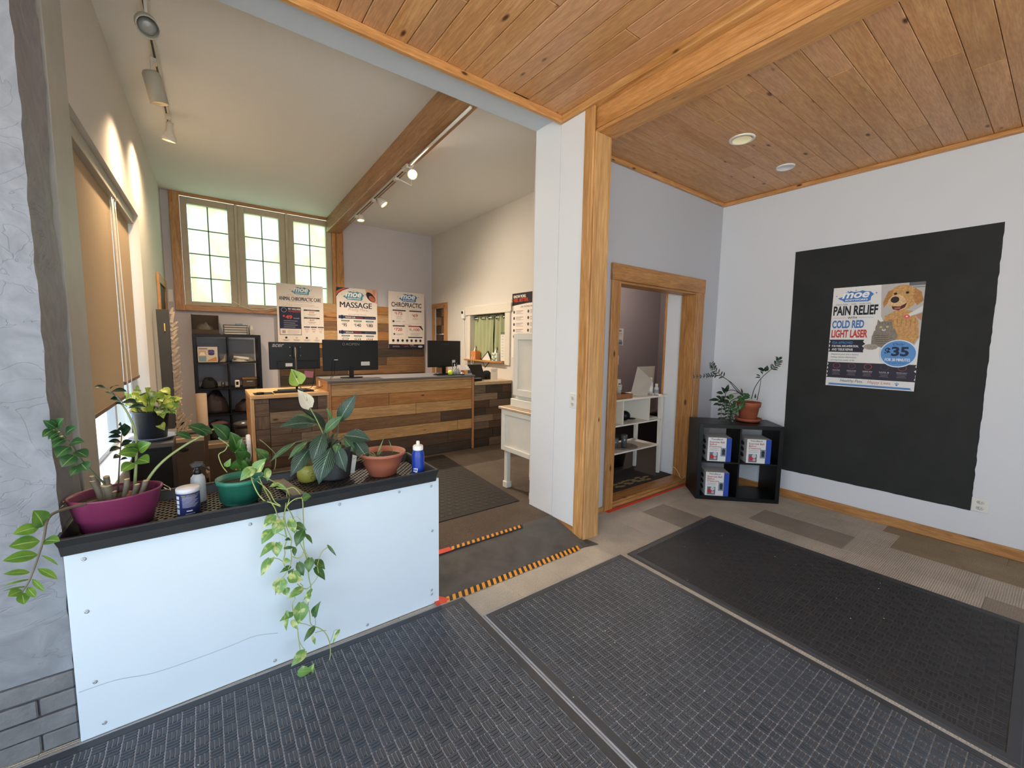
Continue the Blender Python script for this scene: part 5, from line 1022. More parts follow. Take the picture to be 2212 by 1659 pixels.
e, p = sheet('card_stand', (3.20, 4.80, 1.14), (.10, -.02, 0), (0, 0, -.16), .003, 'E6E2DA', label='small upright white card standing on the low right counter', cat='card'); p.ctext('LEAVE US', .5, .12, .6, .06, '6A6A6A'); p.ctext('A REVIEW', .5, .22, .6, .06, '6A6A6A'); p.done('print', e)

# ---------------------------------------------------------------- left back corner
KB = M('shelf_black', '0B0B0C', .4, spec=.3)
def shelf_unit(root, T, W, H, D, nx, nz, tf=.038, ti=.016, bm_=.0015):
    box('side_panel', KB, 0, 0, 0, tf, D, H, root, bm_, T=T); box('side_panel', KB, W-tf, 0, 0, W, D, H, root, bm_, T=T)
    box('top_panel', KB, tf, 0, H-tf, W-tf, D, H, root, bm_, T=T); box('bottom_panel', KB, tf, 0, 0, W-tf, D, tf, root, bm_, T=T)
    cw = (W-2*tf-(nx-1)*ti)/nx; ch = (H-2*tf-(nz-1)*ti)/nz
    for i in range(1, nx): box('divider', KB, tf+i*cw+(i-1)*ti, .002, tf, tf+i*(cw+ti), D-.002, H-tf, root, bm_, T=T)
    for j in range(1, nz):
        for i in range(nx): box('shelf', KB, tf+i*(cw+ti), .002, tf+j*ch+(j-1)*ti, tf+i*(cw+ti)+cw, D-.002, tf+j*(ch+ti), root, bm_, T=T)
    return cw, ch
ks = empty('cube_shelf', (.27, 6.85, .085), 'tall black cube shelf of two by four compartments against the far wall', 'shelf'); SX, SY, SZ = -.105, 6.82, .085
TS = Matrix.Translation((SX, SY, SZ)); cw, ch = shelf_unit(ks, TS, .765, 1.47, .38, 2, 4)
def cell(i, j): return SX+.038+i*(cw+.016), SZ+.038+j*(ch+.016)
def crumple(name, c, sx_, sy_, sz_, mat, lab, cat, seed, n=18):
    random.seed(seed); ph = [random.uniform(0, 6.28) for _ in range(6)]; mb = MB(); vs = []
    for i in range(9):
        th = math.pi/2*i/8
        for k in range(n):
            t = 2*math.pi*k/n; r = math.cos(th)**.6*(1+.12*math.sin(3*t+ph[0])+.07*math.sin(5*t+ph[1]+th*3)); z = math.sin(th)*(1+.18*math.sin(2*t+ph[2])+.1*math.sin(7*t+ph[3]))
            vs.append((c[0]+sx_*r*math.cos(t), c[1]+sy_*r*math.sin(t), c[2]+sz_*z))
    mb.add(vs, [(i*n+k, i*n+(k+1) % n, (i+1)*n+(k+1) % n, (i+1)*n+k) for i in range(8) for k in range(n)]+[tuple(range(n))[::-1], tuple(8*n+k for k in range(n))], 0, True)
    return tag(mb.build(name, mat), lab, cat)
x, z = cell(0, 3)
e = empty('product_box', (x+.12, 6.95, z), 'white printed carton with purple and blue pictures in the top left shelf compartment', 'box'); box('carton', M('carton_white', 'C9C3B6', .6), x+.01, 6.86, z+.001, x+.225, 7.04, z+.23, e, .002)
p = Print((x+.01, 6.8595, z+.23), (.215, 0, 0), (0, 0, -.229)); p.rect(0, 0, 1, .1, '3A3D5C'); p.rect(.04, .33, .42, .62, 'C9A07C'); p.poly([(.08, .6), (.15, .42), (.32, .42), (.4, .6)], 'E6DCC8'); p.rect(.04, .64, .42, .95, '7E96A0'); p.ell(.68, .36, .17, .1, '4A3F6A'); p.ell(.68, .46, .17, .09, '5C4F80'); p.ell(.68, .53, .16, .07, '3F3560'); p.poly([(.46, .9), (.9, .68), (.95, .74), (.95, .93), (.46, .95)], 'C08A4A'); p.rect(.06, .18, .5, .23, '6A6E80'); p.rect(.06, .26, .8, .285, '9A9CA8'); p.done('print', e)
MB().prism([(x+.24, 6.95, z+.001), (x+.31, 6.95, z+.001), (x+.315, 6.95, z+.11), (x+.29, 6.95, z+.04)], (0, .02, 0)).build('leaning_card', M('paper_warm', 'B7AB96', .8), None, label='curled cream card leaning beside the printed carton', cat='paper')
x, z = cell(1, 3); crumple('folded_cloth', (x+.16, 6.96, z), .14, .09, .055, M('cloth_pale', 'A7A49B', .9), 'heap of pale papers and cloths in the top right shelf compartment', 'cloth', 3)
MB(Matrix.Translation((x+.14, 6.90, z+.05)) @ Matrix.Rotation(.15, 4, 'Y')).lathe([(.022, -.09), (.024, .09), (.02, .09), (.018, -.09)], (0, 0, 0), 12, T=Matrix.Rotation(math.pi/2, 3, 'Y')).build('paper_roll', M('paper_roll', 'C5C0B4', .8), None, label='small rolled paper on top of the cloths in the shelf', cat='paper')
x, z = cell(1, 2); e = empty('white_device', (x+.07, 6.88, z), 'small white device with a dark screen in the shelf next to a brown box', 'device'); box('device_body', M('device_white', 'D9D3C6', .5), x+.05, 6.86, z+.001, x+.105, 6.9, z+.10, e, .006); box('device_screen', MK2, x+.063, 6.8585, z+.035, x+.092, 6.8595, z+.08, e)
e = empty('shoe_box', (x+.22, 6.95, z), 'brown cardboard box with a lid in the right column of the black shelf', 'box'); box('box_body', M('cardboard', '453A30', .8, nz=.05), x+.14, 6.86, z+.001, x+.31, 7.0, z+.105, e, .003); box('box_lid', M('cardboard_lid', '7A5838', .8), x+.136, 6.856, z+.1055, x+.314, 7.004, z+.13, e, .003); box('box_label', ink('C9BFA8'), x+.19, 6.8585, z+.075, x+.26, 6.8595, z+.082, e)
x, z = cell(0, 2); e = empty('tin', (x+.27, 6.92, z), 'small grey tin in the left column of the black shelf', 'tin'); MB().lathe([(.024, 0), (.024, .07), (.021, .074), (.001, .074)], (x+.27, 6.92, z+.001), 18).build('tin_body', M('tin_grey', '7C7E80', .35, .6), e)
crumple('black_bag', (x+.11, 6.95, z+.0), .09, .08, .12, M('black_fabric', '100F10', .9, bp=.5), 'shapeless black bag in the left column of the black shelf, second row', 'bag', 8)
x, z = cell(0, 1); crumple('plum_bag', (x+.18, 6.97, z), .14, .12, .26, M('plum_fabric', '2A2024', .7, bp=.5), 'dark plum plastic bag stuffed in the left column of the black shelf', 'bag', 11)
x, z = cell(0, 0); crumple('pink_cloth', (x+.2, 6.95, z+.2), .11, .09, .05, M('pink_cloth', '70585A', .9), 'dusty pink cloth lying on a bag low in the black shelf', 'cloth', 12); crumple('dark_bag', (x+.19, 6.96, z), .13, .11, .195, M('black_fabric', '100F10', .9, bp=.5), 'dark bag in the bottom left compartment of the black shelf', 'bag', 13)
x, z = cell(1, 1); crumple('dark_bag', (x+.17, 6.97, z), .13, .11, .14, M('maroon_fabric', '2A1E20', .8), 'dark maroon bag in the right column of the black shelf', 'bag', 14)
# on top of the shelf
ztop = SZ+1.47
e = empty('cardboard_box', (.04, 7.0, ztop), 'open brown cardboard box with cloths spilling out, on top of the black shelf', 'box'); CB = M('cardboard', '453A30', .8, nz=.05)
box('box_side', CB, -.105, 7.12, ztop+.001, .19, 7.128, ztop+.26, e); box('box_side', CB, -.105, 6.9, ztop+.001, -.097, 7.12, ztop+.26, e); box('box_side', CB, .182, 6.9, ztop+.001, .19, 7.12, ztop+.25, e); box('box_front', CB, -.097, 6.9, ztop+.001, .182, 6.907, ztop+.06, e)
MB().prism([(-.105, 6.899, ztop+.001), (.20, 6.86, ztop+.001), (.20, 6.868, ztop+.001), (-.105, 6.907, ztop+.001)], (0, 0, .012)).build('box_flap', CB, e)
crumple('cloth_heap', (.03, 6.99, ztop+.002), .11, .075, .13, M('cloth_grey', '5E5A50', .9, nz=.4, nscale=14), 'heap of grey and dark cloths inside the open cardboard box', 'cloth', 21)
e = empty('letter_tray', (.39, 6.98, ztop), 'black wire letter tray with four layers of white paper on the black shelf', 'letter tray')
for k in range(5): box('tray_tier', MK2, .24, 6.88, ztop+.001+k*.032, .52, 7.1, ztop+.0045+k*.032, e)
for xx in (.24, .516): box('tray_side', MK2, xx, 6.88, ztop+.001, xx+.004, 6.884, ztop+.135, e); box('tray_side', MK2, xx, 7.096, ztop+.001, xx+.004, 7.1, ztop+.135, e)
for k in range(4): box('paper_stack', M('paper_white', 'C9C6BE', .8), .25, 6.885+.004*k, ztop+.006+k*.032, .50 if k != 1 else .42, 7.08, ztop+.021+k*.032, e)
box('blue_card', ink('7C9AAE'), .38, 6.89, ztop+.134, .46, 6.96, ztop+.155, e)
e = empty('magazine_file', (.57, 6.98, ztop), 'small white magazine file at the right end of the shelf top', 'file'); MB().prism([(.54, 6.88, ztop+.001), (.54, 7.05, ztop+.001), (.54, 7.05, ztop+.12), (.54, 6.88, ztop+.07)], (.05, 0, 0)).build('file_box', M('file_white', 'A7A59D', .6), e, .002); box('papers', M('paper_white', 'C9C6BE', .8), .55, 6.92, ztop+.05, .58, 7.04, ztop+.13, e)
# tall white paper roll, waste bin, cartons
e = empty('paper_roll', (-.05, 6.4, .085), 'tall upright roll of white paper standing in front of the black shelf', 'roll'); MB().lathe([(.057, 0), (.058, .002), (.058, .73), (.02, .732), (.019, .70), (.001, .70)], (-.045, 6.4, .086), 28).build('roll', M('paper_roll_warm', 'A08C78', .8), e)
e = empty('waste_bin', (.42, 6.0, .085), 'dark mesh waste bin lined with a plastic bag in front of the black shelf', 'bin'); MB().lathe([(.12, 0), (.16, .38), (.156, .38), (.118, .006), (.001, .004)], (.42, 6.0, .086), 28).build('bin_body', M('bin_dark', '1C1B1D', .6), e)
MB().lathe([(.163, .35), (.168, .384), (.158, .39), (.15, .34), (.11, .3), (.001, .28)], (.42, 6.0, .086), 28).build('bin_liner', M('liner', '3A3838', .25), e)
for n_, (x0, x1, y0, y1, h, lab) in enumerate(((.0, .42, 4.95, 5.35, .34, 'brown cardboard carton on the floor behind the green pot'), (-.33, -.03, 4.75, 5.1, .47, 'closed brown carton standing nearest the side table'), (-.28, .02, 5.6, 5.95, .40, 'brown carton with a hand hole near the grey tall board'))):
    e = empty('carton', ((x0+x1)/2, (y0+y1)/2, .085), lab, 'box', 'cartons on the reception floor'); box('box_body', CB, x0, y0, .086, x1, y1, .085+h, e, .003); box('tape_strip', M('brown_tape', 'A58458', .3), x0-.0006, (y0+y1)/2-.025, .086, x1+.0006, (y0+y1)/2+.025, .0856+h, e)
    if n_: MB(Matrix.Translation(((x0+x1)/2, y0-.0005, .085+h-.07)) @ Matrix.Rotation(math.pi/2, 4, 'X')).lathe([(.035, 0), (.033, .001), (.001, .001)], (0, 0, 0), 16, sx=1, sy=.55).build('hand_hole', M('hole_dark', '1A1310', .9), e)
e = empty('white_bag', (.31, 4.78, .085), 'white plastic bag hanging at the left edge of the desk', 'bag')
MB().prism(smooth_line([V(p) for p in ((.30, 4.74, .30), (.30, 4.70, .36), (.30, 4.71, .48), (.30, 4.77, .56), (.30, 4.83, .52), (.30, 4.85, .38), (.30, 4.80, .29))], 3), (.04, 0, 0)).build('bag_body', M('bag_white', 'C9D2E4', .5, bp=.3, bscale=20), e, .012, seg=2)
# tall narrow grey board with split wood shims fanned along its edge
gb_ = empty('grey_board', (-.30, 5.46, .085), 'tall narrow dark grey board against the left wall with wooden shims fanned down its edge', 'board')
GY = 5.5; a0, a1, b0, b1 = at(336, 668, 'y', GY), at(364, 668, 'y', GY), at(357, 925, 'y', GY), at(381, 925, 'y', GY)
dn = (b0-a0)/(a0.z-b0.z); lo = a0+dn*(a0.z-.09); lo2 = a1+((b1-a1)/(a1.z-b1.z))*(a1.z-.09)
MB().prism([lo, lo2, a1, a0], (0, .03, 0)).build('board', M('board_grey', '37383A', .6, nz=.06), gb_, .002)
random.seed(19); q = at(356, 705, 'y', GY)
box('chalk', M('chalk_yellow', 'C9B45A', .8), q.x-.006, GY-.014, q.z-.05, q.x+.004, GY-.001, q.z+.03, gb_, .001, label='yellow and white marker stick')
SH = WOOD('shim', 'B5A695', '8C7D6C', 2, 0, .6, .3)
for i in range(30):
    t = i/29; c = at(369+t*16-(0 if i % 2 else 2), 676+t*262, 'y', GY); an = random.uniform(-1.0, -.55) if i > 2 else -1.3
    MB(Matrix.Translation(c+V((.012, random.uniform(-.006, .01), 0))) @ Matrix.Rotation(an, 4, 'Y')).prism([(-.014, -.03, -.014), (.056, -.03, -.006), (.056, -.03, .008), (-.014, -.03, .016)], (0, .06, 0)).build('wood_shim', SH, gb_)
for i in range(9):
    c = at(388+i*2.2, 905+random.uniform(0, 26), 'y', GY-.02); MB(Matrix.Translation(c) @ Matrix.Rotation(-.9+random.uniform(-.3, .4), 4, 'Y')).box(-.07, -.01, -.007, .07, .01, .007).build('wood_shim', SH, gb_)
# doorway casing on the left wall behind the board
d3 = empty('door_3', (sk(6.5), 6.5, .085), kind='structure')
def lw(name, mat, y0, y1, z0, z1, d, t, par): return MB().prism([(sk(y0)+d, y0, z0), (sk(y1)+d, y1, z0), (sk(y1)+d+t, y1, z0), (sk(y0)+d+t, y0, z0)], (0, 0, z1-z0)).build(name, mat, par)
lw('door_leaf', M('door_dark_brown', '4A2C16', .6), 6.2, 6.95, .09, 2.12, .002, .004, d3); lw('casing', AMBER[2], 6.11, 6.2, .09, 2.22, .002, .022, d3); lw('casing', AMBER[2], 6.95, 7.04, .09, 2.22, .002, .022, d3); lw('head_casing', AMBER[1], 6.2, 6.95, 2.12, 2.22, .002, .022, d3)
box('switch_plate', M('plate_white', 'E4E1DA', .4), -.335, 7.243, 1.98, -.285, 7.249, 2.14, wk, .002)
# router on the far window sill with its cable
e = empty('wifi_device', (.38, 7.19, 1.95), 'round beige device on the far window sill', 'device'); c = at(487, 645, 'y', 7.19); MB().lathe([(.045, 0), (.05, .01), (.04, .022), (.001, .026)], (c.x, 7.222, 1.951), 20, sy=.5).build('device_body', M('device_beige', 'C9C0AC', .5), e)
MB().tube(smooth_line([at(*p, 'y', 7.19) for p in ((503, 650), (528, 664), (560, 670), (598, 664))], 5), .004, 6).build('cable', M('cord_white', 'E8E6DE', .6), e)
MB().tube(smooth_line([at(*p, 'y', 7.19) for p in ((530, 664), (560, 678), (598, 669))], 5), .0025, 6).build('cable', M('cable_grey', '55565A', .6), e)
# camera on the wall beside the serving window
e = empty('wall_camera', (RX-.02, 6.03, 1.98), 'small white wall camera with a round black lens left of the green curtains', 'camera'); box('camera_body', M('plate_white', 'E4E1DA', .4), RX-.04, 5.99, 1.88, RX-.001, 6.07, 2.02, e, .01, seg=2); MB().tube([(RX-.041, 6.03, 1.985), (RX-.05, 6.03, 1.985)], .022, 16).build('lens', MK2, e); MB().tube(smooth_line([V((RX-.015, 6.03, 1.88)), V((RX-.012, 6.02, 1.6)), V((RX-.012, 5.99, 1.25)), V((RX-.012, 5.95, 1.05))], 4), .004, 6).build('cable', M('cord_white', 'E8E6DE', .6), e)
# things on the serving-window sill
sz = 1.231; RXs = RX-.035
e = empty('tissue_box', (RXs, 5.66, sz), 'orange tissue box with a white tissue, left on the serving sill', 'tissue box'); box('box_body', M('orange_card', 'C47A42', .7), RX-.05, 5.60, sz, RX+.04, 5.74, sz+.13, e, .002)
def tissue(root, x, y, z, h=.09): MB().add([(x-.03, y-.02, z), (x+.03, y-.02, z), (x+.03, y+.02, z), (x-.03, y+.02, z), (x-.008, y-.01, z+h), (x+.012, y+.006, z+h*.9), (x, y-.03, z+h*.6), (x, y+.03, z+h*.65)], [(0, 1, 5, 4), (1, 2, 5), (2, 3, 4, 5), (3, 0, 4), (0, 6, 1), (6, 5, 1), (2, 7, 3), (7, 4, 3)], 0, True).build('tissue', M('tissue', 'E6E0D4', .8), root)
tissue(e, RX-.0, 5.67, sz+.13)
MB().tube([(RX-.052, 5.69, sz+.05), (RX-.075, 5.69, sz-.06), (RX-.076, 5.66, sz-.10), (RX-.072, 5.63, sz-.05), (RX-.052, 5.63, sz+.05)], .0025, 6).build('ribbon', M('cord_white', 'E8E6DE', .6), e)
e = empty('tissue_box', (RXs, 5.05, sz), 'leaf-patterned white and green tissue box on the right of the serving sill', 'tissue box'); box('box_body', M('leafy_card', 'C9D2C0', .7), RX-.06, 4.99, sz, RX+.03, 5.13, sz+.12, e, .002); tissue(e, RX-.015, 5.06, sz+.12)
p = Print((RX-.0605, 5.13, sz+.12), (0, -.14, 0), (0, 0, -.12))
for u, v, a in ((.3, .3, .5), (.65, .25, 2.2), (.5, .6, 1.2), (.2, .8, .3), (.8, .7, 2.6), (.55, .9, 0)): p.ell(u, v, .2, .07, '3E5A40', 12, a)
p.done('print', e)
e = MB(Matrix.Translation((RX+.0, 5.27, sz)) @ Matrix.Rotation(.72, 4, 'X')); e = empty('picture_frame', (RX, 5.28, sz), 'black-framed certificate tipped sideways on the serving sill', 'picture frame')
T = Matrix.Translation((RX+.005, 5.22, sz+.002)) @ Matrix.Rotation(-.62, 4, 'X')
box('frame', MK2, -.006, 0, 0, .006, .22, .17, e, T=T); box('mount', ink('D6D2C8'), -.0072, .015, .015, -.0062, .205, .155, e, T=T)
e, p = sheet('sill_sign', (RX-.01, 4.97, sz+.42), (0, -.10, 0), (0, 0, -.415), .004, 'D9D6CC', label='tall narrow white leaflet at the right edge of the serving window', cat='sign'); p.rect(0, 0, 1, .08, '6A6E62')
for k in range(8): p.ctext('INFO' if k % 2 else 'CARE', .5, .13+k*.1, .5, .035, '7A7C78')
p.done('print', e)

# ---------------------------------------------------------------- white secretary desk
sd_ = empty('secretary_desk', (2.45, 2.95, .085), 'white painted secretary desk with panelled back and turned legs behind the white wall end', 'desk')
SW = M('cabinet_white', 'DAD9D0', .45, nz=.02)
def pane(x, y0, y1, z0, z1, fr, par, nm):
    box(nm, SW, x, y0, z0, x+.02, y1, z1, par, .002)
    for a, b, c, d in ((y0, y0+fr, z0, z1), (y1-fr, y1, z0, z1), (y0+fr, y1-fr, z0, z0+fr), (y0+fr, y1-fr, z1-fr, z1)): box('panel_frame', SW, x-.018, a, c, x-.0005, b, d, par, .002)
pane(2.312, 2.40+.36, 3.25, .465, .862, .045, sd_, 'apron_panel'); 
box('desk_body', SW, 2.3325, 2.76, .46, 2.70, 3.25, .862, sd_); box('desk_top', WOOD('desk_top_warm', 'D2BDA0', 'B99A78', 1, 0, .4), 2.283, 2.755, .8625, 2.71, 3.29, .887, sd_, .005)
pane(2.402, 2.76, 3.19, 1.0, 1.59, .06, sd_, 'upper_panel'); box('upper_body', SW, 2.4225, 2.76, .8875, 2.58, 3.19, 1.59, sd_); box('plinth', SW, 2.375, 2.76, .8875, 2.4215, 3.215, .965, sd_, .003)
for y in (3.19, 2.78):
    for x in (2.325, 2.66): box('leg', SW, x, y, .11, x+.045, y+.045, .4645, sd_, .003); box('leg_foot', SW, x-.01, y-.01, .0855, x+.055, y+.055, .15, sd_, .006)

# ---------------------------------------------------------------- side room behind the doorway
tw = empty('side_table', (3.7, 2.88, .05), 'white side table with cubby and lower shelf just inside the doorway', 'table'); WT = M('table_white', 'E2DFD4', .45); F_ = .05
box('table_top', WT, 3.05, 2.66, .93, 4.15, 3.06, .947, tw, .002)
for x, y in ((4.07, 2.685), (4.08, 3.01), (3.1, 2.685), (3.1, 3.01)): MB().prism([(x+.008, y+.004, F_), (x+.036, y+.004, F_), (x+.036, y+.03, F_), (x+.008, y+.03, F_)], (0, 0, .01)).build('leg_tip', WT, tw); MB().add([(x+.008, y, F_+.01), (x+.036, y, F_+.01), (x+.036, y+.03, F_+.01), (x+.008, y+.03, F_+.01), (x-.008, y, .929), (x+.045, y, .929), (x+.045, y+.035, .929), (x-.008, y+.035, .929)], [(0, 3, 2, 1), (4, 5, 6, 7), (0, 1, 5, 4), (1, 2, 6, 5), (2, 3, 7, 6), (3, 0, 4, 7)]).build('leg', WT, tw)
box('cubby_shelf', WT, 3.1, 2.685, .665, 4.08, 3.03, .68, tw); box('cubby_divider', WT, 3.86, 2.69, .681, 3.875, 3.03, .929, tw); box('cubby_divider', WT, 3.42, 2.69, .681, 3.435, 3.03, .929, tw); box('lower_shelf', WT, 3.08, 2.69, .375, 4.07, 3.04, .392, tw, .002)
box('cubby_back', WT, 3.1, 3.031, .681, 4.08, 3.036, .929, tw)
e = empty('wooden_tray', (3.45, 2.8, .947), 'brown wooden tray of cups on the white table', 'tray'); TRW = WOOD('tray_brown', '9A6A44', '7A4E30', 0, 0, .5)
box('tray_floor', TRW, 3.22, 2.70, .9475, 3.56, 2.92, .955, e); box('tray_front', TRW, 3.22, 2.69, .9475, 3.56, 2.70, .995, e, .002); box('tray_back', TRW, 3.22, 2.92, .9475, 3.56, 2.93, .995, e, .002); box('tray_end', TRW, 3.56, 2.69, .9475, 3.57, 2.93, .995, e, .002)
CUP = M('cup_white', 'D2CDC2', .5)
for i, (x, y, h, r, lab) in enumerate(((3.30, 2.75, .15, .037, 'tallest stack of white cups at the left of the wooden tray'), (3.375, 2.78, .145, .033, 'second stack of white cups in the wooden tray'), (3.47, 2.80, .12, .034, 'squat white cup with a printed mark in the wooden tray'))):
    e = empty('cup_stack', (x, y, .955), lab, 'cup', 'white cups in the tray'); MB().lathe([(r*.8, 0), (r, h), (r*1.06, h), (r*1.06, h+.006), (r*.95, h+.006), (r*.75, .01), (.001, .01)], (x, y, .9555), 20).build('cup_body', CUP, e)
    for k in range(3): MB().lathe([(r*1.04, 0), (r*1.07, .003), (r*1.04, .006)], (x, y, .9555+h-.012-k*.014), 20, caps=False).build('cup_rim', CUP, e)
e = empty('creamer_pack', (3.42, 2.73, .955), 'low white napkin pack at the front of the wooden tray', 'pack'); box('pack_body', CUP, 3.36, 2.71, .9555, 3.50, 2.74, .985, e, .006)
e = empty('stirrer_box', (3.555, 2.86, .955), 'small white box with a red mark behind the tray', 'box'); box('box_body', CUP, 3.51, 2.84, .9555, 3.558, 2.88, 1.13, e, .002); box('red_mark', ink('8E3A32'), 3.52, 2.8385, 1.05, 3.55, 2.8395, 1.09, e)
for k in range(4): MB().tube([(3.515+k*.01, 2.832, .96), (3.513+k*.011, 2.832, 1.05)], .0016, 5).build('stirrer', ink('B04A3E'), e)
e = empty('menu_display', (3.85, 2.85, .947), 'folded white menu board standing open on the white table', 'sign'); PB = M('board_paper', 'B9B4A9', .6)
cL = crop(1300, 680, 9.219); A_ = lambda x, y, Y: at(*cL(x, y), 'y', Y)
MB().prism([A_(575, 1600, 2.74), A_(900, 1635, 2.72), A_(1005, 1300, 2.74), A_(715, 1035, 2.84)], (0, .003, 0)).build('front_leaf', PB, e); MB().prism([A_(640, 1560, 2.87), A_(1010, 1560, 2.96), A_(1062, 1022, 2.96), A_(715, 1035, 2.86)], (0, .003, 0)).build('rear_leaf', PB, e)
for i, (x, y, h, r, lab) in enumerate(((3.995, 2.78, .19, .03, 'taller clear-capped white bottle behind the small labelled bottle'), (4.02, 2.72, .125, .026, 'small white labelled bottle at the right of the white table'), (3.93, 2.80, .12, .026, 'slim bottle half hidden beside the menu board'))):
    e = empty('bottle', (x, y, .947), lab, 'bottle', 'bottles on the white table'); MB().lathe([(r, 0), (r, h*.62), (r*.6, h*.76), (r*.55, h*.8), (.001, h*.8)], (x, y, .9475), 20).build('bottle_body', M('bottle_pale', 'BFC1C0', .3), e); MB().lathe([(r*.62, h*.8), (r*.62, h), (.001, h)], (x, y, .9475), 16).build('cap', CUP, e); MB().lathe([(r*1.01, h*.2), (r*1.01, h*.5)], (x, y, .9475), 20, caps=False).build('label', ink('D8D6D0' if i != 1 else '8C8E92'), e)
e = empty('black_helmet', (3.66, 2.84, .681), 'rounded black cap-like object in the table cubby', 'cap'); MB().ball((3.64, 2.84, .735), .062, 18, sz=.85).build('dome', MK2, e); MB().lathe([(.001, 0), (.05, .0), (.052, .006), (.001, .01)], (3.69, 2.80, .70), 16, sx=1.2).build('brim', MK2, e)
box('book', ink('B9B7AF'), 3.89, 2.72, .681, 4.06, 2.95, .70, None, label='thin white booklet in the right half of the table cubby', cat='book')
pl_ = empty('plate', (3.62, 2.80, .392), 'flat wooden-rimmed plate on the lower table shelf', 'plate'); MB().lathe([(.001, 0), (.12, 0), (.15, .012), (.148, .015), (.115, .005), (.001, .004)], (3.62, 2.82, .393), 32).build('plate_disc', M('plate_brown', '8B8178', .35), pl_)
MB(Matrix.Translation((3.70, 2.79, .402)) @ Matrix.Rotation(.3, 4, 'Z')).box(-.07, -.006, 0, .07, .006, .004).build('spoon', M('chrome', 'D8D8D8', .12, 1), None, label='small spoon lying on the plate', cat='spoon')
GLS = M('drink_glass', '8F9496', .08, spec=.8, trans=.6)
for x, y, r, h, lab in ((3.60, 2.80, .034, .135, 'tall drinking glass standing on the plate'), (3.50, 2.84, .04, .10, 'glass mug with a handle left of the tall glass')):
    e = empty('glass', (x, y, .40), lab, 'glass'); MB().lathe([(r*.85, 0), (r, h), (r*.94, h), (r*.78, .008), (.001, .008)], (x, y, .4005), 24).build('glass_body', GLS, e)
    if r > .035: MB().tube(smooth_line([V((x-r, y, .48)), V((x-r-.028, y, .475)), V((x-r-.03, y, .43)), V((x-r*.9, y, .42))], 4), .005, 8).build('handle', GLS, e)
e = empty('black_bin', (3.85, 3.7, .05), 'round black bin in the dark behind the white table', 'bin'); MB().lathe([(.19, 0), (.23, .32), (.225, .32), (.18, .01), (.001, .01)], (3.92, 3.28, F_+.001), 28).build('bin_body', MK2, e)
e = empty('storage_chest', (4.6, 3.7, .05), 'low dark chest in the dim back of the side room', 'chest'); box('chest_body', M('chest_dark', '2A211E', .6), 4.1, 3.5, F_+.001, 5.3, 3.95, .52, e, .01); box('chest_lid', M('chest_lid', '3A2C28', .5), 4.08, 3.48, .521, 5.32, 3.97, .56, e, .01)
e = empty('door_mat', (3.6, 2.68, .05), 'dark side-room door mat decorated with a row of tan leaf shapes', 'mat'); box('mat_base', M('mat_charcoal', '353230', .9, nz=.2, nscale=90), 3.0, 2.575, .0505, 4.16, 3.0, .058, e, .002)
mb = MB(); cT = crop(1220, 1000, 6.506)
for c in ((690, 310), (775, 285), (800, 330), (830, 260), (890, 245), (920, 290), (950, 240), (1010, 210), (1045, 255), (1080, 220), (1130, 195), (1165, 230), (740, 335), (860, 290), (980, 255), (1110, 240)):
    o = at(*cT(*c), 'z', .0585); n = 9; mb.add([o+V((.045*math.cos(6.283*k/n)*(1+.4*math.cos(k*2.1)), .022*math.sin(6.283*k/n)*(1+.3*math.sin(k*1.7)), 0)) for k in range(n)], [tuple(range(n))])
mb.build('leaf_motif', M('mat_tan', '9A8F5E', .9), e)
e, p = sheet('wall_flyer', at(*cL(300, 268), 'y', 4.395), (.17, 0, 0), (0, 0, -.27), .001, 'A7A4A6', label='small flyer with a blue picture on the dark side-room wall', cat='poster'); p.ell(.45, .14, .3, .05, '4E5A66'); p.rect(.15, .28, .8, .31, '6E6C70'); p.rect(.2, .35, .75, .37, '6E6C70'); p.rect(.15, .44, .8, .455, '7E7C80'); p.ell(.2, .68, .1, .07, '22242A'); p.rect(.05, .78, .85, .96, '3E5870'); p.ell(.5, .74, .3, .08, '7A6A6A'); p.done('print', e)
box('switch_plate', M('plate_dim', 'B9B6B4', .5), at(*cL(320, 970), 'y', 4.39).x-.02, 4.392, 1.17, at(*cL(320, 970), 'y', 4.39).x+.02, 4.399, 1.32, None, label='narrow light switch on the dark side-room wall', cat='switch')

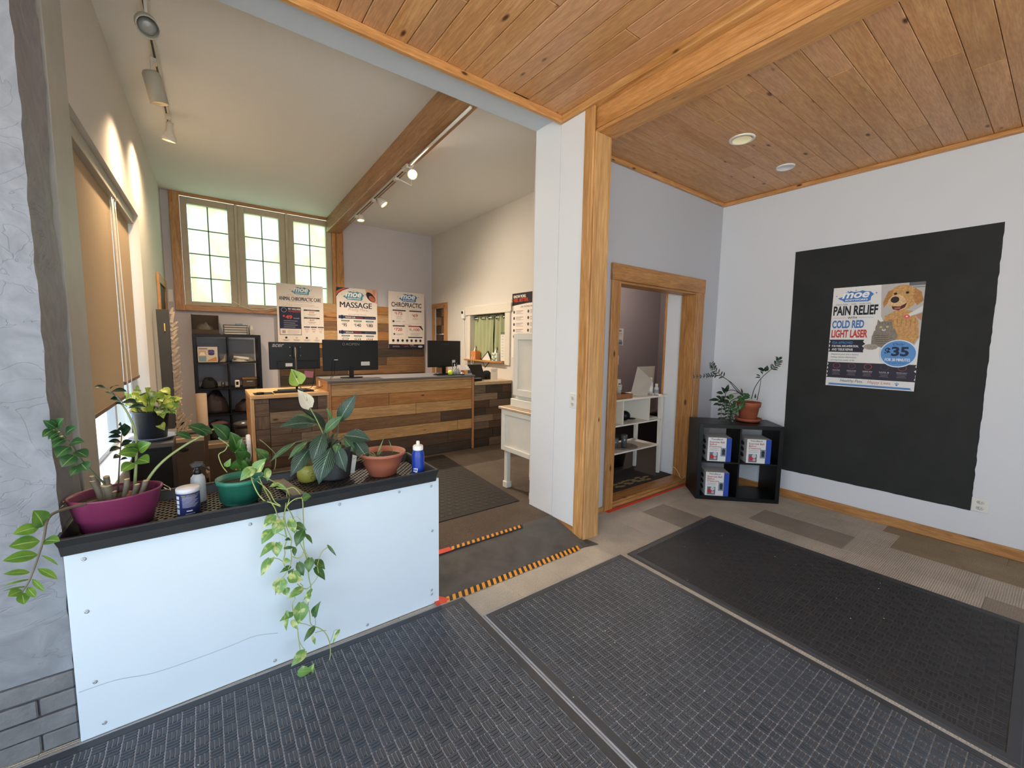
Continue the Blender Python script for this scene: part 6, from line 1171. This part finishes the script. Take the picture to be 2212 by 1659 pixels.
# ---------------------------------------------------------------- black corner shelf with boxes
ang = math.atan2(1.555-2.092, 4.363-3.829); TK = Matrix.Translation((3.829, 2.092, 0)) @ Matrix.Rotation(ang, 4, 'Z')
k2 = empty('cube_shelf', (4.25, 1.95, 0), 'black two by two cube shelf set across the corner by the doorway', 'shelf'); cw, ch = shelf_unit(k2, TK, .757, .75, .37, 2, 2)
def cell2(i, j): return .038+i*(cw+.016), .038+j*(ch+.016)
BW = M('carton_clean', 'D6D6D4', .5); BB = ink('2446A0')
for i, j, lab in ((0, 1, 'exercise ball box in the upper left compartment of the corner shelf'), (1, 1, 'exercise ball box in the upper right compartment of the corner shelf'), (0, 0, 'exercise ball box in the lower left compartment of the corner shelf')):
    x, z = cell2(i, j); x += .055 if i else .05; W_, H_ = .215, .235; e = empty('ball_box', TK @ V((x+.1, .07, z)), lab, 'box', 'exercise ball boxes'); y0 = .008 if j else .012
    box('carton', BW, x, y0, z+.001, x+W_, y0+.21, z+H_, e, .001, T=TK)
    p = Print(TK @ V((x, y0-.0003, z+H_)), TK.to_3x3() @ V((W_, 0, 0)), V((0, 0, -H_+.001))); p.rect(.78, 0, 1, 1, '2446A0'); p.text('TheraBand', .12, .04, .5, .06, '3A4048', .02); p.text('Exercise Ball', .08, .15, .62, .075, 'A8343C', .02); p.text('Ballon', .08, .25, .3, .07, 'A8343C', .02); p.text("D'exercice", .08, .34, .5, .07, 'A8343C', .02)
    for k in range(4): p.rect(.08, .45+k*.035, .5-.06*(k % 2), .46+k*.035, '8A8C90')
    p.rect(.56, .42, .80, .78, '7D8894'); p.ell(.68, .55, .07, .09, '2B3038'); p.rect(.62, .58, .74, .72, '2B3038'); p.rect(.09, .62, .44, .96, '5E7076'); p.up().ell(.2, .8, .1, .09, 'B8303A').ell(.32, .7, .09, .085, 'B9BCC8').ell(.33, .86, .06, .055, 'C99AA0'); p.done('print', e)
    q = Print(TK @ V((x-.0004, y0+.21, z+H_)), TK.to_3x3() @ V((0, -.21, 0)), V((0, 0, -H_+.001)))
    for k in range(3): q.ell(.5, .25+.25*k, .22, .09, '4A4E55', 12)
    q.done('side_print', e)
# cord by the door, outlets
e = empty('cream_cord', (4.2, 2.36, .05), 'thin cream cord looping on the floor beside the right door casing', 'cord'); MB().tube(smooth_line([at(*cT(*p), 'y', 2.372) for p in ((1498, 42), (1560, 80), (1600, 150), (1625, 205), (1660, 210), (1695, 180))], 6), .0035, 6).build('cord', M('cord_cream', 'D8B78C', .5), e)
def outlet(T, lab):
    e = empty('wall_outlet', T.translation, lab, 'outlet'); box('plate', M('outlet_white', 'DEDDD6', .4), -.037, -.006, -.058, .037, 0, .058, e, .003, T=T)
    for z in (-.024, .024):
        MB(T @ Matrix.Translation((0, -.0065, z)) @ Matrix.Rotation(math.pi/2, 4, 'X')).lathe([(.017, -.0005), (.016, .0015), (.001, .0015)], (0, 0, 0), 18).build('socket', M('outlet_socket', 'CFCEC6', .4), e)
        for x in (-.006, .006): box('slot', MK2, x-.001, -.0084, z-.002, x+.001, -.0081, z+.006, e, T=T)
outlet(Matrix.Translation((4.629, .315, .341)) @ Matrix.Rotation(-math.pi/2, 4, 'Z') @ Matrix.Scale(1.25, 4, V((1, 0, 0))) @ Matrix.Scale(.92, 4, V((0, 0, 1))), 'white wall outlet below the right corner of the black painted wall panel')
outlet(Matrix.Translation((2.2485, 2.236, 1.068)) @ Matrix.Rotation(-math.pi/2, 4, 'Z'), 'white wall outlet on the narrow white wall next to the wooden post')
# ---------------------------------------------------------------- posters
YB = 7.192; CR = 'E8DDD2'; NV = '232840'; RD = 'B8433A'; TEAL = '4E8FA8'
def wall_sheet(name, tl, tr_, bl, y, col, lab, th=.006):
    a = at(*tl, 'y', y); b = at(*tr_, 'y', y); c = at(*bl, 'y', y); W_ = b.x-a.x; H_ = a.z-c.z
    return sheet(name, (a.x, y, (a.z+b.z)/2), (W_, 0, 0), (0, 0, -H_), th, col, label=lab, cat='poster')
e, p = wall_sheet('price_poster', (596, 611), (697, 619), (601.5, 740), YB, CR, 'animal chiropractic care price poster, leftmost, partly over the far window')
logo(p, .3, .04, .42, .13, TEAL); p.ctext('ADJUSTMENTS  -  MASSAGE  -  CHIROPRACTIC CARE', .5, .185, .6, .011, 'A05A48'); p.ctext('ANIMAL CHIROPRACTIC CARE', .5, .215, .9, .065, NV, .02)
p.ctext('MOVE BETTER. FEEL BETTER. LIVE BETTER.', .5, .292, .5, .012, '6A5A60'); p.ctext('Gentle, precise chiropractic care that supports', .5, .335, .6, .014, '5A5660'); p.ctext("your pet's mobility, performance, and overall wellness every day.", .5, .36, .8, .014, '5A5660')
p.rect(.04, .39, .5, .76, NV); p.up().ring(.14, .445, .055, .04, 'C9BFB6', NV, .1); p.text('PET WELLNESS', .23, .41, .26, .03, 'E4DCD2', .02); p.text('MEMBERSHIP', .23, .45, .26, .028, RD, .02); p.text('$', .11, .53, .05, .035, 'D0503F', .03); p.text('49', .17, .53, .14, .065, 'D0503F', .04); p.text('/month', .33, .565, .13, .025, 'B9B2B0', .0, .2)
for k in range(4): p.rect(.13, .625+k*.035, .42-.05*(k % 2), .632+k*.035, 'A7A3A8')
p.up(-1).rect(.04, .76, .5, .87, NV); p.up().rect(.05, .762, .49, .862, CR); p.up().rect(.09, .79, .16, .84, 'A49A98')
for k in range(4): p.rect(.2, .785+k*.018, .46-.05*(k == 3), .79+k*.018, '8E8488')
p.up(-2)
for (v, t, s) in ((.42, '169', 'NEW PATIENT'), (.555, '69', 'FOLLOW UP')):
    p.rect(.56, v, .91, v+.022, NV); p.up().ctext(s, .735, v+.006, .2, .01, 'C9BFB6'); p.up(-1); p.rect(.56, v+.022, .562, v+.12, 'A49A98'); p.rect(.908, v+.022, .91, v+.12, 'A49A98'); p.rect(.56, v+.118, .91, v+.12, 'A49A98'); p.ctext('$'+t, .735, v+.035, .1, .03, RD, .01); p.rect(.64, v+.08, .83, v+.086, '8E8488'); p.rect(.67, v+.095, .8, v+.101, '8E8488')
for k, t in enumerate(('$325', '$620', '$1150')):
    u = .55+k*.155; p.rect(u, .715, u+.135, .735, '3A3E55'); p.ctext(t, u+.067, .75, .09, .022, RD); p.rect(u+.03, .79, u+.1, .795, '8E8488'); p.rect(u+.04, .81, u+.09, .815, '8E8488')
for k in range(4):
    u = .17+k*.22; p.ell(u, .915, .025, .018, '2A2A30' if k in (0, 2) else 'C9BBB0'); p.rect(u-.07, .95, u+.07, .955, '6A6468'); p.rect(u-.05, .965, u+.05, .97, '8E8488')
p.done('print', e)
e, p = wall_sheet('price_poster', (726, 620), (814, 627), (728, 750), YB, CR, 'massage pricing menu poster with a dark orange corner, middle of the far wall')
p.poly([(0, 0), (.32, 0), (.15, .05), (.05, .1), (0, .16)], NV); p.up().poly([(0, .07), (.07, .035), (.2, 0), (.27, 0), (.12, .05), (.04, .09), (0, .13)], 'D0603A'); p.up(-1)
logo(p, .15, .05, .52, .15, TEAL)
p.poly([(.7, .0), (1, .0), (1, .24), (.85, .2), (.75, .12)], 'D9A48A'); p.up().ell(.84, .13, .13, .065, '2A1D1C', 20, .5); p.up().ell(.87, .155, .085, .042, 'B8694E', 20, .4); p.up().rect(.86, .135, .885, .139, '3A2420').rect(.83, .16, .85, .163, '3A2420').poly([(.88, .0), (.97, 0), (.95, .09), (.9, .11)], 'C98E74').poly([(.97, .03), (1, .05), (1, .16), (.93, .12)], 'D9A48A'); p.up(-3)
p.ctext('CHIROPRACTIC  -  MASSAGE  -  RECOVERY', .45, .21, .55, .010, 'A05A48'); p.ctext('MASSAGE', .47, .235, .78, .095, NV, .035); p.ctext('Pricing Menu', .52, .335, .5, .06, 'B98A7E', -.005, .35); p.ctext('RELAX. RESTORE. RECOVER.', .5, .435, .45, .014, '6A5A60')
for v, a, b, cc_, pr_ in ((.465, 'MASSAGE CLUB', 'PRICING', 'Save More. Feel Better.', ('95', '140', '180')), (.72, 'REGULAR', 'PRICING', 'Quality Care. Great Days.', ('115', '165', '215'))):
    p.rect(.04, v, .96, v+.05, NV); p.up().ring(.12, v+.025, .05, .035, '5E8FB0', NV, .12); p.ell(.12, v+.025, .02, .014, '5E8FB0', 10); w1 = .03*len(a)/2.0; p.text(a, .2, v+.013, .24 if len(a) > 8 else .19, .026, 'E4DCD2', .02); p.text(b, .46 if len(a) > 8 else .41, v+.013, .17, .026, RD, .02); p.text(cc_, .68, v+.018, .26, .018, '9AA0B4', 0, .2); p.up(-1)
    for k, t in enumerate(pr_):
        u = .2+k*.3; p.rect(u-.1, v+.075, u+.1, v+.098, ('4A7A78', '5A7A68', '4A6E88')[k]); p.up().ctext(('60 MINUTES', '90 MINUTES', '120 MINUTES')[k], u, v+.081, .14, .011, 'D9D2C8'); p.up(-1); p.rect(u-.07, v+.11, u+.07, v+.115, '8E8488'); p.text('$', u-.09, v+.13, .025, .03, '3A3640', .01); p.text(t, u-.055, v+.13, .06*len(t)*.75, .055, '3A3640', .03)
        p.rect(u+.148, v+.075, u+.15, v+.21, 'C3A79A')
p.done('print', e)
e, p = wall_sheet('price_poster', (838.5, 628.5), (916, 634.5), (840, 752), YB, CR, 'chiropractic price poster with a dark navy foot, right of the massage menu')
logo(p, .28, .03, .52, .14, '3E7CB0'); p.ctext('CHIROPRACTIC', .5, .185, .84, .085, NV, .02); p.ctext('MOVE BETTER. FEEL BETTER. LIVE BETTER.', .5, .29, .6, .012, 'A05A48')
def pc_(u0, v0, u1, v1, hc, t, tv, tw, r2=0):
    p.rect(u0+.03, v0-.012, u1-.03, v0+.012, hc)
    for q in ((u0, v0, u0+.003, v1), (u1-.003, v0, u1, v1), (u0, v1-.002, u1, v1), (u0, v0, u1, v0+.002)): p.rect(*q, 'A49A98')
    p.text('$', (u0+u1)/2-tw/2-.04, tv, .03, .035, RD, .01); p.text(t, (u0+u1)/2-tw/2, tv, tw, .055, RD, .02)
    for k in range(r2): p.rect((u0+u1)/2-.08, tv+.075+k*.022, (u0+u1)/2+.08-.02*(k % 2), tv+.08+k*.022, '8E8488')
pc_(.08, .33, .5, .555, NV, '175', .355, .17, 3); pc_(.54, .33, .95, .555, NV, '69', .38, .13, 2); pc_(.08, .605, .47, .82, NV, '720', .64, .18, 0); pc_(.51, .605, .95, .815, RD, '1,100', .64, .26, 0)
p.up().ell(.13, .525, .03, .018, NV, 12).rect(.18, .515, .34, .519, '8E8488').rect(.18, .528, .32, .532, '8E8488').text('$155', .38, .515, .08, .018, '8E8488'); p.ell(.15, .75, .025, .016, NV, 12).rect(.2, .745, .4, .75, '8E8488').rect(.2, .76, .36, .765, '8E8488')
for k in range(4): p.rect(.6, .725+k*.016, .87-.04*(k % 2), .729+k*.016, '8E8488')
p.poly([(.83, .595), (.9, .595), (.96, .65), (.96, .68)], NV); p.rect(.53, .795, .94, .813, NV); p.up(-1); p.ctext('CARE PACKAGES', .5, .575, .25, .013, '5A5660')
for k in range(7): p.ell(.12+k*.127, .865, .035, .024, '2B2430', 14); p.rect(.09+k*.127, .897, .15+k*.127, .9, '8E8488')
p.rect(0, .93, 1, 1, '241C2C'); p.up().text('BETTER YOUR MOVEMENT', .34, .938, .22, .012, RD); p.text('IN WELL', .58, .936, .12, .016, 'E4DCD2', .02); p.ell(.88, .972, .07, .018, 'B9C6D9'); p.rect(.1, .965, .28, .969, 'A7A3A8').rect(.1, .975, .3, .979, 'A7A3A8').rect(.42, .97, .54, .974, 'A7A3A8').rect(.6, .97, .76, .974, 'A7A3A8'); p.done('print', e)
# menu on the reception's right wall (partly hidden by the white wall)
a = at(1107, 635, 'x', RX-.002); b = at(1107, 772, 'x', RX-.002)
e, p = sheet('lab_menu_poster', (RX-.002, a.y, a.z), (0, -.68, 0), (0, 0, -(a.z-b.z)-.0), .004, 'E8DDD2', label='know more feel better menu poster with a black head, cut off by the white wall', cat='poster')
p.rect(0, 0, 1, .16, '231C1E'); p.poly([(0, .16), (1, .16), (1, .10), (.5, .165), (0, .19)], '231C1E'); p.up().text('KNOW MORE.', .05, .03, .4, .045, 'E8E0D6', .03); p.text('FEEL BETTER.', .05, .085, .48, .05, 'C9402E', .03); logo(p, .68, .02, .3, .08, '231C1E'); p.up(-1); p.ctext('LAB TESTING MENU', .5, .2, .45, .025, '3A3640', .01)
for c in range(2):
    for r in range(6 if c else 5):
        u = .07+c*.46; v = .27+r*.095; p.ell(u, v+.02, .028, .024, '4A4448', 12)
        for k in range(4): p.rect(u+.06, v+k*.015, u+.3-.04*(k % 3), v+.006+k*.015, '6A6468' if k == 0 else 'A49A98')
p.ring(.24, .87, .1, .06, '3A3A40', 'E8DDD2', .1); p.up(2).ell(.24, .87, .03, .03, '3A3A40', 10); p.done('print', e)
# pain relief poster on the black panel
a = at(1802, 622, 'x', 4.622)
pe, p = sheet('pain_relief_poster', (4.6265, 1.345, 2.035), (0, -.6, 0), (0, 0, -.88), .004, 'E6E5E2', label='pain relief poster with a golden dog and a tabby cat on the black wall panel', cat='poster')
p.k = 1
p.rect(.6, 0, 1, .3, 'C9C8C6'); p.poly([(.55, .0), (1, 0), (1, .5), (.93, .62), (.7, .5), (.58, .3)], 'BDB9B4'); p.up()
p.rect(.84, .0, 1, .03, '6A6C70').rect(.86, .04, 1, .05, '8A8C88')
GO, GO2, GO3 = 'C99A62', 'B5824C', 'DCB88A'
p.poly([(.62, .3), (.75, .24), (.9, .26), (.97, .36), (.99, .5), (.95, .56), (.78, .54), (.66, .5), (.6, .4)], GO); p.up()
p.ell(.78, .135, .155, .12, GO); p.poly([(.63, .07), (.69, .05), (.66, .15), (.6, .22), (.585, .17)], GO2); p.poly([(.9, .05), (.97, .09), (1.0, .17), (.94, .21), (.89, .15)], GO2); p.up()
p.ell(.73, .17, .09, .065, GO3); p.ell(.76, .2, .085, .05, GO3); p.up(); p.ell(.71, .15, .045, .03, '3A2C26'); p.ell(.71, .095, .018, .011, '2A1D16', 12); p.ell(.83, .09, .018, .011, '2A1D16', 12); p.poly([(.68, .21), (.77, .215), (.84, .18), (.82, .225), (.76, .25), (.7, .24)], '5A2A24'); p.up().poly([(.71, .225), (.78, .222), (.77, .238), (.72, .238)], 'C07070'); p.up(-1)
for k in range(7): p.poly([(.66+k*.045, .33+.02*(k % 2)), (.675+k*.045, .33), (.67+k*.045, .42)], GO2)
p.poly([(.86, .29), (1, .215), (1, .27), (.88, .31)], 'D9DCDC'); p.poly([(.93, .30), (1, .28), (1, .35), (.96, .33)], 'B98A6A'); p.ell(.85, .31, .03, .018, 'E0605A'); p.up().ell(.85, .31, .012, .008, 'FFD8D0', 10); p.up(-1)
CA, CA2 = '8A8074', '5A5248'
p.poly([(.52, .44), (.6, .4), (.74, .42), (.78, .5), (.72, .57), (.62, .6), (.5, .58), (.5, .5)], CA); p.up(); p.ell(.625, .415, .095, .068, CA); p.poly([(.545, .38), (.55, .33), (.6, .37)], CA); p.poly([(.64, .36), (.7, .325), (.71, .39)], CA); p.ell(.5, .595, .08, .028, 'A39A8E'); p.up()
p.ell(.59, .405, .016, .009, 'C9B77A', 10).ell(.66, .402, .016, .009, 'C9B77A', 10).ell(.625, .43, .022, .012, 'CFC6BA', 10)
for k in range(5): p.poly([(.57+k*.03, .36), (.577+k*.03, .36), (.575+k*.03, .39)], CA2); p.rect(.52+k*.012, .48+k*.02, .68, .485+k*.02, CA2)
p.up().ell(.625, .424, .008, .005, '7A4A44', 8); p.k = 3
logo(p, .06, .04, .42, .11, '4A7FC0')
p.ctext('- DRUG-FREE  -  SAFE  -  EFFECTIVE -', .25, .165, .44, .012, '4A4A52'); p.text('PAIN RELIEF', .02, .185, .52, .095, '24262E', .03); p.text('WITH', .2, .295, .11, .022, '24262E', .02); p.rect(.02, .304, .18, .307, 'C08070').rect(.33, .304, .5, .307, '8090B0')
p.text('COLD RED', .02, .33, .38, .08, '4576B8', .03); p.text('LIGHT LASER', .02, .425, .43, .08, 'C8443E', .03)
def brush(u0, v0, u1, v1, c, n=6):
    pts = [(u0+.02, v0)]+[(u1-.02*(i % 2)+.008*((i*7) % 3), v0+(v1-v0)*i/n) for i in range(n+1)]+[(u0+.02, v1)]+[(u0+.018*(i % 2), v1-(v1-v0)*i/n) for i in range(n+1)]; p.poly(pts, c)
brush(.0, .525, .42, .65, '2A2C38'); p.up().text('FDA APPROVED', .04, .543, .25, .026, '5A8AC8', .02); p.text('FOR PAIN, INFLAMMATION,', .04, .58, .32, .024, 'E6E5E2', .02); p.text('AND TISSUE REPAIR', .04, .613, .26, .024, 'E6E5E2', .02); p.up(-1)
for k, t in enumerate(("Supports your pet's natural", 'healing, reduces inflammation,', 'and improves quality of life.')): p.text(t, .04, .665+k*.03, .33-.02*k, .019, '5A5A62')
brush(.0, .755, 1.0, .915, '33303C', 8); p.up()
for k, t in enumerate(('PAIN-FREE', 'REDUCES', 'SUPPORTS TISSUE', 'SAFE &', 'IMPROVES QUALITY')):
    u = .12+k*.185; p.ring(u, .79, .045, .028, ('B0504A', '8A4A48', 'C04A48', '4A4450', 'A04A48')[k], '33303C', .12); p.ell(u, .79, .018, .011, 'A85450' if k != 3 else '4A4450', 10); p.ctext(t, u, .832, .11 if k != 0 else .09, .011, 'C9C6CC', .01)
    for j in range(3): p.rect(u-.05+.01*(j % 2), .85+j*.014, u+.05-.01*(j % 2), .853+j*.014, '8A8690')
p.up(-1); p.text('Healthy Pets.', .18, .925, .27, .038, '3A3E52', -.005, .3); p.text('Happy Lives.', .5, .925, .26, .038, 'B85048', -.005, .3)
for du, dv in ((0, 0), (-.015, -.012), (.0, -.018), (.015, -.012)): p.ell(.82+du, .952+dv, .011 if dv == 0 else .006, .009 if dv == 0 else .006, '4A70B0', 8)
brush(.03, .972, .97, .99, '5A88C0', 2)
p.k = 9; p.ell(.8, .655, .195, .13, 'D8E4F0', 36); p.up(); p.ell(.8, .655, .182, .12, '5F93CE', 36); p.up(); p.ctext('Only', .8, .555, .12, .03, '2E3A58', 0, .3); p.text('$', .66, .6, .06, .075, '26304A', .04); p.text('35', .73, .59, .18, .09, '26304A', .05); p.ctext('FOR 20 MINUTES', .8, .70, .26, .026, 'F0F4F8', .02); p.ctext('OF LASER THERAPY', .8, .738, .18, .012, '3A5A90')
p.done('print', pe)
